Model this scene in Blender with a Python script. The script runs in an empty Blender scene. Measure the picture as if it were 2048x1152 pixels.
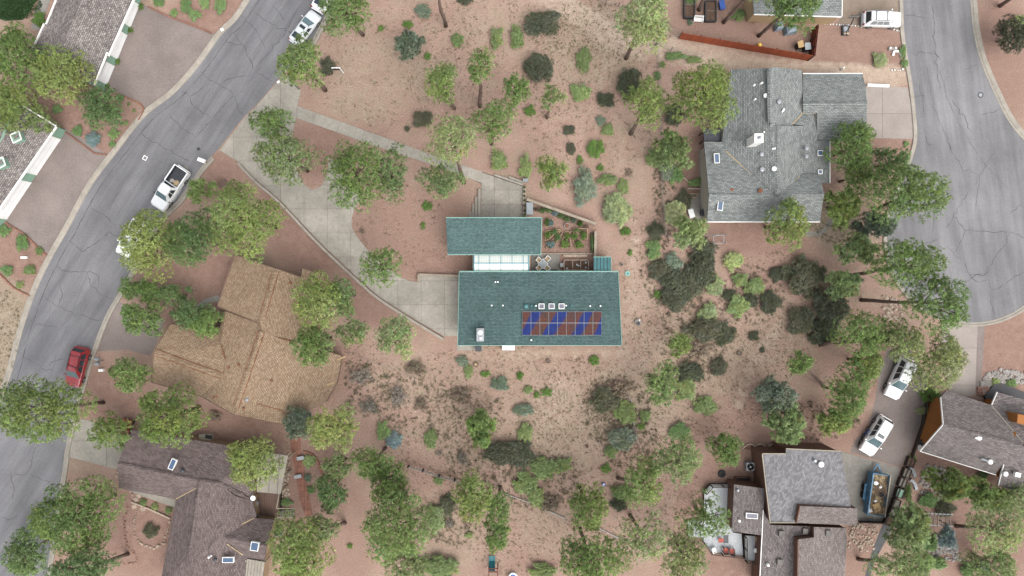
import bpy, bmesh, math, random
import numpy as np
from mathutils import Vector, Matrix

random.seed(11)
RNG = np.random.default_rng(11)
SC = bpy.context.scene
COL = SC.collection

# ------------------------------------------------------------------ camera, sky, sun, exposure
CAMZ, MPP = 82.0, 0.06            # drone height above ground, metres per photo pixel on the ground
cam_d = bpy.data.cameras.new('camera')
cam_d.sensor_width = 36.0
cam_d.lens = 18.0 * CAMZ / (1024 * MPP)
cam_d.clip_start, cam_d.clip_end = 1.0, 6000.0
cam = bpy.data.objects.new('camera', cam_d)
cam.location = (0, 0, CAMZ)
COL.objects.link(cam)
SC.camera = cam

SUN_EL, SUN_AZ = math.radians(58), math.radians(140)     # azimuth clockwise from image-up: sun stands lower right
W = bpy.data.worlds.new('World')
SC.world = W
W.use_nodes = True
wn, wl = W.node_tree.nodes, W.node_tree.links
wn.clear()
sky = wn.new('ShaderNodeTexSky')
sky.sky_type = 'NISHITA'
sky.sun_disc = False
sky.sun_elevation, sky.sun_rotation = SUN_EL, SUN_AZ
sky.air_density, sky.dust_density, sky.ozone_density = 1.0, 3.0, 1.0
hs = wn.new('ShaderNodeHueSaturation')
hs.inputs['Saturation'].default_value = 0.22             # high thin overcast: nearly neutral sky
bg = wn.new('ShaderNodeBackground')
bg.inputs['Strength'].default_value = 0.15
wo = wn.new('ShaderNodeOutputWorld')
wl.new(sky.outputs[0], hs.inputs['Color'])
wl.new(hs.outputs[0], bg.inputs['Color'])
wl.new(bg.outputs[0], wo.inputs['Surface'])

sun_d = bpy.data.lights.new('sun', 'SUN')
sun_d.energy = 1.5
sun_d.angle = math.radians(70)
sun_d.color = (1.0, 0.965, 0.91)
sun = bpy.data.objects.new('sun', sun_d)
COL.objects.link(sun)
sun.location = (30, -40, 60)
sdir = Vector((math.sin(SUN_AZ) * math.cos(SUN_EL), math.cos(SUN_AZ) * math.cos(SUN_EL), math.sin(SUN_EL)))
sun.rotation_euler = sdir.to_track_quat('Z', 'Y').to_euler()

vs = SC.view_settings
SC.display_settings.display_device = 'sRGB'
vs.view_transform = 'Standard'
vs.look = 'None'
vs.exposure = 1.20
vs.gamma = 1.0
vs.use_curve_mapping = False
SC.cycles.max_bounces = 6
SC.cycles.diffuse_bounces = 3
SC.cycles.glossy_bounces = 2
SC.cycles.transmission_bounces = 4
SC.cycles.transparent_max_bounces = 6
SC.cycles.use_denoising = True
SC.cycles.denoiser = 'OPENIMAGEDENOISE'
SC.cycles.denoising_input_passes = 'RGB_ALBEDO_NORMAL'
SC.cycles.caustics_reflective = False
SC.cycles.caustics_refractive = False

# ------------------------------------------------------------------ coordinates
def P(px, py, h=0.0):
    k = MPP * (1 - h / CAMZ)
    return Vector(((px - 1024) * k, (576 - py) * k, h))

def XY(px, py, h=0.0):
    p = P(px, py, h)
    return (p.x, p.y)

# ------------------------------------------------------------------ materials
MATS = {}
ALB = 0.61      # overall scale of the base colours against the exposure
def nodes_of(name):
    m = bpy.data.materials.new(name)
    m.use_nodes = True
    nt = m.node_tree
    nt.nodes.clear()
    out = nt.nodes.new('ShaderNodeOutputMaterial')
    b = nt.nodes.new('ShaderNodeBsdfPrincipled')
    nt.links.new(b.outputs[0], out.inputs['Surface'])
    MATS[name] = m
    return m, nt, b, out

def N(nt, typ, **kw):
    n = nt.nodes.new(typ)
    for k, v in kw.items():
        if k.startswith('i_'):
            n.inputs[k[2:].replace('_', ' ')].default_value = v
        else:
            setattr(n, k, v)
    return n

def noise(nt, vec, scale, detail=3, rough=0.6):
    n = N(nt, 'ShaderNodeTexNoise')
    n.inputs['Scale'].default_value = scale
    n.inputs['Detail'].default_value = detail
    n.inputs['Roughness'].default_value = rough
    nt.links.new(vec, n.inputs['Vector'])
    return n.outputs['Fac']

def ramp(nt, fac, stops):
    r = N(nt, 'ShaderNodeValToRGB')
    e = r.color_ramp.elements
    e[0].position, e[0].color = stops[0][0], (*stops[0][1], 1)
    e[1].position, e[1].color = stops[-1][0], (*stops[-1][1], 1)
    for p, c in stops[1:-1]:
        k = e.new(p)
        k.color = (*c, 1)
    nt.links.new(fac, r.inputs[0])
    return r.outputs[0]

def g3(v):
    return (v, v, v)

def mix(nt, a, b, fac, blend='MIX'):
    m = N(nt, 'ShaderNodeMix', data_type='RGBA', blend_type=blend)
    for sock, val in ((m.inputs[0], fac), (m.inputs[6], a), (m.inputs[7], b)):
        if hasattr(val, 'is_linked'):
            nt.links.new(val, sock)
        elif isinstance(val, (int, float)):
            sock.default_value = val
        else:
            sock.default_value = (*val, 1)
    return m.outputs[2]

def geo_pos(nt):
    return N(nt, 'ShaderNodeNewGeometry').outputs['Position']

def bump(nt, b, height, strength, dist=0.05):
    n = N(nt, 'ShaderNodeBump')
    n.inputs['Strength'].default_value = strength
    n.inputs['Distance'].default_value = dist
    nt.links.new(height, n.inputs['Height'])
    nt.links.new(n.outputs[0], b.inputs['Normal'])

def plain(name, col, rough=0.7, var=0.25, scale=0.8, fine=9.0, metal=0.0, bmp=0.0, obj_var=0.0, coat=0.0, spec=0.4):
    """base colour broken up by a broad and a fine noise in world space"""
    if max(col) < 0.6:
        col = tuple(x * ALB for x in col)
    m, nt, b, o = nodes_of(name)
    pos = geo_pos(nt)
    a = ramp(nt, noise(nt, pos, scale, 4), [(0.3, g3(1 - var)), (0.7, g3(1 + var))])
    f = ramp(nt, noise(nt, pos, fine, 3), [(0.3, g3(1 - var * 0.7)), (0.7, g3(1 + var * 0.7))])
    c = mix(nt, col, a, 1.0, 'MULTIPLY')
    c = mix(nt, c, f, 1.0, 'MULTIPLY')
    if obj_var:
        oi = N(nt, 'ShaderNodeObjectInfo')
        r = ramp(nt, oi.outputs['Random'], [(0, g3(1 - obj_var)), (1, g3(1 + obj_var))])
        c = mix(nt, c, r, 1.0, 'MULTIPLY')
    nt.links.new(c, b.inputs['Base Color'])
    b.inputs['Roughness'].default_value = rough
    b.inputs['Metallic'].default_value = metal
    b.inputs['Specular IOR Level'].default_value = spec
    b.inputs['Coat Weight'].default_value = coat
    b.inputs['Coat Roughness'].default_value = 0.08
    if bmp:
        bump(nt, b, noise(nt, pos, fine * 1.5, 3), bmp)
    return m

def shingle(name, c1, c2, blotch=0.25, rowh=0.16, bw=0.36, mortar=0.35, speck=0.3, streak=None):
    c1, c2 = tuple(x * ALB for x in c1), tuple(x * ALB for x in c2)
    m, nt, b, o = nodes_of(name)
    uv = N(nt, 'ShaderNodeUVMap').outputs[0]
    pos = geo_pos(nt)
    br = N(nt, 'ShaderNodeTexBrick', offset=0.5, squash=1.0)
    br.inputs['Scale'].default_value = 1.0
    br.inputs['Brick Width'].default_value = bw
    br.inputs['Row Height'].default_value = rowh
    br.inputs['Mortar Size'].default_value = 0.022
    br.inputs['Mortar Smooth'].default_value = 0.3
    br.inputs['Bias'].default_value = 0.0
    br.inputs['Color1'].default_value = (*c1, 1)
    br.inputs['Color2'].default_value = (*c2, 1)
    br.inputs['Mortar'].default_value = (*[x * mortar for x in c1], 1)
    # a little waviness keeps the courses from being ruler-straight
    nz = N(nt, 'ShaderNodeTexNoise')
    nz.inputs['Scale'].default_value = 0.9
    nt.links.new(uv, nz.inputs['Vector'])
    add = N(nt, 'ShaderNodeVectorMath', operation='MULTIPLY_ADD')
    add.inputs[1].default_value = (0.12, 0.12, 0)
    nt.links.new(nz.outputs['Color'], add.inputs[0])
    nt.links.new(uv, add.inputs[2])
    nt.links.new(add.outputs[0], br.inputs['Vector'])
    c = br.outputs['Color']
    a = ramp(nt, noise(nt, pos, 0.35, 5, 0.65), [(0.3, g3(1 - blotch)), (0.7, g3(1 + blotch))])
    f = ramp(nt, noise(nt, pos, 5.2, 3, 0.7), [(0.32, g3(1 - speck)), (0.68, g3(1 + speck))])
    c = mix(nt, c, a, 1.0, 'MULTIPLY')
    c = mix(nt, c, f, 1.0, 'MULTIPLY')
    if streak:
        mp = N(nt, 'ShaderNodeMapping')
        mp.inputs['Scale'].default_value = (2.2, 0.25, 1)
        nt.links.new(uv, mp.inputs['Vector'])
        s = ramp(nt, noise(nt, mp.outputs[0], 1.0, 4), [(0.52, g3(0)), (0.72, g3(1))])
        c = mix(nt, c, streak, s)
    nt.links.new(c, b.inputs['Base Color'])
    b.inputs['Roughness'].default_value = 0.9
    b.inputs['Specular IOR Level'].default_value = 0.2
    bump(nt, b, br.outputs['Fac'], 0.5, -0.03)
    return m

def paint(name, col, rough=0.25, metal=0.0):
    m, nt, b, o = nodes_of(name)
    pos = geo_pos(nt)
    d = ramp(nt, noise(nt, pos, 2.5, 4), [(0.35, g3(0.93)), (0.75, g3(1.0))])
    nt.links.new(mix(nt, col, d, 1.0, 'MULTIPLY'), b.inputs['Base Color'])
    b.inputs['Roughness'].default_value = rough
    b.inputs['Metallic'].default_value = metal
    b.inputs['Coat Weight'].default_value = 0.6
    b.inputs['Coat Roughness'].default_value = 0.05
    return m

def glass_dark(name, col, rough=0.08):
    m, nt, b, o = nodes_of(name)
    pos = geo_pos(nt)
    d = ramp(nt, noise(nt, pos, 1.6, 2), [(0.3, g3(0.85)), (0.7, g3(1.1))])
    nt.links.new(mix(nt, col, d, 1.0, 'MULTIPLY'), b.inputs['Base Color'])
    b.inputs['Roughness'].default_value = rough
    b.inputs['Specular IOR Level'].default_value = 0.4
    return m

def foliage(name, trans=0.28, hue=0.0):
    """colour comes from the per-leaf attribute; a share of light passes through the leaf"""
    m = bpy.data.materials.new(name)
    m.use_nodes = True
    nt = m.node_tree
    nt.nodes.clear()
    out = nt.nodes.new('ShaderNodeOutputMaterial')
    at = N(nt, 'ShaderNodeAttribute', attribute_name='leaf')
    c = at.outputs['Color']
    oi = N(nt, 'ShaderNodeObjectInfo')
    r = ramp(nt, oi.outputs['Random'], [(0, (0.82, 0.86, 0.82)), (0.5, (1.0, 1.0, 1.0)), (1, (1.2, 1.12, 1.1))])
    c = mix(nt, c, r, 1.0, 'MULTIPLY')
    d = N(nt, 'ShaderNodeBsdfDiffuse')
    t = N(nt, 'ShaderNodeBsdfTranslucent')
    nt.links.new(c, d.inputs[0])
    nt.links.new(c, t.inputs[0])
    nv = N(nt, 'ShaderNodeAttribute', attribute_name='leaf_normal')     # each blade is shaded with its tuft's outward direction
    vt = N(nt, 'ShaderNodeVectorTransform', vector_type='NORMAL', convert_from='OBJECT', convert_to='WORLD')
    nt.links.new(nv.outputs['Vector'], vt.inputs[0])
    nm = N(nt, 'ShaderNodeVectorMath', operation='NORMALIZE')
    nt.links.new(vt.outputs[0], nm.inputs[0])
    nt.links.new(nm.outputs[0], d.inputs['Normal'])
    ms = N(nt, 'ShaderNodeMixShader')
    ms.inputs[0].default_value = trans
    nt.links.new(d.outputs[0], ms.inputs[1])
    nt.links.new(t.outputs[0], ms.inputs[2])
    nt.links.new(ms.outputs[0], out.inputs['Surface'])
    MATS[name] = m
    return m

# ------------------------------------------------------------------ mesh helpers
class MB:
    def __init__(self):
        self.v, self.f, self.uv = [], [], {}
    def add(self, vs, fs):
        n = len(self.v)
        self.v += [tuple(p) for p in vs]
        self.f += [tuple(i + n for i in q) for q in fs]
        return self
    def poly(self, pts):
        return self.add(pts, [tuple(range(len(pts)))])
    def prism(self, pts, z0, z1, top_scale=None):
        """pts: list of xy; extruded from z0 to z1 (numbers or per-vertex lists)"""
        n = len(pts)
        area = sum(pts[i][0] * pts[(i + 1) % n][1] - pts[(i + 1) % n][0] * pts[i][1] for i in range(n))
        lo = z0 if isinstance(z0, (list, tuple)) else [z0] * n
        hi = z1 if isinstance(z1, (list, tuple)) else [z1] * n
        idx = list(range(n)) if area > 0 else list(range(n))[::-1]
        vs = [(pts[i][0], pts[i][1], lo[i]) for i in idx] + [(pts[i][0], pts[i][1], hi[i]) for i in idx]
        fs = [tuple(range(n))[::-1], tuple(range(n, 2 * n))] + [(i, (i + 1) % n, n + (i + 1) % n, n + i) for i in range(n)]
        return self.add(vs, fs)
    def box(self, c, s, rz=0.0, m=None):
        x, y, z = s[0] / 2, s[1] / 2, s[2] / 2
        vs = [Vector((a * x, b * y, d * z)) for d in (-1, 1) for a, b in ((-1, -1), (1, -1), (1, 1), (-1, 1))]
        R = m if m is not None else Matrix.Rotation(rz, 3, 'Z')
        c = Vector(c)
        return self.add([R @ v + c for v in vs], [(3, 2, 1, 0), (4, 5, 6, 7), (0, 1, 5, 4), (1, 2, 6, 5), (2, 3, 7, 6), (3, 0, 4, 7)])
    def bar(self, a, b, w, h=None):
        """rectangular bar from a to b"""
        a, b = Vector(a), Vector(b)
        d = b - a
        L = d.length
        if L < 1e-6:
            return self
        q = d.to_track_quat('X', 'Z').to_matrix()
        return self.box((a + b) / 2, (L, w, h or w), m=q)
    def cyl(self, c, r0, r1, z0, z1, n=12):
        c = Vector((c[0], c[1], 0))
        vs = [(c.x + r * math.cos(2 * math.pi * i / n), c.y + r * math.sin(2 * math.pi * i / n), z) for r, z in ((r0, z0), (r1, z1)) for i in range(n)]
        fs = [tuple(range(n))[::-1], tuple(range(n, 2 * n))] + [(i, (i + 1) % n, n + (i + 1) % n, n + i) for i in range(n)]
        return self.add(vs, fs)
    def lathe(self, c, prof, n=14):
        """prof: list of (r,z) from bottom up"""
        c = Vector(c)
        vs, fs = [], []
        for r, z in prof:
            vs += [(c.x + r * math.cos(2 * math.pi * i / n), c.y + r * math.sin(2 * math.pi * i / n), c.z + z) for i in range(n)]
        for k in range(len(prof) - 1):
            fs += [(k * n + i, k * n + (i + 1) % n, (k + 1) * n + (i + 1) % n, (k + 1) * n + i) for i in range(n)]
        fs += [tuple(range(n))[::-1], tuple(range((len(prof) - 1) * n, len(prof) * n))]
        return self.add(vs, fs)
    def tube(self, pts, rad, n=6):
        pts = [Vector(p) for p in pts]
        if not isinstance(rad, (list, tuple)):
            rad = [rad] * len(pts)
        vs, fs = [], []
        for i, p in enumerate(pts):
            d = pts[min(i + 1, len(pts) - 1)] - pts[max(i - 1, 0)]
            q = d.to_track_quat('Z', 'Y').to_matrix()
            vs += [p + q @ Vector((rad[i] * math.cos(2 * math.pi * k / n), rad[i] * math.sin(2 * math.pi * k / n), 0)) for k in range(n)]
        for i in range(len(pts) - 1):
            fs += [(i * n + k, i * n + (k + 1) % n, (i + 1) * n + (k + 1) % n, (i + 1) * n + k) for k in range(n)]
        fs += [tuple(range(n))[::-1], tuple(range((len(pts) - 1) * n, len(pts) * n))]
        return self.add(vs, fs)

WLOC = {}
def mesh_obj(name, mb, mat, parent=None, local=False, smooth=False, tri=False):
    vs = [Vector(p) for p in mb.v]
    lo = Vector((min(p.x for p in vs), min(p.y for p in vs), min(p.z for p in vs)))
    hi = Vector((max(p.x for p in vs), max(p.y for p in vs), max(p.z for p in vs)))
    org = Vector(((lo.x + hi.x) / 2, (lo.y + hi.y) / 2, lo.z))
    me = bpy.data.meshes.new(name)
    me.from_pydata([tuple(p - org) for p in vs], [], mb.f)
    me.update()
    if tri:
        bm = bmesh.new()
        bm.from_mesh(me)
        bmesh.ops.triangulate(bm, faces=[f for f in bm.faces if len(f.verts) > 4])
        bm.to_mesh(me)
        bm.free()
    if smooth:
        for p in me.polygons:
            p.use_smooth = True
    if mat:
        me.materials.append(MATS[mat] if isinstance(mat, str) else mat)
    o = bpy.data.objects.new(name, me)
    COL.objects.link(o)
    place(o, org, parent, local)
    return o

def place(o, org, parent=None, local=False):
    if parent is None:
        o.location = org
        WLOC[o.name] = Vector(org)
    else:
        o.parent = parent
        if local:
            o.location = org
            WLOC[o.name] = Vector(org)
        else:
            o.location = Vector(org) - WLOC[parent.name]
            WLOC[o.name] = Vector(org)

def tag(o, label=None, cat=None, group=None, kind=None):
    for k, v in (('label', label), ('category', cat), ('group', group), ('kind', kind)):
        if v:
            o[k] = v
    return o

def thing(name, label, cat, loc, rz=0.0, group=None):
    o = bpy.data.objects.new(name, None)
    o.empty_display_size = 0.3
    COL.objects.link(o)
    o.location = loc
    o.rotation_euler = (0, 0, rz)
    WLOC[o.name] = Vector(loc)
    return tag(o, label, cat, group)

def struct(name, mb, mat, z=None, **kw):
    return tag(mesh_obj(name, mb, mat, **kw), kind='structure')

def share(src, name, parent, loc, rz=0.0, scale=(1, 1, 1)):
    """one more object on the mesh of src"""
    o = bpy.data.objects.new(name, src.data if hasattr(src, 'data') else src)
    COL.objects.link(o)
    o.parent = parent
    o.location = loc
    o.rotation_euler = (0, 0, rz)
    o.scale = scale
    WLOC[o.name] = Vector(loc)
    return o

# ------------------------------------------------------------------ 2-D helpers
def smooth_line(pts, step=0.8, closed=False):
    """Catmull-Rom through px points -> list of px points"""
    out = []
    n = len(pts)
    for i in range(n - 1):
        p0, p1, p2, p3 = pts[max(i - 1, 0)], pts[i], pts[i + 1], pts[min(i + 2, n - 1)]
        L = math.dist(p1, p2)
        k = max(2, int(L * MPP / step))
        for j in range(k):
            t = j / k
            out.append(tuple(0.5 * ((2 * p1[a]) + (-p0[a] + p2[a]) * t + (2 * p0[a] - 5 * p1[a] + 4 * p2[a] - p3[a]) * t * t + (-p0[a] + 3 * p1[a] - 3 * p2[a] + p3[a]) * t ** 3) for a in (0, 1)))
    out.append(tuple(pts[-1]))
    return out

def normals2(pts):
    ns = []
    for i in range(len(pts)):
        a, b = pts[max(i - 1, 0)], pts[min(i + 1, len(pts) - 1)]
        d = Vector((b[0] - a[0], b[1] - a[1]))
        d.normalize()
        ns.append(Vector((-d.y, d.x)))
    return ns

def ribbon(xy, w0, w1, z, mb=None):
    """flat strip between offsets w0 and w1 (to the left of travel) of a world-space line"""
    mb = mb or MB()
    ns = normals2(xy)
    vs = []
    for p, n in zip(xy, ns):
        vs += [(p[0] + n.x * w0, p[1] + n.y * w0, z), (p[0] + n.x * w1, p[1] + n.y * w1, z)]
    fs = [(2 * i + 1, 2 * i, 2 * i + 2, 2 * i + 3) if w1 > w0 else (2 * i, 2 * i + 1, 2 * i + 3, 2 * i + 2) for i in range(len(xy) - 1)]
    return mb.add(vs, fs)

def profile_strip(xy, prof, mb=None):
    """sweep an open (offset, z) profile along a world-space line, ends and base closed"""
    mb = mb or MB()
    ns = normals2(xy)
    k = len(prof)
    vs = []
    for p, n in zip(xy, ns):
        vs += [(p[0] + n.x * o, p[1] + n.y * o, z) for o, z in prof]
    fs = [(i * k + j, (i + 1) * k + j, (i + 1) * k + (j + 1) % k, i * k + (j + 1) % k) for i in range(len(xy) - 1) for j in range(k)]
    m = (len(xy) - 1) * k
    fs += [tuple(range(k)), tuple(range(m, m + k))[::-1]]
    return mb.add(vs, fs)

def wall_strip(xy, w, z0, z1):
    return profile_strip(xy, [(-w / 2, z0), (w / 2, z0), (w / 2, z1), (-w / 2, z1)])

def clip_cell(poly, x0, x1, y0, y1):
    def cut(ps, ax, val, keep_less):
        out = []
        for i in range(len(ps)):
            a, b = ps[i], ps[(i + 1) % len(ps)]
            ia = a[ax] <= val if keep_less else a[ax] >= val
            ib = b[ax] <= val if keep_less else b[ax] >= val
            if ia:
                out.append(a)
            if ia != ib:
                t = (val - a[ax]) / (b[ax] - a[ax])
                out.append((a[0] + t * (b[0] - a[0]), a[1] + t * (b[1] - a[1])))
        return out
    for ax, val, less in ((0, x0, False), (0, x1, True), (1, y0, False), (1, y1, True)):
        poly = cut(poly, ax, val, less)
        if len(poly) < 3:
            return []
    out = []
    for p in poly:
        if not out or math.dist(p, out[-1]) > 1e-4:
            out.append(p)
    if len(out) > 2 and math.dist(out[0], out[-1]) < 1e-4:
        out.pop()
    return out

def area2(ps):
    return 0.5 * sum(ps[i][0] * ps[(i + 1) % len(ps)][1] - ps[(i + 1) % len(ps)][0] * ps[i][1] for i in range(len(ps)))

def slabs(parent, poly_px, xs, ys, z0, z1, mat, name='concrete_slab', ang=0.0, joint=0.025):
    """cut a px polygon along a px grid (turned by ang) into separate slabs with open joints"""
    ca, sa = math.cos(ang), math.sin(ang)
    rot = [(x * ca + y * sa, -x * sa + y * ca) for x, y in poly_px]
    j = joint / MPP / 2
    made = []
    for i in range(len(xs) - 1):
        for k in range(len(ys) - 1):
            c = clip_cell(rot, xs[i] + j, xs[i + 1] - j, ys[k] + j, ys[k + 1] - j)
            if len(c) < 3 or abs(area2(c)) < 6:
                continue
            pts = [XY(x * ca - y * sa, x * sa + y * ca) for x, y in c]
            made.append(mesh_obj(name, MB().prism(pts, z0, z1 + random.uniform(-0.004, 0.004)), mat, parent))
    return made

def inside(pt, ps):
    x, y = pt
    r = False
    for i in range(len(ps)):
        (x1, y1), (x2, y2) = ps[i], ps[(i + 1) % len(ps)]
        if (y1 > y) != (y2 > y) and x < (x2 - x1) * (y - y1) / (y2 - y1) + x1:
            r = not r
    return r

def inset(ps, ds):
    """CCW polygon, each edge i (from i to i+1) moved inward by ds[i]"""
    n = len(ps)
    lines = []
    for i in range(n):
        a, b = Vector(ps[i]), Vector(ps[(i + 1) % n])
        d = (b - a).normalized()
        nn = Vector((-d.y, d.x))
        lines.append((a + nn * ds[i], d, nn))
    out = []
    for i in range(n):
        (a, d, na), (b, e, nb) = lines[i - 1], lines[i]
        cr = d.x * e.y - d.y * e.x
        if abs(cr) < 0.12:
            out.append(tuple(Vector(ps[i]) + (na * ds[i - 1] + nb * ds[i]) / 2))
        else:
            t = ((b.x - a.x) * e.y - (b.y - a.y) * e.x) / cr
            q = a + d * t
            if (q - Vector(ps[i])).length > 2.0:
                q = Vector(ps[i]) + (na * ds[i - 1] + nb * ds[i]) / 2
            out.append(tuple(q))
    return out
# ------------------------------------------------------------------ materials of the place
def ground_material():
    m, nt, b, o = nodes_of('soil')
    pos = geo_pos(nt)
    at = N(nt, 'ShaderNodeAttribute', attribute_name='zone')
    sep = N(nt, 'ShaderNodeSeparateColor')
    nt.links.new(at.outputs['Color'], sep.inputs[0])
    n1 = noise(nt, pos, 0.22, 6, 0.65)
    n2 = noise(nt, pos, 1.1, 5, 0.7)
    n3 = noise(nt, pos, 5.5, 4, 0.75)
    base = ramp(nt, n1, [(0.3, (0.345, 0.228, 0.178)), (0.5, (0.40, 0.270, 0.215)), (0.7, (0.45, 0.312, 0.252))])
    red = ramp(nt, n2, [(0.3, (0.275, 0.170, 0.134)), (0.7, (0.36, 0.24, 0.194))])
    dry = ramp(nt, n2, [(0.3, (0.30, 0.235, 0.17)), (0.7, (0.42, 0.345, 0.255))])
    pale = ramp(nt, n2, [(0.3, (0.42, 0.32, 0.245)), (0.7, (0.56, 0.45, 0.355))])
    def zone(sock, lo, hi):
        # ragged edge: zone value pushed about by noise before the threshold
        a = N(nt, 'ShaderNodeMath', operation='MULTIPLY_ADD')
        a.inputs[1].default_value = 0.9
        a.inputs[2].default_value = -0.45
        nt.links.new(n2, a.inputs[0])
        s = N(nt, 'ShaderNodeMath', operation='ADD')
        nt.links.new(sock, s.inputs[0])
        nt.links.new(a.outputs[0], s.inputs[1])
        r = N(nt, 'ShaderNodeMapRange')
        r.inputs[1].default_value, r.inputs[2].default_value = lo, hi
        nt.links.new(s.outputs[0], r.inputs[0])
        return r.outputs[0]
    drift = ramp(nt, noise(nt, pos, 0.5, 5, 0.72), [(0.46, g3(0)), (0.66, g3(0.6))])
    c = mix(nt, base, dry, drift)
    c = mix(nt, c, red, zone(sep.outputs[0], 0.2, 0.8))
    c = mix(nt, c, dry, zone(sep.outputs[1], 0.2, 0.9))
    c = mix(nt, c, pale, zone(sep.outputs[2], 0.2, 0.9))
    # grit, needles and small stones
    f = ramp(nt, n3, [(0.28, g3(0.78)), (0.5, g3(1.0)), (0.72, g3(1.2))])
    c = mix(nt, c, f, 1.0, 'MULTIPLY')
    sp = ramp(nt, noise(nt, pos, 2.6, 6, 0.85), [(0.60, g3(0)), (0.70, g3(0.45))])
    patch = ramp(nt, noise(nt, pos, 0.35, 3, 0.6), [(0.42, g3(0.15)), (0.62, g3(1))])
    c = mix(nt, c, (0.16, 0.115, 0.085), mix(nt, sp, patch, 1.0, 'MULTIPLY'))
    gr = ramp(nt, noise(nt, pos, 9.0, 2, 0.5), [(0.3, g3(0.87 * ALB)), (0.7, g3(1.13 * ALB))])
    c = mix(nt, c, gr, 1.0, 'MULTIPLY')
    nt.links.new(c, b.inputs['Base Color'])
    b.inputs['Roughness'].default_value = 0.95
    b.inputs['Specular IOR Level'].default_value = 0.1
    bump(nt, b, n3, 0.7, 0.12)
ground_material()

def asphalt(name, lo, hi, ang):
    m, nt, b, o = nodes_of(name)
    pos = geo_pos(nt)
    mp = N(nt, 'ShaderNodeMapping')
    mp.vector_type = 'TEXTURE'
    mp.inputs['Rotation'].default_value = (0, 0, ang)
    mp.inputs['Scale'].default_value = (11, 1.2, 1)
    nt.links.new(pos, mp.inputs['Vector'])
    s = noise(nt, mp.outputs[0], 1.0, 5, 0.6)
    c = ramp(nt, s, [(0.36, lo), (0.64, hi)])
    blot = ramp(nt, noise(nt, pos, 0.16, 5, 0.6), [(0.3, g3(0.82)), (0.7, g3(1.16))])
    f = ramp(nt, noise(nt, pos, 5.0, 4, 0.8), [(0.3, g3(0.86 * ALB)), (0.7, g3(1.14 * ALB))])
    c = mix(nt, mix(nt, c, blot, 1.0, 'MULTIPLY'), f, 1.0, 'MULTIPLY')
    st = ramp(nt, noise(nt, pos, 0.55, 6, 0.75), [(0.66, g3(0)), (0.76, g3(0.55))])
    c = mix(nt, c, (0.06, 0.058, 0.06), st)
    nt.links.new(c, b.inputs['Base Color'])
    b.inputs['Roughness'].default_value = 0.9
    b.inputs['Specular IOR Level'].default_value = 0.2
    bump(nt, b, noise(nt, pos, 14, 3), 0.25)
asphalt('asphalt', (0.166, 0.163, 0.171), (0.226, 0.222, 0.231), math.radians(57))
asphalt('asphalt_court', (0.188, 0.184, 0.191), (0.255, 0.25, 0.256), math.radians(98))

plain('concrete', (0.362, 0.335, 0.287), 0.9, 0.17, 0.45, 3.0, obj_var=0.08, bmp=0.15, spec=0.2)
plain('concrete_pink', (0.36, 0.315, 0.285), 0.9, 0.10, 0.4, 4.0, obj_var=0.03, bmp=0.1, spec=0.2)
plain('concrete_old', (0.285, 0.268, 0.238), 0.9, 0.16, 0.5, 3.0, obj_var=0.05, bmp=0.15, spec=0.2)
plain('kerb_concrete', (0.37, 0.335, 0.285), 0.9, 0.16, 0.6, 3.0, bmp=0.2, spec=0.2)
plain('joint', (0.12, 0.10, 0.085), 0.95, 0.2)
plain('aggregate', (0.255, 0.213, 0.196), 0.95, 0.17, 0.25, 4.5, bmp=0.4, spec=0.15)
plain('aggregate_tan', (0.27, 0.215, 0.17), 0.95, 0.2, 0.3, 4.5, bmp=0.4, spec=0.15)
plain('crack', (0.088, 0.085, 0.09), 0.95, 0.25, 2.0, 8)
plain('crack_faint', (0.14, 0.136, 0.14), 0.95, 0.25, 2.0, 8)
plain('white_paint', (0.62, 0.62, 0.60), 0.6, 0.10, 1.5, 8)
plain('white_trim', (0.61, 0.60, 0.575), 0.5, 0.06, 1.0, 6)
plain('tan_trim', (0.42, 0.36, 0.27), 0.7, 0.1)
plain('stucco_tan', (0.42, 0.30, 0.17), 0.95, 0.1, 0.6, 8)
plain('stucco_orange', (0.36, 0.135, 0.032), 0.9, 0.1, 0.5, 8)
plain('stucco_brown', (0.155, 0.075, 0.05), 0.9, 0.12, 0.5, 8)
plain('siding_green', (0.245, 0.40, 0.30), 0.8, 0.08, 0.8, 8)
plain('siding_cream', (0.44, 0.40, 0.32), 0.85, 0.1, 0.8, 8)
plain('siding_tan', (0.36, 0.25, 0.15), 0.9, 0.1, 0.8, 8)
plain('garage_door', (0.62, 0.62, 0.615), 0.6, 0.05, 1.0, 8)
plain('metal_grey', (0.34, 0.36, 0.38), 0.45, 0.15, 2.0, 9, metal=0.3)
plain('metal_dark', (0.035, 0.036, 0.04), 0.5, 0.2, 2.0, 9)
plain('metal_white', (0.62, 0.62, 0.61), 0.35, 0.05)
plain('metal_blue', (0.10, 0.25, 0.40), 0.45, 0.22, 1.5, 9)
plain('teal_metal', (0.07, 0.20, 0.21), 0.5, 0.16, 1.0, 9, metal=0.2)
plain('teal_trim', (0.22, 0.42, 0.36), 0.6, 0.1)
plain('blue_bar', (0.14, 0.34, 0.42), 0.5, 0.1)
plain('timber', (0.38, 0.27, 0.165), 0.85, 0.2, 1.5, 10, obj_var=0.1)
plain('timber_grey', (0.235, 0.205, 0.175), 0.9, 0.2, 1.0, 9, obj_var=0.1)
plain('timber_dark', (0.05, 0.034, 0.026), 0.85, 0.25, 1.5, 10)
plain('timber_red', (0.345, 0.072, 0.026), 0.75, 0.16, 1.2, 9, obj_var=0.14)
plain('timber_maroon', (0.15, 0.035, 0.025), 0.8, 0.2, 1.2, 9, obj_var=0.12)
plain('deck_brown', (0.17, 0.105, 0.08), 0.85, 0.15, 1.0, 9, obj_var=0.1)
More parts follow.
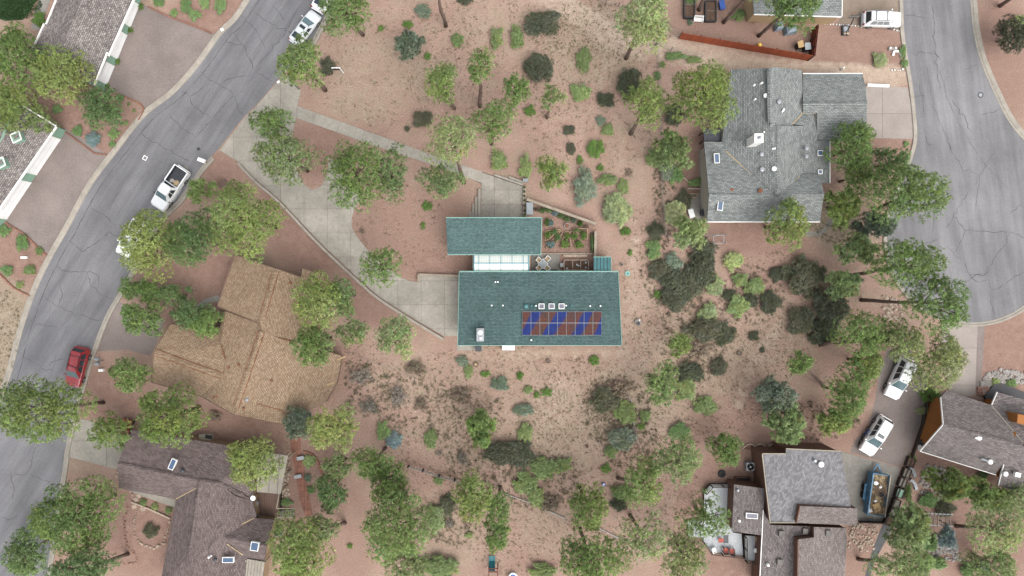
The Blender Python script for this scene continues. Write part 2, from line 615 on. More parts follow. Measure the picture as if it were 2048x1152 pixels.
plain('deck_grey', (0.46, 0.48, 0.495), 0.7, 0.16, 0.35, 5, obj_var=0.05)
plain('brick_red', (0.27, 0.125, 0.085), 0.9, 0.2, 1.0, 7, obj_var=0.12)
plain('block_tan', (0.36, 0.30, 0.235), 0.9, 0.16, 1.0, 7, obj_var=0.06)
plain('rock_pale', (0.44, 0.35, 0.27), 0.9, 0.25, 2.0, 8)
plain('rock_red', (0.30, 0.165, 0.12), 0.9, 0.25, 2.0, 8)
plain('rock_grey', (0.34, 0.31, 0.285), 0.9, 0.22, 2.0, 8)
plain('compost', (0.11, 0.066, 0.045), 0.95, 0.35, 2.0, 9, bmp=0.6)
plain('mulch', (0.20, 0.11, 0.08), 0.95, 0.25, 1.2, 7, bmp=0.6)
plain('bark', (0.175, 0.118, 0.092), 0.95, 0.35, 2.5, 9, bmp=0.5)
plain('bark_grey', (0.20, 0.165, 0.135), 0.95, 0.3, 2.5, 9)
plain('bark_pale', (0.42, 0.40, 0.37), 0.9, 0.2, 2.5, 9)
plain('rubber', (0.022, 0.022, 0.024), 0.8, 0.2, 3, 10)
plain('rim', (0.42, 0.43, 0.44), 0.35, 0.1, 3, 10, metal=0.7)
plain('plastic_dark', (0.04, 0.045, 0.055), 0.5, 0.2)
plain('plastic_blue', (0.03, 0.10, 0.40), 0.45, 0.15)
plain('plastic_teal', (0.02, 0.20, 0.24), 0.4, 0.15)
plain('plastic_grey', (0.33, 0.36, 0.38), 0.5, 0.12)
plain('plastic_white', (0.61, 0.61, 0.6), 0.5, 0.08)
plain('plastic_yellow', (0.65, 0.42, 0.06), 0.5, 0.1)
plain('cover_grey', (0.22, 0.27, 0.32), 0.6, 0.3, 3.0, 9)
plain('cardboard', (0.46, 0.31, 0.15), 0.9, 0.15, 2, 8)
plain('cushion_red', (0.42, 0.10, 0.075), 0.85, 0.2, 2, 8)
plain('tarp_black', (0.03, 0.031, 0.036), 0.6, 0.3, 0.8, 5)
plain('terracotta', (0.22, 0.085, 0.04), 0.85, 0.25, 2, 8)
plain('light_lens', (0.5, 0.5, 0.48), 0.15, 0.1)
plain('light_red', (0.28, 0.015, 0.012), 0.2, 0.1)
plain('straw', (0.44, 0.335, 0.2), 0.95, 0.3, 2, 9)
plain('roof_felt', (0.19, 0.175, 0.16), 0.95, 0.16, 0.8, 6)
plain('patio_cover', (0.345, 0.31, 0.255), 0.85, 0.15, 0.7, 5)
plain('porch_dark', (0.045, 0.052, 0.065), 0.7, 0.25, 1.0, 6)
plain('lawn_green', (0.028, 0.062, 0.022), 0.95, 0.5, 0.9, 6)
paint('car_white', (0.60, 0.61, 0.615))
paint('car_silver', (0.48, 0.50, 0.52))
paint('car_red', (0.21, 0.016, 0.02))
glass_dark('car_glass', (0.022, 0.030, 0.036))
glass_dark('windshield_glass', (0.075, 0.115, 0.125))
glass_dark('skylight_glass', (0.045, 0.075, 0.13), 0.25)
glass_dark('skylight_grey', (0.085, 0.083, 0.11), 0.45)
glass_dark('window_glass', (0.04, 0.05, 0.06))
shingle('roof_green', (0.079, 0.139, 0.137), (0.135, 0.209, 0.204), 0.12, 0.165, 0.3, 0.35, 0.16)
shingle('roof_tan', (0.275, 0.188, 0.120), (0.40, 0.295, 0.205), 0.10, 0.165, 0.3, 0.5, 0.16)
shingle('roof_grey', (0.195, 0.21, 0.205), (0.315, 0.333, 0.324), 0.10, 0.18, 0.42, 0.45, 0.18, )
shingle('roof_brown', (0.135, 0.105, 0.10), (0.23, 0.182, 0.174), 0.14, 0.16, 0.4, 0.55, 0.22)
shingle('roof_shake', (0.17, 0.15, 0.145), (0.33, 0.295, 0.275), 0.2, 0.19, 0.34, 0.45, 0.4)
shingle('roof_mottled', (0.178, 0.173, 0.178), (0.325, 0.317, 0.328), 0.07, 0.18, 0.32, 0.75, 0.18)
shingle('roof_taupe', (0.15, 0.131, 0.126), (0.26, 0.23, 0.222), 0.13, 0.16, 0.4, 0.5, 0.24)
shingle('roof_pinkbrown', (0.19, 0.158, 0.147), (0.295, 0.252, 0.238), 0.12, 0.16, 0.4, 0.55, 0.24)

def poly_glass():
    """twin-wall sheet: milky, with faint cross webs"""
    m, nt, b, o = nodes_of('poly_sheet')
    pos = geo_pos(nt)
    br = N(nt, 'ShaderNodeTexBrick', offset=0.0)
    br.inputs['Scale'].default_value = 1.0
    br.inputs['Brick Width'].default_value = 0.27
    br.inputs['Row Height'].default_value = 0.27
    br.inputs['Mortar Size'].default_value = 0.016
    br.inputs['Color1'].default_value = (0.43, 0.45, 0.425, 1)
    br.inputs['Color2'].default_value = (0.41, 0.44, 0.415, 1)
    br.inputs['Mortar'].default_value = (0.27, 0.30, 0.27, 1)
    nt.links.new(pos, br.inputs['Vector'])
    nt.links.new(br.outputs['Color'], b.inputs['Base Color'])
    b.inputs['Roughness'].default_value = 0.3
    b.inputs['Transmission Weight'].default_value = 0.0
poly_glass()

def solar_cells():
    m, nt, b, o = nodes_of('solar_cell')
    pos = geo_pos(nt)
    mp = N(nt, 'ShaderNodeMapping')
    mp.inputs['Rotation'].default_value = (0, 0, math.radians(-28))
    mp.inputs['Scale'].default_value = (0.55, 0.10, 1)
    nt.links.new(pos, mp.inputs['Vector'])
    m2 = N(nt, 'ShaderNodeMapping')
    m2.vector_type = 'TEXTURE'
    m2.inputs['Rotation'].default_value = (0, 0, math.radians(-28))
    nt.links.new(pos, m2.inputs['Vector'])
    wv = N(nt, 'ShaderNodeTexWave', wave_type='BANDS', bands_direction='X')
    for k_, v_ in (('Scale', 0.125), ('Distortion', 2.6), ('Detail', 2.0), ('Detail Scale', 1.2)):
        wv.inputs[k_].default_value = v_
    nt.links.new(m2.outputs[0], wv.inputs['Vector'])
    reflection_band = ramp(nt, wv.outputs['Fac'], [(0.5, g3(0)), (0.72, g3(1))])  # rainbow reflection painted into the cell colour as blue and rust bands
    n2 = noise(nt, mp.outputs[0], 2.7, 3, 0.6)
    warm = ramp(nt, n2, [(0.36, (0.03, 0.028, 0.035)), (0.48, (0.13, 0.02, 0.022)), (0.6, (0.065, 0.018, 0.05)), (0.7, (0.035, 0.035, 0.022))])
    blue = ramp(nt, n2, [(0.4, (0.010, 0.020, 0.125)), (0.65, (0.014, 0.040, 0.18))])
    uv = N(nt, 'ShaderNodeUVMap').outputs[0]
    br = N(nt, 'ShaderNodeTexBrick', offset=0.0)
    br.inputs['Scale'].default_value = 1.0
    br.inputs['Brick Width'].default_value = 0.158
    br.inputs['Row Height'].default_value = 0.158
    br.inputs['Mortar Size'].default_value = 0.019
    br.inputs['Mortar Smooth'].default_value = 0.2
    nt.links.new(uv, br.inputs['Vector'])
    c = mix(nt, warm, blue, reflection_band)
    line = mix(nt, (0.15, 0.095, 0.05), (0.03, 0.05, 0.22), reflection_band)
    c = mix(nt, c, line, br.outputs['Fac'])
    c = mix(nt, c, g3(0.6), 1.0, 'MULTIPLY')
    nt.links.new(c, b.inputs['Base Color'])
    b.inputs['Roughness'].default_value = 0.22
    b.inputs['Specular IOR Level'].default_value = 0.3
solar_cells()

# ------------------------------------------------------------------ ground: one sheet out to the horizon
ZONES = [  # px centre, px radii, turn, channel (0 red gravel, 1 dry grass, 2 pale sand), amount
    (640, 300, 70, 65, 20, 0, .9), (790, 470, 120, 100, 20, 0, .62), (880, 400, 60, 60, 0, 0, .6), (860, 530, 70, 40, 0, 0, .9),
    (930, 530, 40, 40, 0, 0, 1), (600, 470, 120, 60, 40, 0, .95), (560, 450, 60, 40, 40, 0, .9), (400, 560, 110, 130, 0, 0, .95), (430, 350, 60, 50, 40, 0, .9),
    (720, 600, 90, 40, 40, 0, .8), (690, 740, 60, 70, 0, 0, .55), (230, 790, 90, 60, 0, 0, .95), (470, 850, 130, 40, 10, 0, 1), (290, 1050, 110, 110, 0, 0, 1),
    (620, 960, 70, 120, 0, 0, .8), (700, 1080, 60, 120, 0, 0, .6), (1480, 60, 170, 70, 10, 0, .7), (1720, 100, 110, 70, 0, 0, .8), (1520, 470, 120, 50, 0, 0, .85),
    (1530, 530, 100, 60, 0, 0, .55), (1400, 330, 50, 90, 0, 0, .9), (1370, 130, 50, 60, 0, 0, .5), (1760, 290, 60, 40, 0, 0, .8), (2010, 700, 70, 90, 0, 0, 1),
    (2000, 120, 70, 160, 0, 0, .75), (1600, 700, 110, 90, 0, 0, .45), (1480, 830, 120, 110, 0, 0, .7), (1640, 850, 100, 60, 0, 0, .85), (1440, 960, 60, 60, 0, 0, .9),
    (1720, 750, 60, 60, 0, 0, .95), (1900, 940, 120, 60, 20, 0, .9), (1970, 1080, 110, 110, 0, 0, .9), (1480, 1130, 90, 40, 0, 0, .9), (1700, 1100, 60, 70, 0, 0, .7),
    (1300, 940, 80, 60, 0, 0, .35), (1080, 1100, 90, 60, 0, 0, .5), (1130, 470, 70, 60, 0, 0, .9), (1150, 530, 50, 30, 0, 0, 1), (860, 960, 90, 60, 20, 0, .55),
    (1000, 210, 120, 30, -20, 0, .3), (820, 200, 90, 90, 0, 0, .25), (760, 155, 40, 20, 0, 0, .5), (1080, 260, 80, 40, 30, 0, .3), (160, 240, 130, 90, 0, 0, .9),
    (430, 30, 90, 50, 0, 0, .95), (50, 510, 70, 60, 0, 0, .95), (1390, 1000, 40, 90, 0, 0, .7), (1270, 640, 60, 160, 0, 0, .1), (1830, 880, 40, 60, 0, 0, .9),
    (740, 150, 90, 90, 0, 1, .55), (840, 150, 90, 60, 20, 1, .5), (720, 210, 70, 40, 0, 1, .6), (1000, 60, 120, 60, 0, 1, .45), (1190, 90, 120, 90, 0, 1, .6), (1260, 330, 60, 120, 0, 1, .4),
    (1030, 740, 200, 50, 0, 1, .35), (1120, 860, 120, 110, 0, 1, .55), (1270, 800, 120, 90, 0, 1, .6), (940, 870, 120, 80, 0, 1, .45), (820, 760, 90, 60, 0, 1, .4),
    (1400, 720, 120, 110, 0, 1, .55), (1560, 690, 90, 110, 0, 1, .45), (10, 680, 60, 120, 0, 1, 1), (900, 1060, 80, 90, 0, 1, .5), (1090, 1060, 60, 60, 0, 1, .5), (1680, 455, 90, 50, 20, 1, .8),
    (1280, 590, 50, 30, 0, 1, .4), (1640, 830, 100, 60, 0, 1, .25), (150, 930, 40, 20, 10, 1, .5), (1400, 110, 160, 30, 12, 2, .8), (1760, 150, 90, 22, 0, 2, .8), (1150, 30, 120, 20, 25, 2, .75), (1240, 90, 60, 20, 25, 2, .7),
    (1270, 640, 40, 120, 0, 2, .35), (1020, 710, 140, 20, 0, 2, .3), (1110, 800, 60, 60, 0, 2, .4), (1660, 1080, 60, 30, 0, 2, .4),
]
for _ln, _r in (([(1110, -30), (1140, 5), (1180, 30), (1215, 52), (1245, 72), (1300, 92), (1345, 96), (1400, 106), (1460, 120), (1540, 128), (1640, 134), (1720, 140), (1800, 150)], 15), ([(1020, 712), (1120, 706), (1240, 708), (1265, 640), (1262, 560), (1270, 480), (1240, 330)], 13),
                ([(1480, 850), (1420, 820), (1390, 900), (1385, 980)], 14), ([(1560, 650), (1500, 740), (1470, 830)], 16), ([(700, 1090), (705, 1020), (720, 985)], 14)):
    for (x0, y0), (x1, y1) in zip(_ln, _ln[1:]):
        for k in range(4):
            ZONES.append((x0 + (x1 - x0) * k / 4, y0 + (y1 - y0) * k / 4, _r, _r * .8, 0, 2 if _r != 14 else 0, .95 if _r == 15 else .55))
def build_ground():
    ax = np.concatenate([[-3000, -900, -300, -150, -100], np.arange(-72, 72.01, 0.45), [100, 150, 300, 900, 3000]])
    ay = np.concatenate([[-3000, -900, -300, -150, -80], np.arange(-42, 42.01, 0.45), [80, 150, 300, 900, 3000]])
    X, Y = np.meshgrid(ax, ay)
    nx, ny = len(ax), len(ay)
    v = np.stack([X.ravel(), Y.ravel(), np.zeros(nx * ny)], 1)
    z = np.zeros((nx * ny, 4), np.float32)
    z[:, 3] = 1
    px, py = v[:, 0] / MPP + 1024, 576 - v[:, 1] / MPP
    for cx, cy, rx, ry, an, ch, am in ZONES:
        a = math.radians(an)
        dx, dy = px - cx, py - cy
        u, w = (dx * math.cos(a) + dy * math.sin(a)) / rx, (-dx * math.sin(a) + dy * math.cos(a)) / ry
        d = np.sqrt(u * u + w * w)
        z[:, ch] = np.maximum(z[:, ch], am * np.clip((1.35 - d) / 0.7, 0, 1))
    i = np.arange(nx * ny).reshape(ny, nx)
    f = np.stack([i[:-1, :-1], i[:-1, 1:], i[1:, 1:], i[1:, :-1]], -1).reshape(-1, 4)
    me = bpy.data.meshes.new('ground')
    quick_mesh(me, v, f)
    at = me.attributes.new('zone', 'FLOAT_COLOR', 'POINT')
    at.data.foreach_set('color', z.ravel())
    me.materials.append(MATS['soil'])
    o = bpy.data.objects.new('ground', me)
    COL.objects.link(o)
    WLOC[o.name] = Vector((0, 0, 0))
    return tag(o, kind='structure')

def quick_mesh(me, v, f):
    v = np.ascontiguousarray(v, np.float32)
    f = np.ascontiguousarray(f, np.int32)
    n, k = f.shape
    me.vertices.add(len(v))
    me.vertices.foreach_set('co', v.ravel())
    me.loops.add(n * k)
    me.loops.foreach_set('vertex_index', f.ravel())
    me.polygons.add(n)
    me.polygons.foreach_set('loop_start', np.arange(0, n * k, k, dtype=np.int32))
    me.update(calc_edges=True)
ground = build_ground()

# ------------------------------------------------------------------ roads, kerbs, cracks
KL = smooth_line([(560, -90), (508, -12), (474, 40), (443, 70), (396, 135), (347, 189), (292, 232), (236, 302), (184, 372), (139, 455), (104, 517), (76, 575), (47, 657), (24, 744), (6, 795), (-15, 860), (-40, 960)])
KR = smooth_line([(720, -90), (668, 0), (643, 45), (618, 92), (590, 128), (568, 146), (512, 211), (487, 235), (437, 298), (411, 324), (381, 364), (356, 401), (328, 428), (295, 478), (264, 537), (238, 584), (211, 631), (190, 684), (173, 734), (158, 785), (142, 845), (131, 895), (124, 948), (113, 1010), (103, 1080), (94, 1152), (86, 1240)])
def road(name, left, right, mat):
    pts = [XY(*p) for p in left] + [XY(*p) for p in right[::-1]]
    mb = MB()
    mb.poly([(x, y, 0.008) for x, y in (pts if area2(pts) > 0 else pts[::-1])])
    return struct(name, mb, mat)
road_l = road('road', KL + [(-60, 1240)], KR, 'asphalt')

RC, RR = (1945, 474), 171
arc = [(RC[0] + RR * math.cos(math.radians(a)), RC[1] + RR * math.sin(math.radians(a))) for a in range(212, 29, -6)]
RL = smooth_line([(1800, -90), (1806, 0), (1808, 60), (1815, 110), (1825, 170), (1832, 230), (1834, 282), (1822, 325)]) + smooth_line([(1806, 355)] + arc)
RRt = smooth_line([(1930, -90), (1940, 0), (1946, 60), (1960, 120), (1985, 180), (2015, 240), (2050, 283), (2110, 340), (2150, 420), (2140, 520), (2095, 560)])
road_r = road('court_road', RL, RRt, 'asphalt_court')

def kerb(line, side, w=0.62, parent=None):
    xy = [XY(*p) for p in line]
    s = side
    prof = [(0, 0.0), (0, 0.03), (s * 0.18, 0.045), (s * 0.3, 0.12), (s * w, 0.13), (s * w, 0.0)]
    return struct('kerb', profile_strip(xy, prof if s < 0 else prof), 'kerb_concrete')
# travel is down the picture; the land side of the first line is to its right, of the second to its left
kerb(KL, -1)
cut1 = [p for p in KR if p[1] < 146]
cut2 = [p for p in KR if p[1] > 302]
kerb(cut1, 1)
kerb(cut2, 1)
kerb(RL, -1, 0.5)
kerb(RRt, 1, 0.75)

def jag(line, amp=0.12, step=0.35):
    """world-space line with a cracked wander"""
    xy = [Vector(XY(*p)) for p in line]
    out = []
    for a, b in zip(xy, xy[1:]):
        n = max(1, int((b - a).length / step))
        d = (b - a).normalized()
        q = Vector((-d.y, d.x))
        for i in range(n):
            p = a + (b - a) * i / n + q * random.gauss(0, amp) * (0 if i == 0 else 1)
            out.append((p.x, p.y))
    out.append((xy[-1].x, xy[-1].y))
    return out

def crack(parent, line, w=0.09, mat='crack', z=0.0125, amp=0.09):
    xy = jag(line, amp)
    ns = normals2(xy)
    vs, k = [], len(xy)
    for i, (p, n) in enumerate(zip(xy, ns)):
        h = w * random.uniform(0.2, 1.0) * (0.4 if i in (0, k - 1) else 1) / 2
        vs += [(p[0] + n.x * h, p[1] + n.y * h, z), (p[0] - n.x * h, p[1] - n.y * h, z)]
    mb = MB().add(vs, [(2 * i, 2 * i + 1, 2 * i + 3, 2 * i + 2) for i in range(k - 1)])
    return mesh_obj('crack', mb, mat, parent)

CL = [[(463, 62), (485, 88), (500, 118), (505, 136), (497, 152), (470, 155), (452, 160), (440, 170)], [(400, 143), (420, 161), (440, 170), (470, 190)],
      [(363, 182), (380, 195), (385, 210), (405, 227), (424, 239), (443, 217), (468, 192), (476, 215), (487, 232)], [(380, 195), (400, 180), (420, 162)],
      [(424, 239), (410, 255), (397, 270)], [(283, 268), (320, 290), (365, 315), (380, 325)], [(430, 258), (450, 268)], [(450, 80), (470, 90), (485, 88)],
      [(177, 415), (195, 424), (212, 433), (225, 447), (232, 458)], [(212, 433), (222, 410), (240, 385)], [(219, 463), (195, 484), (165, 503), (150, 490), (138, 480)],
      [(219, 463), (240, 476)], [(110, 533), (130, 542), (160, 544), (187, 546), (198, 553), (197, 570)], [(175, 547), (180, 565), (195, 585), (225, 597)],
      [(85, 592), (105, 605), (130, 620), (160, 630), (190, 640), (205, 640)], [(60, 641), (80, 648), (100, 652), (115, 655)], [(45, 715), (70, 725), (85, 738), (110, 742)],
      [(98, 735), (110, 722), (130, 717)], [(28, 948), (50, 950), (60, 940), (65, 915), (70, 895)], [(60, 945), (80, 958), (105, 963)], [(0, 1035), (15, 1040), (35, 1030)],
      [(25, 1000), (28, 975), (20, 940)], [(512, 135), (545, 97), (568, 70), (585, 37), (600, 10)], [(512, 28), (540, 45), (575, 62), (590, 70)], [(545, 10), (570, 40)],
      [(512, 143), (535, 158), (548, 165)], [(480, 30), (512, 60), (530, 95)], [(120, 570), (125, 590), (118, 610)], [(340, 230), (360, 255), (395, 275)]]
for c in CL:
    crack(road_l, c, 0.088)
edge = [(x + 13, y + 7) for x, y in KL if -40 < y < 860]
crack(road_l, edge, 0.11, 'crack', 0.0125, 0.03)
for k in range(6, len(edge) - 4, 7):
    p, q = KL[min(k + 2, len(KL) - 1)], edge[k]
    crack(road_l, [(q[0] - 12, q[1] - 6), q], 0.07, 'crack_faint', 0.0165, 0.03)
for c in ([(300, 260), (230, 345), (180, 430), (140, 520), (100, 620), (75, 720)], [(420, 180), (350, 275), (280, 360), (215, 460), (165, 570), (120, 690), (90, 790)], [(560, 40), (480, 140), (440, 190)], [(300, 316), (340, 330), (370, 345)], [(310, 345), (350, 365)]):
    crack(road_l, c, 0.06, 'crack_faint', 0.0205, 0.05)
CR = [[(1810, 30), (1835, 33), (1850, 36)], [(1820, 107), (1850, 106), (1870, 108), (1880, 120)], [(1828, 195), (1850, 191)], [(1865, 10), (1868, 60), (1870, 105), (1875, 150), (1880, 180)],
      [(1905, 200), (1930, 235), (1945, 265)], [(1960, 230), (2000, 218)], [(1930, 138), (1955, 127)], [(1936, 384), (1906, 434), (1929, 461), (1975, 463), (2019, 464), (2060, 480)],
      [(1929, 461), (1918, 490), (1913, 505)], [(2021, 462), (2010, 490), (1990, 515), (1975, 540), (1960, 548), (1945, 555), (1930, 570), (1905, 585), (1890, 597)],
      [(1892, 492), (1905, 503), (1917, 518)], [(1930, 525), (1935, 545), (1948, 560), (1960, 565), (1975, 560)], [(1928, 540), (1940, 550), (1952, 548), (1966, 552), (1978, 543)],
      [(1975, 555), (1980, 570), (1983, 580), (2000, 575), (2020, 560), (2060, 540)], [(1832, 495), (1855, 485), (1875, 478)], [(1906, 434), (1890, 455)], [(1980, 600), (1990, 630)],
      [(2020, 430), (2035, 412), (2055, 415)], [(1895, 285), (1903, 305), (1918, 322), (1925, 345)], [(1925, 345), (1940, 338), (1958, 350), (1950, 370)], [(1850, 270), (1858, 290), (1870, 288)], [(1838, 170), (1845, 195), (1850, 235)]]
for c in CR:
    crack(road_r, c, 0.085)
for c in ([(1880, 140), (1895, 200), (1930, 270), (1970, 330), (2020, 380)], [(1840, 40), (1850, 120), (1870, 220), (1905, 300)], [(1850, 330), (1870, 420), (1860, 520)], [(1990, 300), (1960, 350), (1950, 420)]):
    crack(road_r, c, 0.06, 'crack_faint', 0.0205, 0.06)

# ------------------------------------------------------------------ paved drives
def sheet(name, px, mat, z=0.006, **kw):
    pts = [XY(*p) for p in px]
    if area2(pts) < 0:
        pts = pts[::-1]
    return struct(name, MB().prism(pts, 0.0, z), mat, **kw)

sheet('paved_drive', [(262, -10), (282, 8), (300, 14), (428, 67), (440, 62), (400, 125), (345, 184), (292, 226), (288, 218), (284, 205), (232, 186), (205, 190), (180, 160)], 'aggregate', 0.006)
sheet('paved_drive', [(128, 255), (215, 309), (231, 296), (184, 364), (139, 447), (104, 507), (96, 508), (12, 443), (-30, 450), (20, 360)], 'aggregate', 0.006)
sheet('paved_drive', [(236, 600), (252, 612), (330, 640), (312, 690), (300, 712), (255, 700), (196, 703), (214, 645)], 'aggregate', 0.006)
sheet('paved_drive', [(1683, -30), (1800, -30), (1802, 60), (1804, 66), (1770, 55), (1670, 52), (1683, 32)], 'aggregate_tan', 0.006)
sheet('paved_drive', [(1760, 735), (1775, 700), (1815, 690), (1858, 760), (1840, 850), (1820, 905), (1800, 934), (1700, 904), (1710, 880), (1735, 860), (1750, 800)], 'aggregate', 0.006)
sheet('paved_strip', [(1954, 646), (1970, 644), (1962, 780), (1950, 775)], 'aggregate', 0.006)

DRIVE = [(569, 148), (589, 164), (602, 182), (594, 212), (592, 236), (584, 275), (590, 330), (604, 364), (616, 376), (628, 379), (643, 372), (654, 350), (658, 320), (676, 327), (700, 350), (720, 398),
         (708, 420), (703, 440), (704, 456), (712, 470), (735, 500), (775, 535), (800, 555), (822, 563), (838, 564), (838, 551), (919, 553), (918, 672), (888, 672), (840, 645), (760, 595), (720, 560), (640, 485), (560, 400), (512, 360), (478, 324), (440, 301), (487, 238), (512, 214)]
drv = sheet('driveway', DRIVE, 'joint', 0.004)
gx = [608 + 46.9 * k for k in range(-5, 8)]
gy = [418 + 47.9 * k for k in range(-6, 7)]
slabs(drv, DRIVE, gx, gy, 0.004, 0.035, 'concrete')
WALK = [(594, 212), (760, 272), (860, 308), (965, 344), (1046, 372), (1046, 437), (962, 437), (962, 368), (940, 357), (862, 329), (760, 295), (592, 236)]
wk = sheet('walkway', [(p[0] + 0.2, p[1]) for p in WALK], 'joint', 0.0075)
A = math.radians(19.9)
ca, sa = math.cos(A), math.sin(A)
slabs(wk, [(594.5, 212), (760, 272), (860, 308), (965, 344), (962, 366), (940, 357), (862, 329), (760, 295), (592.5, 236)],
      [590 * ca + 220 * sa - 10 + 52 * k for k in range(0, 9)], [-50 + 20 * k * 12 for k in range(0, 2)], 0.008, 0.05, 'concrete', ang=A)
slabs(wk, [(963, 345), (1046, 373), (1046, 437), (962, 437)], [960, 989, 1018, 1047], [340, 380, 408.5, 440], 0.008, 0.06, 'concrete')

# drive of the brown house, the tan house path, the east houses
DB = [(140, 845), (165, 838), (262, 862), (236, 925), (234, 939), (136, 913), (132, 895)]
d2 = sheet('driveway', DB, 'joint', 0.004)
slabs(d2, DB, [100, 213, 290], [820, 882, 960], 0.004, 0.03, 'concrete', ang=math.radians(14) * 0)
DF = [(1731, 172), (1815, 175), (1826, 230), (1829, 278), (1728, 276)]
d3 = sheet('driveway', DF, 'joint', 0.004)
slabs(d3, DF, [1700, 1765, 1850], [160, 227, 300], 0.004, 0.03, 'concrete_pink')
DI = [(1884, 646), (1955, 646), (1950, 790), (1900, 800), (1882, 700)]
d4 = sheet('driveway', DI, 'joint', 0.004)
slabs(d4, DI, [1860, 1975], [640, 696, 770, 820], 0.004, 0.03, 'concrete_pink')
DH = [(1680, 902), (1800, 936), (1772, 1022), (1766, 1042), (1714, 1042), (1714, 1016), (1702, 1014)]
d5 = sheet('driveway', DH, 'joint', 0.004)
slabs(d5, DH, [1660, 1745, 1820], [880, 962, 1019.5, 1060], 0.004, 0.03, 'concrete_old')
sheet('footpath', smooth_line([(436, 590), (410, 598), (392, 612)]) + smooth_line([(398, 622), (418, 606), (446, 603)]), 'concrete_old', 0.02)
sheet('footpath', smooth_line([(1654, 440), (1652, 452), (1632, 463), (1612, 462)]) + smooth_line([(1612, 472), (1640, 472), (1660, 455), (1668, 440)]), 'concrete_old', 0.02)
sheet('footpath', [(257, 977), (352, 999), (351, 1016), (268, 986)], 'concrete', 0.03)
sheet('patio', [(1063, 508), (1119, 508), (1119, 546), (1063, 546)], 'concrete_old', 0.02)
sheet('patio', [(1380, 386), (1416, 386), (1416, 440), (1384, 440), (1376, 420)], 'concrete_old', 0.02)
sheet('service_pad', [(914, 684), (966, 684), (966, 701), (914, 701)], 'concrete', 0.05)
sheet('lawn', [(-10, -10), (78, -10), (62, 20), (45, 40), (10, 42), (-10, 35)], 'lawn_green', 0.02)
sheet('footpath', [(80, -10), (104, -10), (78, 62), (62, 56)], 'concrete_old', 0.02)
# ------------------------------------------------------------------ houses
def plane_fit(pts):
    A = np.array([[p.x, p.y, 1] for p in pts])
    s, *_ = np.linalg.lstsq(A, np.array([p.z for p in pts]), rcond=None)
    return s

def roof_slab(root, pts, mat, th=0.18, name='roof_slope'):
    ps = [(p.x, p.y) for p in pts]
    if area2(ps) < 0:
        pts = pts[::-1]
    s = plane_fit(pts)
    n = Vector((-s[0], -s[1], 1)).normalized()
    flat = n.z > 0.9995
    if flat:
        L = max(range(len(pts)), key=lambda i: (pts[i] - pts[i - 1]).length)
        e = (pts[L] - pts[L - 1])
        e.z = 0
        e.normalize()
    else:
        e = Vector((0, 0, 1)).cross(n).normalized()
    t = n.cross(e)
    k = len(pts)
    mb = MB().add(list(pts) + [p - Vector((0, 0, th)) for p in pts],
                  [tuple(range(k)), tuple(range(k, 2 * k))[::-1]] + [(k + i, k + (i + 1) % k, (i + 1) % k, i) for i in range(k)])
    o = mesh_obj(name, mb, mat, root, tri=True)
    me = o.data
    org = WLOC[o.name]
    uvl = me.uv_layers.new(name='UVMap')
    for lp in me.loops:
        p = me.vertices[lp.vertex_index].co + org
        uvl.data[lp.index].uv = (p.dot(e), p.dot(t))
    return o

def house(name, label, planes, wallmat, roofmat, over=0.4, no_wall=(), mats=None):
    allp = [[P(*q) for q in pl] for pl in planes]
    c = sum((p for pl in allp for p in pl), Vector()) / sum(len(pl) for pl in allp)
    root = thing(name, label, 'house', (c.x, c.y, 0))
    polys = []
    for pl in allp:
        ps = [(p.x, p.y) for p in pl]
        if area2(ps) < 0:
            pl.reverse()
        polys.append([(p.x, p.y) for p in pl])
    for i, pl in enumerate(allp):
        roof_slab(root, pl, mats[i] if mats else roofmat)
        if i in no_wall:
            continue
        s = plane_fit(pl)
        ds = []
        for j in range(len(pl)):
            a, b = Vector(polys[i][j]), Vector(polys[i][(j + 1) % len(pl)])
            d = (b - a).normalized()
            m = (a + b) / 2 + Vector((d.y, -d.x)) * 0.25
            inner = any(k != i and inside((m.x, m.y), polys[k]) for k in range(len(polys)))
            ds.append(-0.02 if inner else over)
        q = inset(polys[i], ds)
        zt = [max(0.5, p.z - 0.3) for p in pl]
        mesh_obj('wall', MB().prism(q, 0.0, zt), wallmat, root, tri=True)
    return root

def ridge_cap(root, a, b, mat, w=0.30, step=0.32, lift=0.05):
    """row of folded cap shingles, each lapping the last"""
    a, b = P(*a), P(*b)
    d = b - a
    n = max(2, int(d.length / step))
    u = d.normalized()
    q = Vector((-u.y, u.x, 0)).normalized()
    mb = MB()
    vs, fs = [], []
    for i in range(n + 1):
        p = a + d * i / n
        ww = w / 2 * random.uniform(0.75, 1.25)
        z = lift + random.uniform(-0.015, 0.03)
        vs += [p + q * ww - Vector((0, 0, 0.03)), p + Vector((0, 0, z + 0.03)), p - q * ww - Vector((0, 0, 0.03))]
    for i in range(n):
        fs += [(3 * i, 3 * i + 1, 3 * i + 4, 3 * i + 3), (3 * i + 1, 3 * i + 2, 3 * i + 5, 3 * i + 4)]
    o = mesh_obj('ridge_cap', mb.add(vs, fs), mat, root)
    me = o.data
    uvl = me.uv_layers.new(name='UVMap')
    for lp in me.loops:
        co = me.vertices[lp.vertex_index].co
        uvl.data[lp.index].uv = (co.x, co.y)
    return o

def edge_board(root, a, b, mat, name='fascia', w=0.09, h=0.2, dz=-0.05, out=0.05):
    a, b = P(*a), P(*b)
    d = (b - a).normalized()
    q = Vector((-d.y, d.x, 0)).normalized()
    c = WLOC[root.name]
    s = 1 if ((a + b) / 2 - c).dot(q) > 0 else -1
    off = q * s * (w / 2 + 0.003 + out * 0) + Vector((0, 0, dz))
    return mesh_obj(name, MB().bar(a + off, b + off, w, h), mat, root)

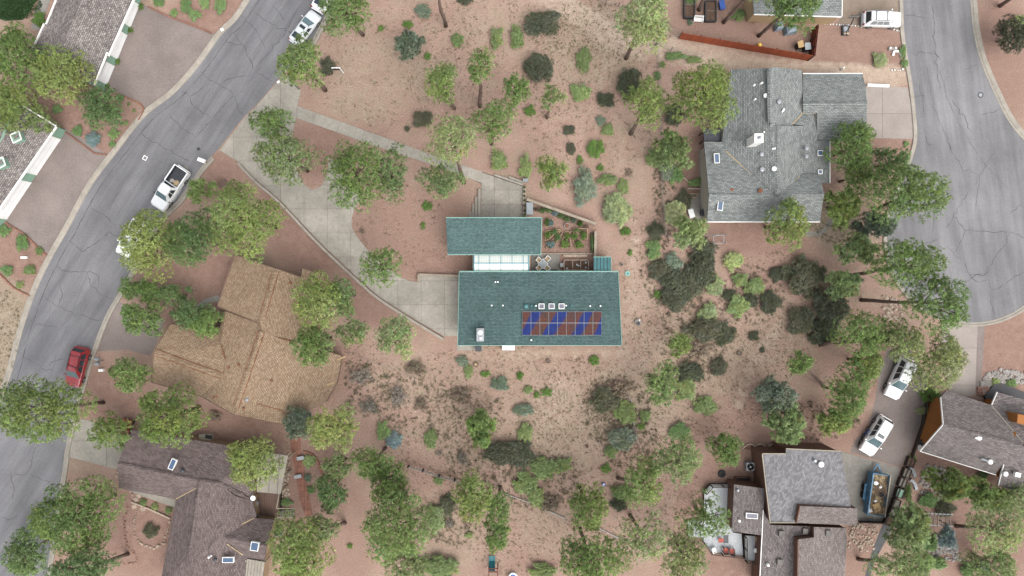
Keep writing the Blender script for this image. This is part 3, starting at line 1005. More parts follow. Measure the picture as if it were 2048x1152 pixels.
def skylight(root, px, py, h, w, l, rz, glass='skylight_glass', frame='white_trim'):
    p = P(px, py, h)
    f = MB()
    R = Matrix.Rotation(rz, 3, 'Z')
    for dx, dy, sx, sy in ((0, l / 2 - .03, w, .06), (0, -l / 2 + .03, w, .06), (w / 2 - .03, 0, .06, l - .12), (-w / 2 + .03, 0, .06, l - .12)):
        f.box(p + R @ Vector((dx, dy, 0.0)), (sx, sy, 0.36), rz)
    o = mesh_obj('skylight', f, frame, root)
    mesh_obj('pane', MB().box(p + Vector((0, 0, 0.06)), (w - .12, l - .12, 0.2), rz), glass, o)
    return o

def vent_pipe(root, px, py, h, r=0.08, hh=0.45, mat='metal_white', cap=True):
    p = P(px, py, h)
    mb = MB().lathe(p - Vector((0, 0, 0.1)), [(r * 1.6, 0), (r * 1.5, 0.12), (r, 0.16), (r, hh)] + ([(r * 1.5, hh + .02), (r * 1.3, hh + .08)] if cap else []), 10)
    return mesh_obj('vent_pipe', mb, mat, root)

def roof_vent(root, px, py, h, r=0.28, mat='metal_white', name='roof_vent'):
    p = P(px, py, h)
    mb = MB().lathe(p - Vector((0, 0, 0.1)), [(r * 0.7, 0), (r * 0.7, 0.2), (r, 0.24), (r * 0.9, 0.36), (r * 0.4, 0.42)], 14)
    return mesh_obj(name, mb, mat, root, smooth=False)

# ---- green-roofed house in the middle: two single slopes falling towards a glazed link
NE, SE_ = 2.7, 5.1
mh = house('green_roof_house', 'house with green shingle roofs, solar panels and a white glazed link', [
    [(919, 544, NE), (1236, 544, NE), (1243, 690, SE_), (916, 690, SE_)],
    [(892, 436, 4.7), (1083, 436, 4.7), (1081, 510, 2.8), (895, 510, 2.8)],
], 'siding_cream', 'roof_green', 0.45)
def roofz(py, a=(544, NE), b=(690, SE_)):
    return a[1] + (b[1] - a[1]) * (py - a[0]) / (b[0] - a[0])
edge_board(mh, (919, 544, NE), (1236, 544, NE), 'teal_trim', 'gutter', 0.12, 0.12, -0.02)
edge_board(mh, (916, 690, SE_), (1243, 690, SE_), 'teal_trim', 'fascia', 0.06, 0.24)
edge_board(mh, (892, 436, 4.7), (1083, 436, 4.7), 'teal_trim', 'fascia', 0.08, 0.2)
edge_board(mh, (919, 544, NE), (916, 690, SE_), 'teal_trim', 'fascia', 0.06, 0.2)
edge_board(mh, (1236, 544, NE), (1243, 690, SE_), 'teal_trim', 'fascia', 0.06, 0.2)
edge_board(mh, (895, 510, 2.8), (1081, 510, 2.8), 'teal_trim', 'gutter', 0.12, 0.12, -0.02)
edge_board(mh, (1083, 436, 4.7), (1081, 510, 2.8), 'teal_trim', 'fascia', 0.06, 0.2)
for x in (923, 930, 936, 945, 1060, 1076, 1090, 1100, 1108, 1126, 1142, 1152, 1158, 1174, 1189, 1203, 1212, 1221, 1230):
    mesh_obj('gutter_bracket', MB().box(P(x, 543.6, NE + 0.06), (0.06, 0.16, 0.04)), 'plastic_grey', mh)
for x in (897, 903, 909, 915, 922, 928, 938, 1061, 1070, 1076):
    mesh_obj('gutter_bracket', MB().box(P(x, 509.8, 2.86), (0.06, 0.16, 0.04)), 'plastic_grey', mh)
for x in (1083, 1103, 1123):
    skylight(mh, x, 612.5, roofz(612.5) + 0.12, 0.66, 0.62, 0, 'skylight_grey', 'white_trim')
for x, y in ((991, 564), (996, 564), (983.5, 611), (1006, 611), (1072, 611.5), (1132, 611), (1180, 612), (1200.5, 612), (1062.5, 680)):
    vent_pipe(mh, x, y, roofz(y), 0.065, 0.3)
for x, y, r in ((1052, 612.5, 0.26), (1063, 611.5, 0.14), (1069, 612, 0.13), (1142, 612, 0.14)):
    roof_vent(mh, x, y, roofz(y), r, 'teal_metal')
hv = P(961, 669, 5.3)
ch = mesh_obj('chimney', MB().box(hv, (0.82, 1.45, 1.3)), 'metal_grey', mh)
mesh_obj('flue', MB().lathe(hv + Vector((0, 0.3, 0.6)), [(0.2, 0), (0.2, 0.35), (0.27, 0.37), (0.1, 0.5)], 12), 'metal_white', ch)
mesh_obj('flue', MB().box(hv + Vector((0.08, -0.38, 0.75)), (0.28, 0.2, 0.2)), 'metal_white', ch)

# glazed link roof: twelve milky sheets between blue bars
lk = MB().prism([XY(945, 509, 2.0), XY(1060, 509, 2.0), XY(1060, 547, 2.0), XY(945, 547, 2.0)], 0, 1.95)
mesh_obj('wall', lk, 'siding_cream', mh)
cols = [948.2, 957.6, 979.7, 1001.9, 1024.2, 1046.6, 1056.4]
gr = mesh_obj('glazed_roof', MB().prism([XY(946.5, 508.5, 2.4), XY(1058, 508.5, 2.4), XY(1058, 545.5, 2.4), XY(946.5, 545.5, 2.4)], 2.0, 2.36), 'blue_bar', mh)
for i in range(6):
    for y0, y1, z0, z1 in ((509.5, 526.1, 2.42, 2.62), (527.5, 545, 2.62, 2.42)):
        q = [P(cols[i] + 0.5, y0, z0), P(cols[i + 1] - 0.5, y0, z0), P(cols[i + 1] - 0.5, y1, z1), P(cols[i] + 0.5, y1, z1)]
        mb = MB().add(q + [p - Vector((0, 0, 0.04)) for p in q], [(3, 2, 1, 0), (4, 5, 6, 7), (0, 1, 5, 4), (1, 2, 6, 5), (2, 3, 7, 6), (3, 0, 4, 7)])
        mesh_obj('pane', mb, 'poly_sheet', gr)
for x in cols:
    m2 = MB().bar(P(x, 509, 2.44), P(x, 526.8, 2.64), 0.05, 0.07)
    mesh_obj('glazing_bar', m2, 'blue_bar', gr)
    mesh_obj('glazing_bar', MB().bar(P(x, 526.8, 2.64), P(x, 545.2, 2.44), 0.05, 0.07), 'blue_bar', gr)
mesh_obj('glazing_bar', MB().bar(P(947.5, 526.8, 2.66), P(1057, 526.8, 2.66), 0.08, 0.08), 'blue_bar', gr)

# solar array
sa_root = thing('solar_array', 'two rows of solar panels with painted blue and red reflections on the green roof', 'solar panels', P(1124, 647, roofz(647)))
sx0, sx1, sy = 1044.3, 1203.5, (623.0, 646.0, 670.8)
for r in range(2):
    for c_ in range(9):
        xa, xb = sx0 + (sx1 - sx0) * c_ / 9 + 0.3, sx0 + (sx1 - sx0) * (c_ + 1) / 9 - 0.3
        ya, yb = sy[r] + 0.3, sy[r + 1] - 0.3
        za, zb = roofz(ya) + 0.14, roofz(yb) + 0.14
        def hp(x, y, up=0):
            return P(x, y, roofz(y) + 0.14 + up)
        q = [hp(xa, ya), hp(xb, ya), hp(xb, yb), hp(xa, yb)]
        mb = MB().add(q + [p - Vector((0, 0, 0.05)) for p in q], [(3, 2, 1, 0), (4, 5, 6, 7), (0, 1, 5, 4), (1, 2, 6, 5), (2, 3, 7, 6), (3, 0, 4, 7)])
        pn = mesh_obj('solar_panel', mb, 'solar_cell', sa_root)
        uvl = pn.data.uv_layers.new(name='UVMap')
        for lp in pn.data.loops:
            co = pn.data.vertices[lp.vertex_index].co
            uvl.data[lp.index].uv = (co.x + 5, co.y + 5)
        fr = MB()
        for u, v in ((0, 1), (1, 2), (2, 3), (3, 0)):
            fr.bar(q[u] + Vector((0, 0, .012)), q[v] + Vector((0, 0, .012)), 0.022, 0.03)
        mesh_obj('frame', fr, 'metal_grey', pn)

# ---- lean-to with teal sheet-metal roof
sh = thing('metal_shed', 'small shed with ribbed teal metal roof at the corner of the green-roofed house', 'shed', P(1204, 528))
mesh_obj('wall', MB().prism([XY(1190, 517, 1.2), XY(1219, 517, 1.2), XY(1219, 541, 1.2), XY(1190, 541, 1.2)], 0, 2.0), 'teal_metal', sh)
rs = MB().add([P(1187, 514, 2.1), P(1222, 514, 2.1), P(1222, 543.2, 2.5), P(1187, 543.2, 2.5), P(1187, 514, 2.04), P(1222, 514, 2.04), P(1222, 543.2, 2.44), P(1187, 543.2, 2.44)],
              [(3, 2, 1, 0), (4, 5, 6, 7), (0, 1, 5, 4), (1, 2, 6, 5), (2, 3, 7, 6), (3, 0, 4, 7)])
rf = mesh_obj('roof', rs, 'teal_metal', sh)
for k in range(6):
    x = 1187.5 + k * 6.8
    mesh_obj('roof_seam', MB().bar(P(x, 514.2, 2.13), P(x, 543, 2.53), 0.05, 0.06), 'plastic_dark', rf)
for a, b in (((1187, 514, 2.12), (1222, 514, 2.12)), ((1222, 514, 2.12), (1222, 543, 2.52))):
    mesh_obj('trim', MB().bar(P(*a), P(*b), 0.07, 0.1), 'teal_trim', sh)

# ---- tan-roofed house
th = house('tan_roof_house', 'large house with tan shingle roof of several ridges beside the street', [
    [(470, 510, 2.9), (552, 538, 4.7), (520, 648, 4.7), (435, 614, 2.9)],
    [(552, 538, 4.7), (602, 555, 3.6), (605, 537, 3.5), (650, 551, 2.5), (628, 694, 2.7), (557, 676, 4.1), (524, 660, 4.7), (520, 648, 4.7)],
    [(524, 660, 4.6), (557, 676, 4.2), (628, 694, 3.0), (684, 712, 2.4), (674, 764, 2.4), (653, 803, 2.4), (592, 836, 2.7), (567, 822, 3.2), (514, 807, 4.0), (472, 812, 4.6)],
    [(472, 812, 4.4), (514, 807, 3.75), (567, 822, 2.95), (592, 837, 2.6), (567, 849, 2.5), (468, 829, 4.1)],
    [(450, 622, 2.9), (520, 648, 4.3), (524, 660, 4.6), (472, 812, 4.6), (468, 829, 4.2), (402, 792, 2.8), (445, 752, 4.0), (450, 720, 3.8), (442, 690, 3.3), (435, 670, 2.8)],
    [(341, 648, 2.8), (435, 670, 2.8), (442, 690, 3.3), (450, 720, 3.8), (445, 752, 4.2), (308, 703, 4.2)],
    [(308, 703, 4.2), (445, 752, 4.2), (402, 792, 2.8), (330, 772, 2.8), (303, 764, 2.8)],
], 'siding_tan', 'roof_tan', 0.4)
for a, b in (((551, 543, 4.72), (521, 645, 4.72)), ((523, 663, 4.72), (471, 815, 4.55)), ((311, 705, 4.25), (443, 752, 4.22))):
    ridge_cap(th, a, b, 'roof_tan', 0.62, 0.4, 0.09)
    for s in (-1, 1):
        pa, pb = P(*a), P(*b)
        q = (pb - pa).normalized()
        o_ = Vector((-q.y, q.x, 0)) * 0.34 * s + Vector((0, 0, -0.06))
        mesh_obj('ridge_vent', MB().bar(pa + o_, pb + o_, 0.07, 0.08), 'terracotta', th)
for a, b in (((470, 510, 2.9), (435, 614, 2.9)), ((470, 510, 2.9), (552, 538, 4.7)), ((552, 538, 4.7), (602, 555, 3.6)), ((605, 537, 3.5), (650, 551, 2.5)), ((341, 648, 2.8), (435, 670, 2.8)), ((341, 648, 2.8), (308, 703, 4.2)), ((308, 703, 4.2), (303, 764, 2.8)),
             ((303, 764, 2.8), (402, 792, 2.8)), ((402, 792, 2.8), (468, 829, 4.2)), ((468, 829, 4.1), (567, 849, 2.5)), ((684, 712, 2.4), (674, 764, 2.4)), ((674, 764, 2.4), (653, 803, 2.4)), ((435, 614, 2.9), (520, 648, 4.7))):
    edge_board(th, a, b, 'deck_brown', 'fascia', 0.07, 0.2, -0.06)  # boards coloured dark to paint in the shadow line along the eaves
for a, b, h0, h1 in (((557, 676), (590, 685), 4.2, 3.6), ((514, 807), (567, 822), 4.0, 3.2), ((442, 690), (450, 718), 3.5, 3.95)):
    mesh_obj('flashing', MB().bar(P(*a, h0 + .03), P(*b, h1 + .03), 0.09, 0.08), 'terracotta', th)
for x, y, h in ((459, 735, 3.9), (479, 729, 4.2), (545, 761, 3.7), (431, 793, 3.2), (437, 792, 3.3), (489, 816, 3.9), (582, 566, 3.9)):
    vent_pipe(th, x, y, h, 0.1, 0.4, 'terracotta')
roof_vent(th, 495, 799, 4.2, 0.22, 'metal_grey')
for x, y in ((663, 652), (692, 713), (672, 764)):
    mesh_obj('rafter_tail', MB().bar(P(x, y, 2.3), P(x - 18, y + 6, 2.5), 0.2, 0.2), 'stucco_tan', th)

# ---- brown-roofed house below it
bh = house('brown_roof_house', 'brown shingle house with skylights and a garden bed ringed by stones', [
    [(235, 927, 4.6), (264, 860, 2.9), (450, 890, 2.9), (515, 902, 2.9), (509, 962, 3.0), (505, 1002, 2.9), (470, 992, 3.7), (438, 966, 4.7), (400, 961, 4.7)],
    [(235, 927, 4.6), (400, 961, 4.7), (393, 976, 4.2), (352, 998, 2.9), (238, 977, 2.9)],
    [(352, 998, 2.9), (393, 976, 4.2), (400, 963, 4.8), (378, 1111, 4.8), (397, 1112, 4.8), (395, 1180, 4.8), (318, 1180, 2.9)],
    [(400, 961, 4.8), (438, 966, 4.8), (470, 992, 3.9), (506, 1002, 3.1), (513, 1033, 2.9), (509, 1036, 3.0), (448, 1074, 4.6), (397, 1112, 4.8), (378, 1111, 4.8)],
    [(448, 1074, 4.6), (509, 1036, 3.0), (548, 1039, 2.6), (533, 1091, 4.2), (496, 1083, 4.6)],
    [(448, 1074, 4.6), (496, 1083, 4.6), (533, 1091, 4.2), (528, 1125, 3.0), (486, 1111, 3.2)],
    [(448, 1074, 4.6), (486, 1111, 3.2), (528, 1125, 3.0), (524, 1180, 2.9), (395, 1180, 4.8), (397, 1112, 4.8)],
], 'siding_tan', 'roof_brown', 0.35)
for a, b in (((236, 927, 4.62), (400, 961, 4.72)), ((400, 962, 4.8), (378, 1111, 4.8)), ((400, 961, 4.76), (438, 966, 4.76)), ((438, 966, 4.75), (504, 1002, 3.0)), ((448, 1074, 4.62), (532, 1091, 4.25))):
    ridge_cap(bh, a, b, 'roof_brown', 0.42, 0.36, 0.08)
for a, b in (((352, 998, 2.95), (393, 976, 4.24)), ((509, 1036, 3.06), (468, 1056, 4.0)), ((454, 1088, 4.4), (486, 1110, 3.25))):
    mesh_obj('valley_flashing', MB().bar(P(*a), P(*b), 0.1, 0.05), 'straw', bh)
skylight(bh, 346, 928, 4.35, 0.62, 1.25, math.radians(-24))
skylight(bh, 457, 1119, 4.3, 1.3, 0.62, math.radians(0))
skylight(bh, 510, 1092, 4.5, 0.9, 1.0, math.radians(-10), 'skylight_glass', 'plastic_white')
roof_vent(bh, 366, 941, 4.5, 0.22, 'plastic_dark')
roof_vent(bh, 431, 1118, 4.5, 0.2, 'plastic_dark')
vent_pipe(bh, 421, 1112, 4.6, 0.09, 0.5)
p = P(508, 995, 3.3)
mesh_obj('satellite_dish', MB().lathe(p, [(0.05, 0), (0.12, 0.2), (0.28, 0.28), (0.3, 0.3), (0.1, 0.22)], 14), 'metal_white', bh)
edge_board(bh, (470, 993, 3.75), (505, 1003, 2.95), 'tan_trim', 'fascia', 0.08, 0.16)
pc = MB().prism([XY(514, 903, 2.85), XY(576, 911, 2.85), XY(561, 988, 2.85), XY(514, 984, 2.85)], 2.72, 2.85)
cov = thing('patio_cover', 'flat pale patio cover beside the brown roof', 'patio cover', P(545, 950))
mesh_obj('roof', pc, 'patio_cover', cov)
for x, y in ((575, 916), (568, 952), (560, 984), (520, 982)):
    a = P(x, y, 2.7)
    mesh_obj('post', MB().box((a.x, a.y, 1.36), (0.16, 0.16, 2.7)), 'tan_trim', cov)
for x, y in ((524, 906), (543, 908), (560, 910)):
    mesh_obj('beam', MB().bar(P(x, y, 2.88), P(x - 6, y + 76, 2.88), 0.07, 0.05), 'timber_grey', cov)
pc2 = thing('patio_cover', 'small ribbed pale patio cover at the lower edge of the brown roof', 'patio cover', P(510, 1150))
mesh_obj('roof', MB().prism([XY(494, 1118, 3.3), XY(529, 1124, 3.3), XY(522, 1180, 3.3), XY(488, 1180, 3.3)], 3.2, 3.3), 'patio_cover', pc2)
for k in range(5):
    x = 498 + k * 6.2
    mesh_obj('rib', MB().bar(P(x, 1121, 3.32), P(x - 6, 1178, 3.32), 0.06, 0.05), 'timber_grey', pc2)
for x, y in ((527, 1128), (492, 1122)):
    a = P(x, y, 3.2)
    mesh_obj('post', MB().box((a.x, a.y, 1.6), (0.14, 0.14, 3.2)), 'tan_trim', pc2)
# fireplace-like block and rail on the street side of the patio
blk = thing('outdoor_fireplace', 'pale square outdoor fireplace behind the brown-roofed house', 'fireplace', P(413, 872))
mesh_obj('surround', MB().prism([XY(404, 866), XY(428, 866), XY(428, 881), XY(404, 881)], 0, 0.9), 'siding_cream', blk)
mesh_obj('firebox', MB().prism([XY(411, 869, .9), XY(424, 871, .9), XY(423, 878, .9), XY(410, 876, .9)], 0.9, 0.94), 'metal_dark', blk)

# ---- grey-roofed house
gh = house('grey_roof_house', 'sprawling house with grey shingle roof and square white chimney', [
    [(1462, 139, 3.2), (1538, 136, 5.5), (1540, 252, 5.5), (1554, 252, 5.5), (1554, 391, 5.4), (1451, 300, 3.4), (1444, 284, 3.2)],
    [(1408, 283, 3.0), (1444, 284, 3.2), (1451, 300, 3.4), (1554, 391, 5.3), (1418, 390, 5.1)],
    [(1418, 390, 5.1), (1554, 391, 5.3), (1648, 388, 5.1), (1640, 443, 3.0), (1414, 443, 3.0)],
    [(1554, 391, 5.3), (1588, 365, 4.3), (1605, 347, 3.5), (1640, 347, 3.3), (1648, 388, 5.1)],
    [(1554, 252, 5.5), (1608, 252, 3.9), (1634, 226, 3.2), (1634, 282, 3.2), (1659, 282, 2.7), (1659, 366, 2.7), (1640, 366, 3.0), (1638, 349, 3.1), (1605, 347, 3.4), (1588, 365, 4.2), (1554, 391, 5.3)],
    [(1538, 136, 5.8), (1550, 134, 5.4), (1604, 140, 3.7), (1606, 225, 3.7), (1585, 248, 4.3), (1540, 247, 5.8)],
    [(1585, 248, 4.1), (1606, 225, 3.5), (1634, 226, 3.3), (1609, 252, 4.0)],
    [(1606, 148, 2.8), (1725, 148, 2.8), (1731, 172, 3.5), (1734, 206, 4.3), (1606, 207, 4.3)],
    [(1606, 207, 4.3), (1734, 206, 4.3), (1733, 250, 3.4), (1728, 282, 2.8), (1634, 282, 2.8), (1634, 226, 3.9), (1606, 225, 3.9)],
], 'siding_cream', 'roof_grey', 0.4)
for a, b in (((1538, 137, 5.82), (1540, 247, 5.82)), ((1554, 253, 5.52), (1554, 391, 5.42)), ((1418, 390, 5.12), (1648, 389, 5.12)), ((1606, 207, 4.32), (1734, 206, 4.32)), ((1540, 249, 5.6), (1585, 249, 4.3))):
    ridge_cap(gh, a, b, 'roof_grey', 0.45, 0.36, 0.08)
for a, b in (((1452, 302, 3.45), (1502, 349, 4.4)), ((1588, 366, 4.3), (1600, 352, 3.7)), ((1585, 248, 4.35), (1606, 226, 3.75))):
    mesh_obj('valley_flashing', MB().bar(P(*a), P(*b), 0.12, 0.04), 'straw', gh)
edge_board(gh, (1414, 443, 3.0), (1640, 443, 3.0), 'white_trim', 'gutter', 0.1, 0.12, -0.03)
edge_board(gh, (1606, 148, 2.8), (1725, 148, 2.8), 'white_trim', 'gutter', 0.1, 0.12, -0.03)
edge_board(gh, (1659, 282, 2.7), (1659, 366, 2.7), 'white_trim', 'gutter', 0.1, 0.12, -0.03)
c7 = P(1517.5, 276.5, 7.0)
cm = mesh_obj('chimney', MB().box((c7.x, c7.y, 5.6), (0.88, 0.92, 2.8)), 'white_trim', gh)
mesh_obj('chimney_cap', MB().box((c7.x, c7.y, 7.03), (0.98, 1.02, 0.08)), 'white_trim', cm)
mesh_obj('flue', MB().lathe((c7.x, c7.y, 7.06), [(0.14, 0), (0.14, 0.3), (0.2, 0.32), (0.05, 0.42)], 12), 'metal_grey', cm)
for x, y, h, w_, l_, r in ((1433, 317, 3.85, 0.6, 1.1, 4), (1440, 411, 4.35, 0.62, 1.15, -6), (1639.5, 306.5, 3.15, 0.62, 0.62, 0), (1639.5, 344, 3.15, 0.5, 0.5, 0)):
    skylight(gh, x, y, h + 0.1, w_, l_, math.radians(r))
for x, y, h in ((1507.5, 171, 4.6), (1521, 168, 5.0), (1523, 167, 5.0), (1509, 199.5, 4.6), (1566, 220, 5.0), (1564, 223, 5.0), (1526.5, 265.5, 5.0), (1544, 298.5, 5.3), (1548, 298, 5.4), (1537, 423.5, 3.8)):
    vent_pipe(gh, x, y, h, 0.075, 0.35)
for x, y, h in ((1530.5, 192, 5.3), (1547, 338, 5.4)):
    roof_vent(gh, x, y, h, 0.28, 'metal_white')
for x, y, h, r in ((1557, 204, 5.3, .28), (1522, 309, 4.9, .28), (1523, 339, 4.9, .3), (1612, 297, 4.1, .24), (1612, 313, 4.1, .24)):
    roof_vent(gh, x, y, h, r, 'metal_grey')
for x, y, h in ((1462.5, 381, 4.7), (1519.5, 381.5, 5.1)):
    roof_vent(gh, x, y, h, 0.27, 'terracotta', 'flue_cap')
pr = thing('porch_roof', 'flat black porch roof tucked against the grey-roofed house under a pine', 'porch', P(1425, 272))
mesh_obj('roof', MB().prism([XY(1407, 258, 2.6), XY(1443, 258, 2.6), XY(1442, 282, 2.6), XY(1408, 282, 2.6)], 2.45, 2.6), 'porch_dark', pr)
for x, y in ((1409, 262), (1410, 279)):
    a = P(x, y, 2.4)
    mesh_obj('post', MB().box((a.x, a.y, 1.22), (0.12, 0.12, 2.44)), 'timber_dark', pr)
for k in range(3):
    mesh_obj('batten', MB().bar(P(1408, 264 + 6 * k, 2.62), P(1442, 264 + 6 * k, 2.62), 0.05, 0.05), 'metal_dark', pr)

# ---- house at the top edge
uh = house('tan_wall_house', 'grey-roofed house with tan wall cut by the top edge, behind the red fence', [
    [(1500, -80, 4.6), (1684, -80, 4.6), (1683, 33, 2.8), (1508, 28, 2.8)],
], 'stucco_tan', 'roof_grey', 0.12)
edge_board(uh, (1508, 28, 2.8), (1683, 33, 2.8), 'white_trim', 'gutter', 0.1, 0.1, -0.02)
edge_board(uh, (1684, -80, 4.6), (1683, 33, 2.8), 'white_trim', 'fascia', 0.07, 0.16, -0.02)

# ---- lower right house, several stepped roofs
lr = house('stepped_roof_house', 'brown-walled house of stepped mottled roofs beside the blue trailer', [
    [(1525, 908, 4.3), (1572, 908, 4.4), (1572, 898, 4.4), (1682, 903, 4.5), (1702, 1015, 4.9), (1600, 1012, 4.7), (1593, 1046, 4.6), (1541, 1046, 4.4)],
    [(1600, 1012, 5.4), (1715, 1017, 5.2), (1714, 1051, 4.9), (1593, 1046, 5.2)],
    [(1527, 1020, 3.3), (1541, 1050, 3.35), (1628, 1053, 3.5), (1628, 1075, 3.5), (1596, 1079, 3.4), (1594, 1180, 3.4), (1520, 1180, 3.2)],
    [(1628, 1054, 4.4), (1692, 1056, 3.9), (1694, 1078, 3.9), (1688, 1180, 3.9), (1595, 1180, 4.5), (1596, 1079, 4.5), (1628, 1075, 4.4)],
], 'stucco_brown', 'roof_mottled', 0.1, mats=['roof_mottled', 'roof_pinkbrown', 'roof_taupe', 'roof_pinkbrown'])
for a, b in (((1525, 908, 4.34), (1572, 908, 4.44)), ((1572, 898, 4.44), (1682, 903, 4.54)), ((1525, 908, 4.34), (1541, 1046, 4.44)), ((1541, 1046, 4.44), (1593, 1046, 4.64))):
    edge_board(lr, a, b, 'tan_trim', 'fascia', 0.08, 0.16, -0.02)
edge_board(lr, (1527, 1020, 3.3), (1520, 1160, 3.2), 'white_trim', 'gutter', 0.08, 0.12, 0)
edge_board(lr, (1596, 1079, 4.5), (1595, 1170, 4.5), 'stucco_brown', 'fascia', 0.1, 0.3, 0)
edge_board(lr, (1600, 1012, 5.4), (1593, 1046, 5.2), 'stucco_brown', 'fascia', 0.1, 0.3, 0)
roof_vent(lr, 1641, 928, 4.6, 0.34, 'metal_white')
vent_pipe(lr, 1629, 921, 4.6, 0.12, 0.3, 'metal_grey')
for x, y, h in ((1562, 1067, 3.55), (1610, 1062, 3.6), (1559, 1124, 3.5), (1656, 1066, 4.3)):
    skylight(lr, x, y, h, 0.55, 0.65, math.radians(-4), 'roof_felt', 'roof_felt')
vent_pipe(lr, 1535, 1129, 3.4, 0.1, 0.35)
wing = house('deck_wing', 'low brown-roofed room with long skylight next to the grey deck', [
    [(1468, 969, 3.0), (1529, 977, 3.3), (1526, 1071, 3.3), (1464, 1063, 3.0)],
], 'stucco_brown', 'roof_taupe', 0.12)
wing['category'] = 'building'
skylight(wing, 1503, 1031, 3.3, 1.35, 0.62, math.radians(-4), 'skylight_grey', 'plastic_white')
vent_pipe(wing, 1478, 1041, 3.1, 0.1, 0.3)
vent_pipe(wing, 1475, 980, 3.1, 0.1, 0.3, 'metal_grey')
# entrance walls standing in front of the upper roof
for q, h in (([(1503, 900), (1548, 896), (1549, 892), (1575, 892), (1576, 897), (1552, 897), (1551, 901), (1506, 905)], 2.6), ([(1576, 891), (1630, 892), (1630, 896), (1576, 895)], 1.5)):
    mesh_obj('parapet_wall', MB().prism([XY(*t) for t in q], 0, h), 'stucco_brown', lr)

# ---- right edge house with orange walls
rh = house('orange_wall_house', 'taupe-roofed house with bright orange walls at the right edge', [
    [(1886, 849, 5.2), (1881, 795, 3.3), (1892, 782, 2.8), (1983, 810, 2.8), (2046, 885, 4.9), (2046, 893, 5.2)],
    [(1983, 810, 2.8), (1994, 784, 2.8), (2080, 808, 2.8), (2110, 905, 5.0), (2046, 885, 4.9)],
    [(1886, 849, 5.2), (2046, 893, 5.2), (2006, 928, 3.6), (1991, 949, 2.8), (1840, 902, 2.8)],
    [(2006, 928, 3.5), (2046, 893, 5.1), (2110, 905, 5.1), (2110, 1008, 2.8), (1995, 971, 2.8)],
], 'stucco_orange', 'roof_taupe', 0.95)
for a, b in (((1881, 795, 3.3), (1886, 849, 5.2)), ((1886, 849, 5.2), (1840, 902, 2.8)), ((1840, 902, 2.8), (1991, 949, 2.8)), ((2006, 928, 3.6), (1995, 971, 2.8)), ((1983, 810, 2.8), (1994, 784, 2.8))):
    edge_board(rh, a, b, 'white_trim', 'fascia', 0.06, 0.18, 0.02)
ridge_cap(rh, (1887, 849.5, 5.22), (2046, 893, 5.24), 'roof_taupe', 0.4, 0.36, 0.06)
mesh_obj('valley_flashing', MB().bar(P(1984, 812, 2.86), P(2045, 884, 4.95), 0.1, 0.04), 'patio_cover', rh)
for x, y, h in ((1956.5, 875, 4.9), (1978.5, 923, 3.7)):
    roof_vent(rh, x, y, h, 0.3, 'metal_white')
vent_pipe(rh, 1950, 875, 4.8, 0.1, 0.3)
mesh_obj('flue_pipe', MB().tube([P(1962, 917, 3.9), P(1976, 922, 4.1)], 0.13, 8), 'metal_grey', rh)
roof_vent(rh, 2009, 947, 3.6, 0.3, 'metal_white', 'satellite_dish')
skylight(rh, 2034, 949, 4.0, 0.62, 0.5, math.radians(-12), 'metal_white')
mesh_obj('dormer', MB().prism([XY(2036, 828, 5), XY(2075, 836, 5), XY(2072, 856, 5), XY(2034, 846, 5)], 3.2, 5.0), 'stucco_orange', rh)

# ---- green and white terraces on the left
def terrace(label, planes, ground_line, doors, panels, roof_edge):
    t = house('terrace_house', label, planes, 'siding_green', 'roof_shake', 0.95)
    a, b = Vector(XY(*ground_line[0])), Vector(XY(*ground_line[1]))
    d = (b - a).normalized()
    out = Vector((-d.y, d.x))
    if out.x < 0:
        out = -out
    L = (b - a).length
    def panel(s0, s1, z0, z1, mat, name, proud):
        m0 = a + d * L * s0 + out * proud
        m1 = a + d * L * s1 + out * proud
        i0, i1 = m0 - out * 0.3, m1 - out * 0.3
        return mesh_obj(name, MB().prism([tuple(m0), tuple(m1), tuple(i1), tuple(i0)], z0, z1), mat, t)
    panel(-0.02, 1.02, 0.0, 2.62, 'siding_green', 'front_wall', 0.0)
    for s0, s1 in doors:
        dr = panel(s0, s1, 0.0, 2.3, 'garage_door', 'garage_door', 0.05)
        panel(s0 - .012, s0, 0, 2.4, 'white_trim', 'door_frame', 0.08)
        panel(s1, s1 + .012, 0, 2.4, 'white_trim', 'door_frame', 0.08)
        panel(s0, s1, 2.3, 2.4, 'white_trim', 'door_frame', 0.08)
        for z in (0.8, 1.55):
            m0, m1 = a + d * L * (s0 + .004) + out * 0.056, a + d * L * (s1 - .004) + out * 0.056
            mesh_obj('door_seam', MB().bar((m0.x, m0.y, z), (m1.x, m1.y, z), 0.006, 0.014), 'plastic_grey', dr)
    for e0, e1 in roof_edge:
        edge_board(t, e0, e1, 'white_trim', 'fascia', 0.14, 0.22, 0.0)
    return t
ta = terrace('grey shake-roofed terrace with three white garage doors at the top left', [
    [(114, 0, 2.8), (126, -40, 2.8), (182, -40, 4.4), (160, 10, 4.4), (110, 125, 4.4), (62, 110, 2.8), (90, 48, 2.8), (94, 49, 2.8)],
    [(182, -40, 4.4), (284, -40, 2.75), (266, 0, 2.75), (190, 168, 2.75), (160, 152, 3.4), (110, 125, 4.4), (160, 10, 4.4)],
], ((284, -4), (210, 178)), [(0.09, 0.31), (0.42, 0.66), (0.76, 0.94)], None, [((270, -8, 2.8), (216, 112, 2.8)), ((214, 104, 2.85), (188, 170, 2.85)), ((114, 0, 2.85), (94, 49, 2.85)), ((90, 48, 2.85), (66, 100, 2.85))])
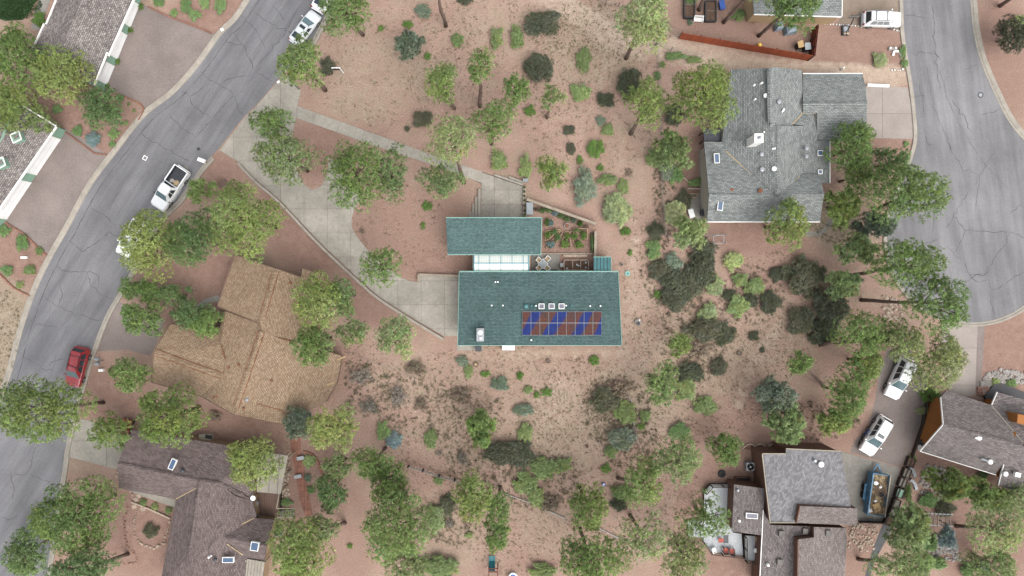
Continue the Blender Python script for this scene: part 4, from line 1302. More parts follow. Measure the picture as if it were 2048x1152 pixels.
tb = terrace('grey shake-roofed terrace with two wide white garage doors and small dormers', [
    [(46, 213, 3.6), (112, 253, 2.75), (-6, 424, 2.75), (-60, 400, 3.6), (-30, 300, 4.4), (10, 200, 4.6)],
], ((130, 265), (2, 455)), [(0.08, 0.435), (0.535, 0.90)], None, [((112, 253, 2.8), (-6, 424, 2.8)), ((46, 213, 3.65), (112, 253, 2.8))])
for x, y in ((33, 272), (1, 324)):
    p = P(x, y, 4.2)
    dm = mesh_obj('dormer', MB().prism([(p.x - .35, p.y - .8), (p.x + .55, p.y - .35), (p.x + .25, p.y + .55), (p.x - .7, p.y + .1)], 3.2, 4.15), 'siding_green', tb)
    for a, b in (((-.72, .12), (.26, .58)), ((.26, .58), (.57, -.35)), ((.57, -.35), (-.35, -.82)), ((-.35, -.82), (-.72, .12))):
        mesh_obj('dormer_frame', MB().bar((p.x + a[0], p.y + a[1], 4.2), (p.x + b[0], p.y + b[1], 4.2), 0.1, 0.1), 'white_trim', dm)
    mesh_obj('dormer_cap', MB().box((p.x - .05, p.y - .08, 4.19), (.55, .45, .05), math.radians(26)), 'roof_shake', dm)
# ------------------------------------------------------------------ vehicles
def loft(mb, rings, close=True):
    n = len(rings[0])
    vs = [p for r in rings for p in r]
    fs = [(i * n + k, i * n + (k + 1) % n, (i + 1) * n + (k + 1) % n, (i + 1) * n + k) for i in range(len(rings) - 1) for k in range(n)]
    fs += [tuple(range(n))[::-1], tuple(range((len(rings) - 1) * n, len(rings) * n))]
    return mb.add(vs, fs)

def quad_pane(mb, c, off, shrink=0.06):
    """thin pane a little outside the quad c (4 corners), shrunk about its middle"""
    m = sum((Vector(p) for p in c), Vector()) / 4
    q = [m + (Vector(p) - m) * (1 - shrink) for p in c]
    n = (q[1] - q[0]).cross(q[3] - q[0]).normalized()
    if n.dot(off) < 0:
        n = -n
    a = [p + n * 0.02 for p in q]
    b = [p - n * 0.03 for p in q]
    return mb.add(a + b, [(0, 1, 2, 3), (7, 6, 5, 4), (0, 4, 5, 1), (1, 5, 6, 2), (2, 6, 7, 3), (3, 7, 4, 0)])

def car(name, label, cat, px, py, head, L, Wd, H, paintm, style='suv', sunroof=False, rack=False, side_glass='car_glass'):
    """head: px vector the nose points to. x forward, y left in the local frame"""
    rz = math.atan2(-head[1], head[0])
    p = P(px, py, 0.8)
    p.z = 0.03 if style != 'drive' else 0.03
    r = thing(name, label, cat, p, rz)
    hw = Wd / 2
    sp = {  # hood height, belt height, rear deck height, windscreen base/top, rear glass top/base (as fractions of L from the nose)
        'suv': (0.98, 1.05, 1.08, 0.235, 0.415, 0.93, 0.985), 'sedan': (0.82, 0.92, 0.98, 0.235, 0.415, 0.72, 0.90),
        'pickup': (1.08, 1.15, 1.15, 0.215, 0.34, 0.55, 0.585), 'wagon': (0.98, 1.05, 1.02, 0.24, 0.35, 0.88, 0.955)}[style]
    zh, zb, zr, a0, a1, b1, b0 = sp
    X = lambda f: L / 2 - f * L
    st = [(0.0, 0.80, zh * 0.72), (0.012, 0.90, zh * 0.86), (0.04, 0.96, zh * 0.94), (0.10, 0.985, zh * 0.98), (a0 * 0.8, 1.0, zh), (a0 + 0.02, 1.0, zb), (0.5, 1.0, zb)]
    if style == 'pickup':
        st += [(0.60, 1.0, zb)]
    else:
        st += [(0.75, 1.0, (zb + zr) / 2), (0.90, 0.985, zr), (0.965, 0.95, zr * 0.96), (0.99, 0.90, zr * 0.88), (1.0, 0.82, zr * 0.7)]
    rings = []
    for f, w, z in st:
        w *= hw
        x = X(f)
        half = [(w * 0.90, 0.28), (w * 0.985, 0.38), (w, 0.62), (w * 0.985, z * 0.86), (w * 0.94, z * 0.965), (w * 0.82, z)]
        rings.append([(x, y, zz) for y, zz in half] + [(x, 0, z + 0.025)] + [(x, -y, zz) for y, zz in half[::-1]])
    mesh_obj('body', loft(MB(), rings), paintm, r, local=True, smooth=True)
    # cabin
    wb, wt = hw * 0.94, hw * 0.71
    zt = H - 0.05
    xa0, xa1, xb1, xb0 = X(a0), X(a1), X(b1), X(b0)
    zr_ = zr if style != 'pickup' else zb
    base = [(xa0, wb * 0.92, zb - 0.02), (X(a1), wb, zb), (xb1, wb, zb), (xb0, wb * 0.92, zr_ - 0.02)]
    top = [(xa1, wt * 0.93, zt - 0.02), (X(a1 + 0.05), wt, zt), (X(b1 - 0.05), wt, zt), (xb1, wt * 0.93, zt - 0.03)]
    fl = lambda ps: [(x, -y, z) for x, y, z in ps[::-1]]
    ringb, ringt = base + fl(base), top + fl(top)
    mid = [tuple((q + w) / 2 for q, w in zip(b, t)) for b, t in zip(ringb, ringt)]
    cab = loft(MB(), [ringb, mid, ringt])
    mesh_obj('cabin', cab, paintm, r, local=True)
    rf = [(x * 1.0 + (0.02 if i in (0, 7) else 0), y * 0.97, z + 0.012) for i, (x, y, z) in enumerate(ringt)]
    roof = mesh_obj('roof', loft(MB(), [rf, [(x * 0.985, y * 0.8, z + 0.045) for x, y, z in rf]]), paintm, r, local=True, smooth=True)
    B = [Vector(q) for q in ringb]
    T = [Vector(q) for q in ringt]
    mesh_obj('windshield', quad_pane(MB(), [B[0], B[7], T[7], T[0]], Vector((1, 0, 1)), 0.08), 'windshield_glass', r, local=True)
    mesh_obj('rear_window', quad_pane(MB(), [B[3], B[4], T[4], T[3]], Vector((-1, 0, 1)), 0.14), 'car_glass', r, local=True)
    for s in (0, 1):
        bb, tt = (B[1], T[1]) if s == 0 else (B[6], T[6])
        be, te = (B[2], T[2]) if s == 0 else (B[5], T[5])
        n = 3 if style in ('suv', 'wagon') else (2 if style == 'sedan' else 2)
        bf, tf = (B[0], T[0]) if s == 0 else (B[7], T[7])
        bb = bb.lerp(bf, 0.25)
        for k in range(n):
            f0, f1 = k / n, (k + 1) / n
            mesh_obj('side_window', quad_pane(MB(), [bb.lerp(be, f0), bb.lerp(be, f1), tt.lerp(te, f1), tt.lerp(te, f0)], Vector((0, 1 - 2 * s, 0.5)), 0.13), side_glass, r, local=True)
    if sunroof:
        mesh_obj('sunroof', MB().box((X(a1 + 0.11), 0, zt + 0.075), (L * 0.09, wt * 1.2, 0.03)), 'car_glass', r, local=True)
    if rack:
        for s in (-1, 1):
            mesh_obj('roof_rail', MB().bar((X(a1 + .06), s * wt * 0.86, zt + 0.09), (X(b1 - .06), s * wt * 0.86, zt + 0.09), 0.05), 'metal_dark', r, local=True)
        for f in (a1 + 0.12, b1 - 0.12):
            mesh_obj('roof_bar', MB().bar((X(f), wt * .86, zt + 0.12), (X(f), -wt * .86, zt + 0.12), 0.06, 0.04), 'metal_dark', r, local=True)
    for s in (-1, 1):
        mesh_obj('mirror', MB().box((xa0 - 0.18, s * (hw + 0.11), zb + 0.05), (0.1, 0.18, 0.13)), paintm if style != 'pickup' else 'plastic_dark', r, local=True)
        mesh_obj('headlight', MB().box((L / 2 - 0.10, s * hw * 0.68, zh * 0.80), (0.16, hw * 0.36, 0.14)), 'light_lens', r, local=True)
        mesh_obj('tail_light', MB().box((-L / 2 + 0.06, s * hw * 0.80, 0.82), (0.12, hw * 0.22, 0.28)), 'light_red', r, local=True)
        for f in (0.19, 0.79):
            c = Vector((X(f), s * (hw - 0.11), 0.33))
            R = Matrix.Rotation(math.pi / 2, 3, 'X')
            def ring_cyl(r0, w0, n=14):
                m = MB().cyl((0, 0), r0, r0, -w0 / 2, w0 / 2, n)
                m.v = [tuple(R @ Vector(q) + c) for q in m.v]
                return m
            ty = mesh_obj('wheel', ring_cyl(0.34, 0.26), 'rubber', r, local=True, smooth=False)
            rm = ring_cyl(0.21, 0.275)
            rm.v = [tuple(Vector(q) - WLOC[ty.name]) for q in rm.v]
            mesh_obj('rim', rm, 'rim', ty, local=True)
    for f, h_ in ((0.0, 0.5), (1.0, 0.5)):
        mesh_obj('bumper', MB().box((X(f) + (0.03 if f == 0 else -0.03), 0, h_), (0.14, Wd * 0.84, 0.22)), paintm if style != 'wagon' else 'plastic_grey', r, local=True)
    if style == 'pickup':
        x0, x1 = X(0.595), X(0.995)
        bed = MB()
        mesh_obj('bed_floor', MB().box(((x0 + x1) / 2, 0, 0.66), (x0 - x1, Wd * 0.80, 0.06)), 'plastic_dark', r, local=True)
        for s in (-1, 1):
            mesh_obj('bed_side', MB().box(((x0 + x1) / 2, s * hw * 0.92, 0.76), (x0 - x1, hw * 0.14, 0.78)), paintm, r, local=True)
            mesh_obj('bed_liner', MB().box(((x0 + x1) / 2, s * hw * 0.835, 0.90), (x0 - x1 - 0.1, 0.03, 0.44)), 'plastic_dark', r, local=True)
        mesh_obj('tailgate', MB().box((x1 + 0.04, 0, 0.78), (0.10, Wd * 0.83, 0.72)), paintm, r, local=True)
        mesh_obj('bed_front', MB().box((x0 - 0.02, 0, 0.88), (0.08, Wd * 0.83, 0.52)), 'plastic_dark', r, local=True)
        mesh_obj('running_board', MB().box((X(0.45), -hw - 0.06, 0.4), (L * 0.32, 0.14, 0.06)), 'metal_grey', r, local=True)
        mesh_obj('running_board', MB().box((X(0.45), hw + 0.06, 0.4), (L * 0.32, 0.14, 0.06)), 'metal_grey', r, local=True)
    return r

car('parked_sedan', 'white sedan with sunroof parked on the street by a roadside pine', 'car', 609, 56, (0.6, -0.8), 4.3, 1.72, 1.38, 'car_silver', 'sedan', sunroof=True)
car('parked_car', 'white car at the top edge half under a pine', 'car', 653, -14, (0.5, -0.87), 4.6, 1.84, 1.45, 'car_white', 'sedan')
pk = car('pickup_truck', 'white pickup truck with dark open bed parked on the street', 'pickup', 340, 376, (-0.56, 0.83), 5.5, 1.98, 1.85, 'car_white', 'pickup')
car('parked_car', 'white car almost wholly hidden under a street-side pine', 'car', 262, 474, (-0.5, 0.87), 4.7, 1.86, 1.5, 'car_white', 'sedan')
car('parked_suv', 'red SUV with black roof rack parked on the street', 'car', 154, 734, (-0.25, 0.97), 4.6, 1.88, 1.75, 'car_red', 'suv', rack=True)
car('parked_suv', 'white boxy SUV with roof bars on the drive near the basketball hoop', 'car', 1764, 38, (1, 0.03), 4.5, 1.8, 1.75, 'car_white', 'wagon', rack=True, side_glass='metal_grey')
car('parked_suv', 'large white SUV half under pines on the shared drive', 'car', 1800, 756, (-0.42, 0.91), 4.9, 1.95, 1.85, 'car_white', 'suv')
car('parked_crossover', 'white crossover with sunroof parked beside the trailer', 'car', 1753, 871, (-0.52, 0.855), 4.75, 1.9, 1.68, 'car_white', 'suv', sunroof=True)

def rock_mesh(r, seed, n=7, flat=0.6):
    rg = random.Random(seed)
    bm = bmesh.new()
    bmesh.ops.create_icosphere(bm, subdivisions=1, radius=r)
    for v in bm.verts:
        v.co *= rg.uniform(0.75, 1.2)
        v.co.z *= flat
    mb = MB()
    idx = {v: i for i, v in enumerate(bm.verts)}
    mb.add([v.co.copy() for v in bm.verts], [tuple(idx[v] for v in f.verts) for f in bm.faces])
    bm.free()
    return mb

def shift(mb, d):
    mb.v = [(x + d[0], y + d[1], z + d[2]) for x, y, z in mb.v]
    return mb

def join(mbs):
    o = MB()
    for m in mbs:
        o.add(m.v, m.f)
    return o

def load(name, label, cat, loc_, mb, mat):
    return tag(mesh_obj(name, mb, mat), label, cat)

# load in the pickup bed
b0 = P(352, 357, 0.8)
load('tarp_bundle', 'crumpled grey bundle in the bed of the white pickup', 'bundle', None, shift(rock_mesh(0.34, 3), (b0.x - 0.45, b0.y - 0.25, 0.82)), 'rock_grey')
load('leaf_heap', 'brown heap of debris in the bed of the white pickup', 'debris', None, shift(rock_mesh(0.42, 4, flat=0.35), (b0.x + 0.05, b0.y - 0.5, 0.8)), 'straw')

# ------------------------------------------------------------------ dump trailer with rubbish
tr_c = P(1743, 982, 0)
trz = math.radians(-8) + math.pi / 2
tr = thing('dump_trailer', 'blue dump trailer heaped with yard waste and cardboard', 'trailer', (tr_c.x, tr_c.y, 0.03), trz - math.radians(90) + math.radians(90))
TL, TW, TH = 4.9, 2.1, 1.65
mesh_obj('bed', MB().box((0, 0, 0.66), (TL, TW, 0.12)), 'metal_blue', tr, local=True)
for s, m in ((1, 'metal_blue'), (-1, 'tan_trim')):
    mesh_obj('side_wall', MB().box((0, s * (TW / 2 - 0.04), 0.72 + (TH - 0.72) / 2), (TL, 0.08, TH - 0.72)), 'metal_blue', tr, local=True)
    mesh_obj('top_rail', MB().box((0, s * (TW / 2 - 0.04), TH + 0.04), (TL + 0.06, 0.12, 0.08)), m, tr, local=True)
    for k in range(6):
        mesh_obj('rib', MB().box((-TL / 2 + 0.3 + k * (TL - 0.6) / 5, s * (TW / 2 + 0.04), 1.2), (0.1, 0.08, 0.95)), 'metal_blue', tr, local=True)
for s in (-1, 1):
    mesh_obj('end_wall', MB().box((s * (TL / 2 - 0.04), 0, 1.1), (0.08, TW - 0.17, 0.8)), 'metal_blue', tr, local=True)
    for f in (-0.5, 0.5):
        c = Vector((f, s * (TW / 2 + 0.16), 0.36))
        m = MB().cyl((0, 0), 0.36, 0.36, -0.12, 0.12, 14)
        R = Matrix.Rotation(math.pi / 2, 3, 'X')
        m.v = [tuple(R @ Vector(q) + c) for q in m.v]
        mesh_obj('wheel', m, 'rubber', tr, local=True)
    mesh_obj('fender', MB().box((0, s * (TW / 2 + 0.16), 0.78), (1.9, 0.3, 0.05)), 'metal_blue', tr, local=True)
mesh_obj('tongue', MB().bar((TL / 2, 0.5, 0.5), (TL / 2 + 1.0, 0, 0.5), 0.12), 'metal_blue', tr, local=True)
mesh_obj('tongue', MB().bar((TL / 2, -0.5, 0.5), (TL / 2 + 1.0, 0, 0.5), 0.12), 'metal_blue', tr, local=True)
def tloc(x, y, z):
    v = Matrix.Rotation(trz, 3, 'Z') @ Vector((x, y, 0))
    return (tr_c.x + v.x, tr_c.y + v.y, z)
hp = []
rg = random.Random(5)
nx, ny = 26, 12
vs = []
for j in range(ny):
    for i in range(nx):
        x, y = -TL / 2 + 0.12 + (TL - 0.24) * i / (nx - 1), -TW / 2 + 0.1 + (TW - 0.2) * j / (ny - 1)
        z = 1.42 + 0.2 * math.sin(i * 0.5) * math.cos(j * 0.6) + rg.uniform(-0.16, 0.16)
        vs.append(tloc(x, y, z))
waste = MB().add(vs, [(j * nx + i, j * nx + i + 1, (j + 1) * nx + i + 1, (j + 1) * nx + i) for j in range(ny - 1) for i in range(nx - 1)])
tag(mesh_obj('yard_waste', waste, 'straw'), 'brown and straw-coloured yard waste filling the blue trailer', 'waste', kind='stuff')
twigs = MB()
for k in range(500):
    x, y = rg.uniform(-TL / 2 + .2, TL / 2 - .2), rg.uniform(-TW / 2 + .15, TW / 2 - .15)
    a = rg.uniform(0, 6.28)
    l = rg.uniform(0.1, 0.35)
    z = 1.48 + 0.2 * math.sin((x + TL / 2) / TL * 12.5) + rg.uniform(0, 0.2)
    p0, p1 = tloc(x, y, z), tloc(x + l * math.cos(a), y + l * math.sin(a), z + rg.uniform(-.1, .12))
    twigs.add([p0, p1, (p1[0] + .03, p1[1] + .03, p1[2]), (p0[0] + .05, p0[1] + .02, p0[2] + .02)], [(0, 1, 2, 3)])
tag(mesh_obj('branch_litter', twigs, 'bark'), 'dark twigs strewn over the waste in the blue trailer', 'twigs', kind='stuff')
load('cardboard_box', 'flattened cardboard box on the waste in the blue trailer', 'box', None, MB().box(tloc(-1.45, 0.05, 1.72), (1.0, 0.85, 0.07), trz + 0.5), 'cardboard')
for k, (x, y, s, w) in enumerate(((1.35, 0.55, 0.3, 'large white bag near the front of the blue trailer'), (0.95, -0.05, 0.22, 'small white bag amid the waste in the blue trailer'), (-0.75, 0.3, 0.18, 'white scrap beside the cardboard in the blue trailer'), (-1.9, 0.75, 0.25, 'white plastic sheet in the rear corner of the blue trailer'))):
    load('rubbish_bag', w, 'bag', None, shift(rock_mesh(s, 30 + k, flat=0.5), tloc(x, y, 1.66)), 'plastic_white')
tt = tloc(0.1, -0.35, 1.55)
load('old_tyre', 'small dark tyre lying on the waste in the blue trailer', 'tyre', None, MB().lathe(tt, [(0.12, 0.0), (0.26, 0.0), (0.3, 0.08), (0.26, 0.17), (0.12, 0.17), (0.11, 0.08)], 14), 'rubber')

# ------------------------------------------------------------------ walls, fences and edging
def wall_line(name, label, cat, px, w, h, mat, step=None):
    xy = [XY(*p) for p in px]
    return tag(mesh_obj(name, wall_strip(xy, w, 0.0, h), mat), label, cat)

def block_wall(name, label, px, w, h, mat, bl=0.9, cap=None, capmat=None):
    """wall of separate coping blocks on a continuous base"""
    xy = [Vector(XY(*p)) for p in px]
    r = thing(name, label, 'wall', (xy[0].x, xy[0].y, 0))
    mesh_obj('wall_base', wall_strip([tuple(p) for p in xy], w * 0.86, 0.0, h - 0.06), mat, r)
    for a, b in zip(xy, xy[1:]):
        L = (b - a).length
        n = max(1, round(L / bl))
        d = (b - a) / n
        rz = math.atan2(d.y, d.x)
        for i in range(n):
            c = a + d * (i + 0.5)
            mesh_obj('coping_block', MB().box((c.x, c.y, h - 0.03 + random.uniform(-.006, .006)), (d.length - 0.02, w, 0.09), rz), capmat or mat, r)
    return r

block_wall('drive_wall', 'long low pale wall along the lower edge of the curving driveway', smooth_line([(478, 327), (512, 364), (560, 405), (640, 490), (720, 565), (760, 599), (840, 650), (887, 678)], 1.2), 0.28, 0.38, 'block_tan', 1.2, capmat='kerb_concrete')
block_wall('retaining_wall', 'low tan retaining wall beside the turning area of the driveway', [(838, 563), (838, 549), (919, 552)], 0.24, 0.45, 'block_tan', 0.6)
block_wall('retaining_wall', 'short pale retaining wall between driveway bay and soil bed', [(657, 318), (677, 327), (696, 345)], 0.26, 0.4, 'block_tan', 0.6)
block_wall('garden_wall', 'tall slanting wall bounding the fan-shaped vegetable garden', [(1053, 400), (1191, 449)], 0.32, 0.75, 'block_tan', 0.8)
block_wall('garden_wall', 'wall running down the outer side of the vegetable garden', [(1190, 463), (1189, 514)], 0.3, 0.75, 'block_tan', 0.8)
block_wall('garden_edging', 'low block edging between vegetable garden and patio', [(1081, 507.5), (1185, 507.5)], 0.16, 0.22, 'block_tan', 0.4)
block_wall('garden_edging', 'low pale edging around planting strip of the brown-roofed house', [(264, 1003), (300, 1017), (342, 1036)], 0.2, 0.25, 'rock_pale', 0.6)
block_wall('path_edging', 'brick border curving round the planting bed by the brick path', smooth_line([(607, 903), (625, 908), (637, 925), (645, 950)], 0.6), 0.22, 0.2, 'brick_red', 0.4)
for nm, lb, px in (('drive_edging', 'red brick edging between upper paved drive and planted bed', [(297, 14), (343, 36), (372, 46), (424, 67)]), ('drive_edging', 'red brick edging curving round the bed between the two paved drives', smooth_line([(231, 186), (272, 203), (286, 213), (288, 222), (278, 240)], 0.7)),
                   ('drive_edging', 'brown edging along the top of the lower paved drive', [(130, 263), (190, 307), (214, 310)]), ('drive_edging', 'red curb round the bed at the left edge below the paved drive', smooth_line([(-10, 540), (8, 555), (28, 575), (62, 592)], 0.8)),
                   ('drive_edging', 'edging between lower paved drive and round-shrub bed', [(12, 445), (50, 468), (95, 512)])):
    block_wall(nm, lb, px, 0.16, 0.16, 'brick_red', 0.5)
mesh_obj('drive_curb', MB(), None) if False else None
wall_line('drive_curb', 'thick white curb along the edge of the pink concrete drive', 'curb', [(1733, 171), (1776, 173)], 0.3, 0.3, 'white_paint')

# terrace steps: left flight and upper flight by the front court
ls = thing('garden_stairs', 'flight of pale concrete steps on the left of the front court', 'steps', P(950, 410))
for k, (x0, x1, y0) in enumerate(((956, 962, 379), (950, 956, 394), (944, 950, 408), (938, 944, 423))):
    mesh_obj('step', MB().prism([XY(x0 + .55, y0), XY(x1 - .55, y0), XY(x1 - .55, 437), XY(x0 + .55, 437)], 0, 0.42 - 0.1 * k), 'concrete', ls)
us = thing('garden_stairs', 'two slanting concrete steps above the front court', 'steps', P(1020, 360))
for k, q in enumerate(([(989, 348), (1046, 368), (1046, 372), (989, 352)], [(1018, 353), (1046, 363), (1046, 367), (1018, 357)])):
    mesh_obj('step', MB().prism([XY(*t) for t in q], 0, 0.2 + 0.14 * k), 'concrete', us)

# planter wall with a row of small pots
block_wall('planter_wall', 'narrow planter wall with a row of small dark shrubs by the front court', [(1049.5, 374), (1048.5, 434)], 0.38, 0.35, 'block_tan', 0.7)
ub = thing('utility_box', 'grey utility box at the head of the planter wall', 'box', P(1051, 362))
mesh_obj('cabinet', MB().box(P(1051, 362) + Vector((0, 0, .35)), (0.62, 0.36, 0.7)), 'plastic_grey', ub)
mesh_obj('cabinet_lid', MB().box(P(1051, 362) + Vector((0.08, 0, .72)), (0.4, 0.36, 0.05)), 'metal_grey', ub)
sb = thing('storage_box', 'pale grey storage box next to the planter wall', 'box', P(1059, 420))
mesh_obj('cabinet', MB().box(P(1059, 419) + Vector((0, 0, .4)), (0.74, 1.4, 0.8)), 'metal_grey', sb)
mesh_obj('cabinet_lid', MB().box(P(1059, 419) + Vector((0, 0.02, .83)), (0.78, 1.44, 0.05)), 'plastic_grey', sb)

# red board fence
fa, fb = P(1357, 77.5), P(1617, 122)
fd = (fb - fa)
FL = fd.length
frz = math.atan2(fd.y, fd.x)
rfz = thing('board_fence', 'long rust-red board fence behind the grey-roofed house', 'fence', fa)
u = fd.normalized()
nq = Vector((-u.y, u.x, 0))
nb = int(FL / 0.16)
bmesh0 = None
for i in range(nb):
    c = u * (FL * (i + 0.5) / nb)
    if bmesh0 is None:
        mb = MB().box((0, 0, 0.93), (FL / nb - 0.008, 0.024, 1.86), frz)
        bmesh0 = mesh_obj('board', mb, 'timber_red', rfz, local=True)
        bmesh0.location = c + Vector((0, 0, 0.0))
    else:
        share(bmesh0, 'board', rfz, c + Vector((0, 0, random.uniform(-0.03, 0.03))) + nq * random.uniform(-.006, .006))
for z in (0.35, 1.0, 1.6):
    mesh_obj('rail', MB().bar(nq * 0.05 + Vector((0, 0, z)), u * FL + nq * 0.05 + Vector((0, 0, z)), 0.06, 0.09), 'timber_maroon', rfz, local=True)
for i in range(8):
    c = u * (FL * i / 7) + nq * 0.11
    mesh_obj('post', MB().box((c.x, c.y, 0.95), (0.1, 0.1, 1.9), frz), 'timber_maroon', rfz, local=True)
ga, gb = P(1617, 122), P(1624, 62)
rg2 = thing('board_fence', 'short maroon fence return with exposed rails at the end of the red fence', 'fence', ga)
gd = gb - ga
gu = gd.normalized()
gq = Vector((-gu.y, gu.x, 0))
for i in range(22):
    c = gu * (gd.length * (i + .5) / 22)
    mesh_obj('board', MB().box((c.x, c.y, 0.93), (gd.length / 22 - .008, 0.024, 1.86), math.atan2(gd.y, gd.x)), 'timber_maroon', rg2, local=True)
for z in (0.35, 1.0, 1.6):
    mesh_obj('rail', MB().bar(gq * .06 + Vector((0, 0, z)), gd + gq * .06 + Vector((0, 0, z)), 0.07, 0.09), 'timber_red', rg2, local=True)
for t in (0, 0.33, 0.66, 1):
    c = gd * t + gq * 0.1
    mesh_obj('post', MB().box((c.x, c.y, 0.95), (0.1, 0.1, 1.9)), 'timber_dark', rg2, local=True)

def wire_fence(label, px, h=1.4, gap=2.6, postmat='metal_grey', wires=(0.1, 0.5, 0.95, 1.38), w=0.018, pw=0.07):
    xy = [Vector((*XY(*p), 0)) for p in px]
    r = thing('wire_fence', label, 'fence', xy[0])
    for a, b in zip(xy, xy[1:]):
        n = max(1, int((b - a).length / gap))
        for i in range(n + 1):
            c = a + (b - a) * i / n
            mesh_obj('post', MB().cyl((c.x, c.y), pw / 2, pw / 2, 0, h, 8), postmat, r)
        for z in wires:
            mesh_obj('wire', MB().bar(a + Vector((0, 0, z)), b + Vector((0, 0, z)), w * .5, w * .5), 'timber_grey', r)
    return r
wire_fence('long wire fence down the side of the open lot next to the grey-roofed house', [(1313, 92), (1316, 160), (1320, 260), (1322, 380), (1327, 470)], w=0.05)
wire_fence('wire fence from the tall pole along the sandy track', [(1316, 88), (1340, 103), (1400, 117)], w=0.04)
wire_fence('wire fence along the sandy track at the top of the lot', [(1185, -10), (1210, 10), (1236, 14), (1252, 22), (1330, 58), (1357, 77)], w=0.04, postmat='timber_grey')
wire_fence('wire fence with gate frames below the grey-roofed house', [(1332, 474), (1395, 472), (1448, 470)], 1.2, w=0.05)
wire_fence('thin wire fence crossing the scrub below the green-roofed house', [(700, 705), (760, 727), (830, 755)], 1.0, 3.5, w=0.02)
gf = thing('fence_gate', 'grey double gate frame in the wire fence below the grey-roofed house', 'gate', P(1440, 482))
for q in ([(1427, 472), (1448, 470), (1447, 486), (1428, 488)],):
    for a, b in zip(q, q[1:] + q[:1]):
        mesh_obj('gate_rail', MB().bar(P(*a, 1.1), P(*b, 1.1), 0.05), 'metal_grey', gf)
    for a in q:
        c = P(*a)
        mesh_obj('post', MB().box((c.x, c.y, .58), (.07, .07, 1.16)), 'metal_grey', gf)
sr = thing('split_rail_fence', 'old split-rail fence running through the scrub below the pines', 'fence', P(870, 950))
pts = [(818, 931), (847, 939), (879, 950), (910, 958), (926, 967)]
for a in pts:
    c = P(*a)
    mesh_obj('post', MB().box((c.x, c.y, .5), (.16, .16, 1.05), 0.3), 'timber_dark', sr)
for a, b in zip(pts, pts[1:]):
    for z in (0.45, 0.9):
        mesh_obj('rail', MB().bar(P(*a) + Vector((0, 0, z)), P(*b) + Vector((0, 0, z)), 0.1, 0.12), 'timber_grey', sr)
tall = thing('utility_pole', 'thin wooden pole where the wire fences meet by the red fence', 'pole', P(1311, 90))
c = P(1311, 90)
mesh_obj('shaft', MB().cyl((c.x, c.y), 0.11, 0.09, 0, 2.4, 10), 'timber_grey', tall)
mesh_obj('cap', MB().cyl((c.x, c.y), 0.22, 0.2, 2.4, 2.5, 10), 'metal_grey', tall)

# dark boundary wall and planters by the trailer
wall_line('boundary_fence', 'dark boundary wall between the shared drive and terraced garden', 'wall', [(1857, 768), (1842, 850), (1822, 910), (1792, 985), (1764, 1044), (1716, 1042)], 0.12, 0.6, 'timber_dark')
PB = [(1817, 923, 'topmost planter box beside the dark boundary wall'), (1809, 944, 'second planter box from the top beside the dark boundary wall'), (1801, 963, 'third planter box from the top beside the dark boundary wall'), (1795, 984, 'planter box with green lid in the row beside the dark wall'),
      (1788, 1005, 'third planter box from the bottom beside the dark boundary wall'), (1781, 1024, 'second planter box from the bottom beside the dark boundary wall'), (1776, 1040, 'lowest planter box beside the dark boundary wall')]
for i, (x, y, lb) in enumerate(PB):
    c = P(x, y)
    pb = thing('planter_box', lb, 'planter', c, math.radians(71), 'planters along the boundary wall')
    for dx, dy, sx, sy in ((0, .42, 1.1, .07), (0, -.42, 1.1, .07), (.52, 0, .07, .77), (-.52, 0, .07, .77)):
        mesh_obj('side', MB().box((dx, dy, .3), (sx, sy, .6)), 'timber_dark', pb, local=True)
    mesh_obj('soil', MB().box((0, 0, .26), (.96, .76, .5)), 'siding_green' if 'green lid' in lb else ('timber_grey' if i % 3 else 'compost'), pb, local=True)
sheet('weed_barrier', [(1766, 1047), (1786, 1045), (1778, 1070), (1749, 1122), (1738, 1160), (1728, 1160), (1745, 1100)], 'tarp_black', 0.02)

# ------------------------------------------------------------------ vegetable garden
FAN = [([(1090, 438), (1104, 438), (1106, 452), (1090, 453)], 'square timber bed with lavender by the green-roofed garage'), ([(1090, 463), (1112, 459), (1122, 459), (1090, 483)], 'wedge timber bed on the far left of the vegetable fan'),
       ([(1091, 496), (1107, 496), (1126, 463), (1121, 462)], 'narrow slanting bed left of the middle of the vegetable fan'), ([(1120.5, 496), (1141.5, 496), (1138.5, 464), (1130, 464)], 'upright middle bed of the vegetable fan'),
       ([(1151, 496), (1171, 496), (1144, 463), (1140, 464)], 'narrow slanting bed right of the middle of the vegetable fan'), ([(1174, 480), (1174, 458), (1146, 457), (1150, 462)], 'wedge timber bed on the far right of the vegetable fan')]
for px_, lb in FAN:
    pts = [XY(*q) for q in px_]
    c = sum((Vector((*q, 0)) for q in pts), Vector()) / len(pts)
    bd = thing('garden_bed', lb, 'garden bed', c, 0, 'beds of the vegetable fan')
    for a, b in zip(pts, pts[1:] + pts[:1]):
        mesh_obj('board', MB().bar((*a, 0.15), (*b, 0.15), 0.08, 0.3), 'timber', bd)
    if area2(pts) < 0:
        pts = pts[::-1]
    mesh_obj('soil', MB().prism(inset(pts, [0.05] * len(pts)), 0, 0.24), 'compost', bd)
tag(mesh_obj('side_bed', MB().prism([XY(1181, 466), XY(1187, 466), XY(1187, 504), XY(1181, 504)], 0, 0.25), 'compost'), 'narrow soil bed along the right garden wall', 'garden bed')
fp = P(1133.5, 452)
pot = thing('planter_bowl', 'round rusty planter bowl at the centre of the vegetable fan', 'planter', fp)
mesh_obj('bowl', MB().lathe(fp, [(0.2, 0), (0.28, 0.25), (0.32, 0.4), (0.27, 0.4), (0.24, 0.32)], 16), 'rock_grey', pot)
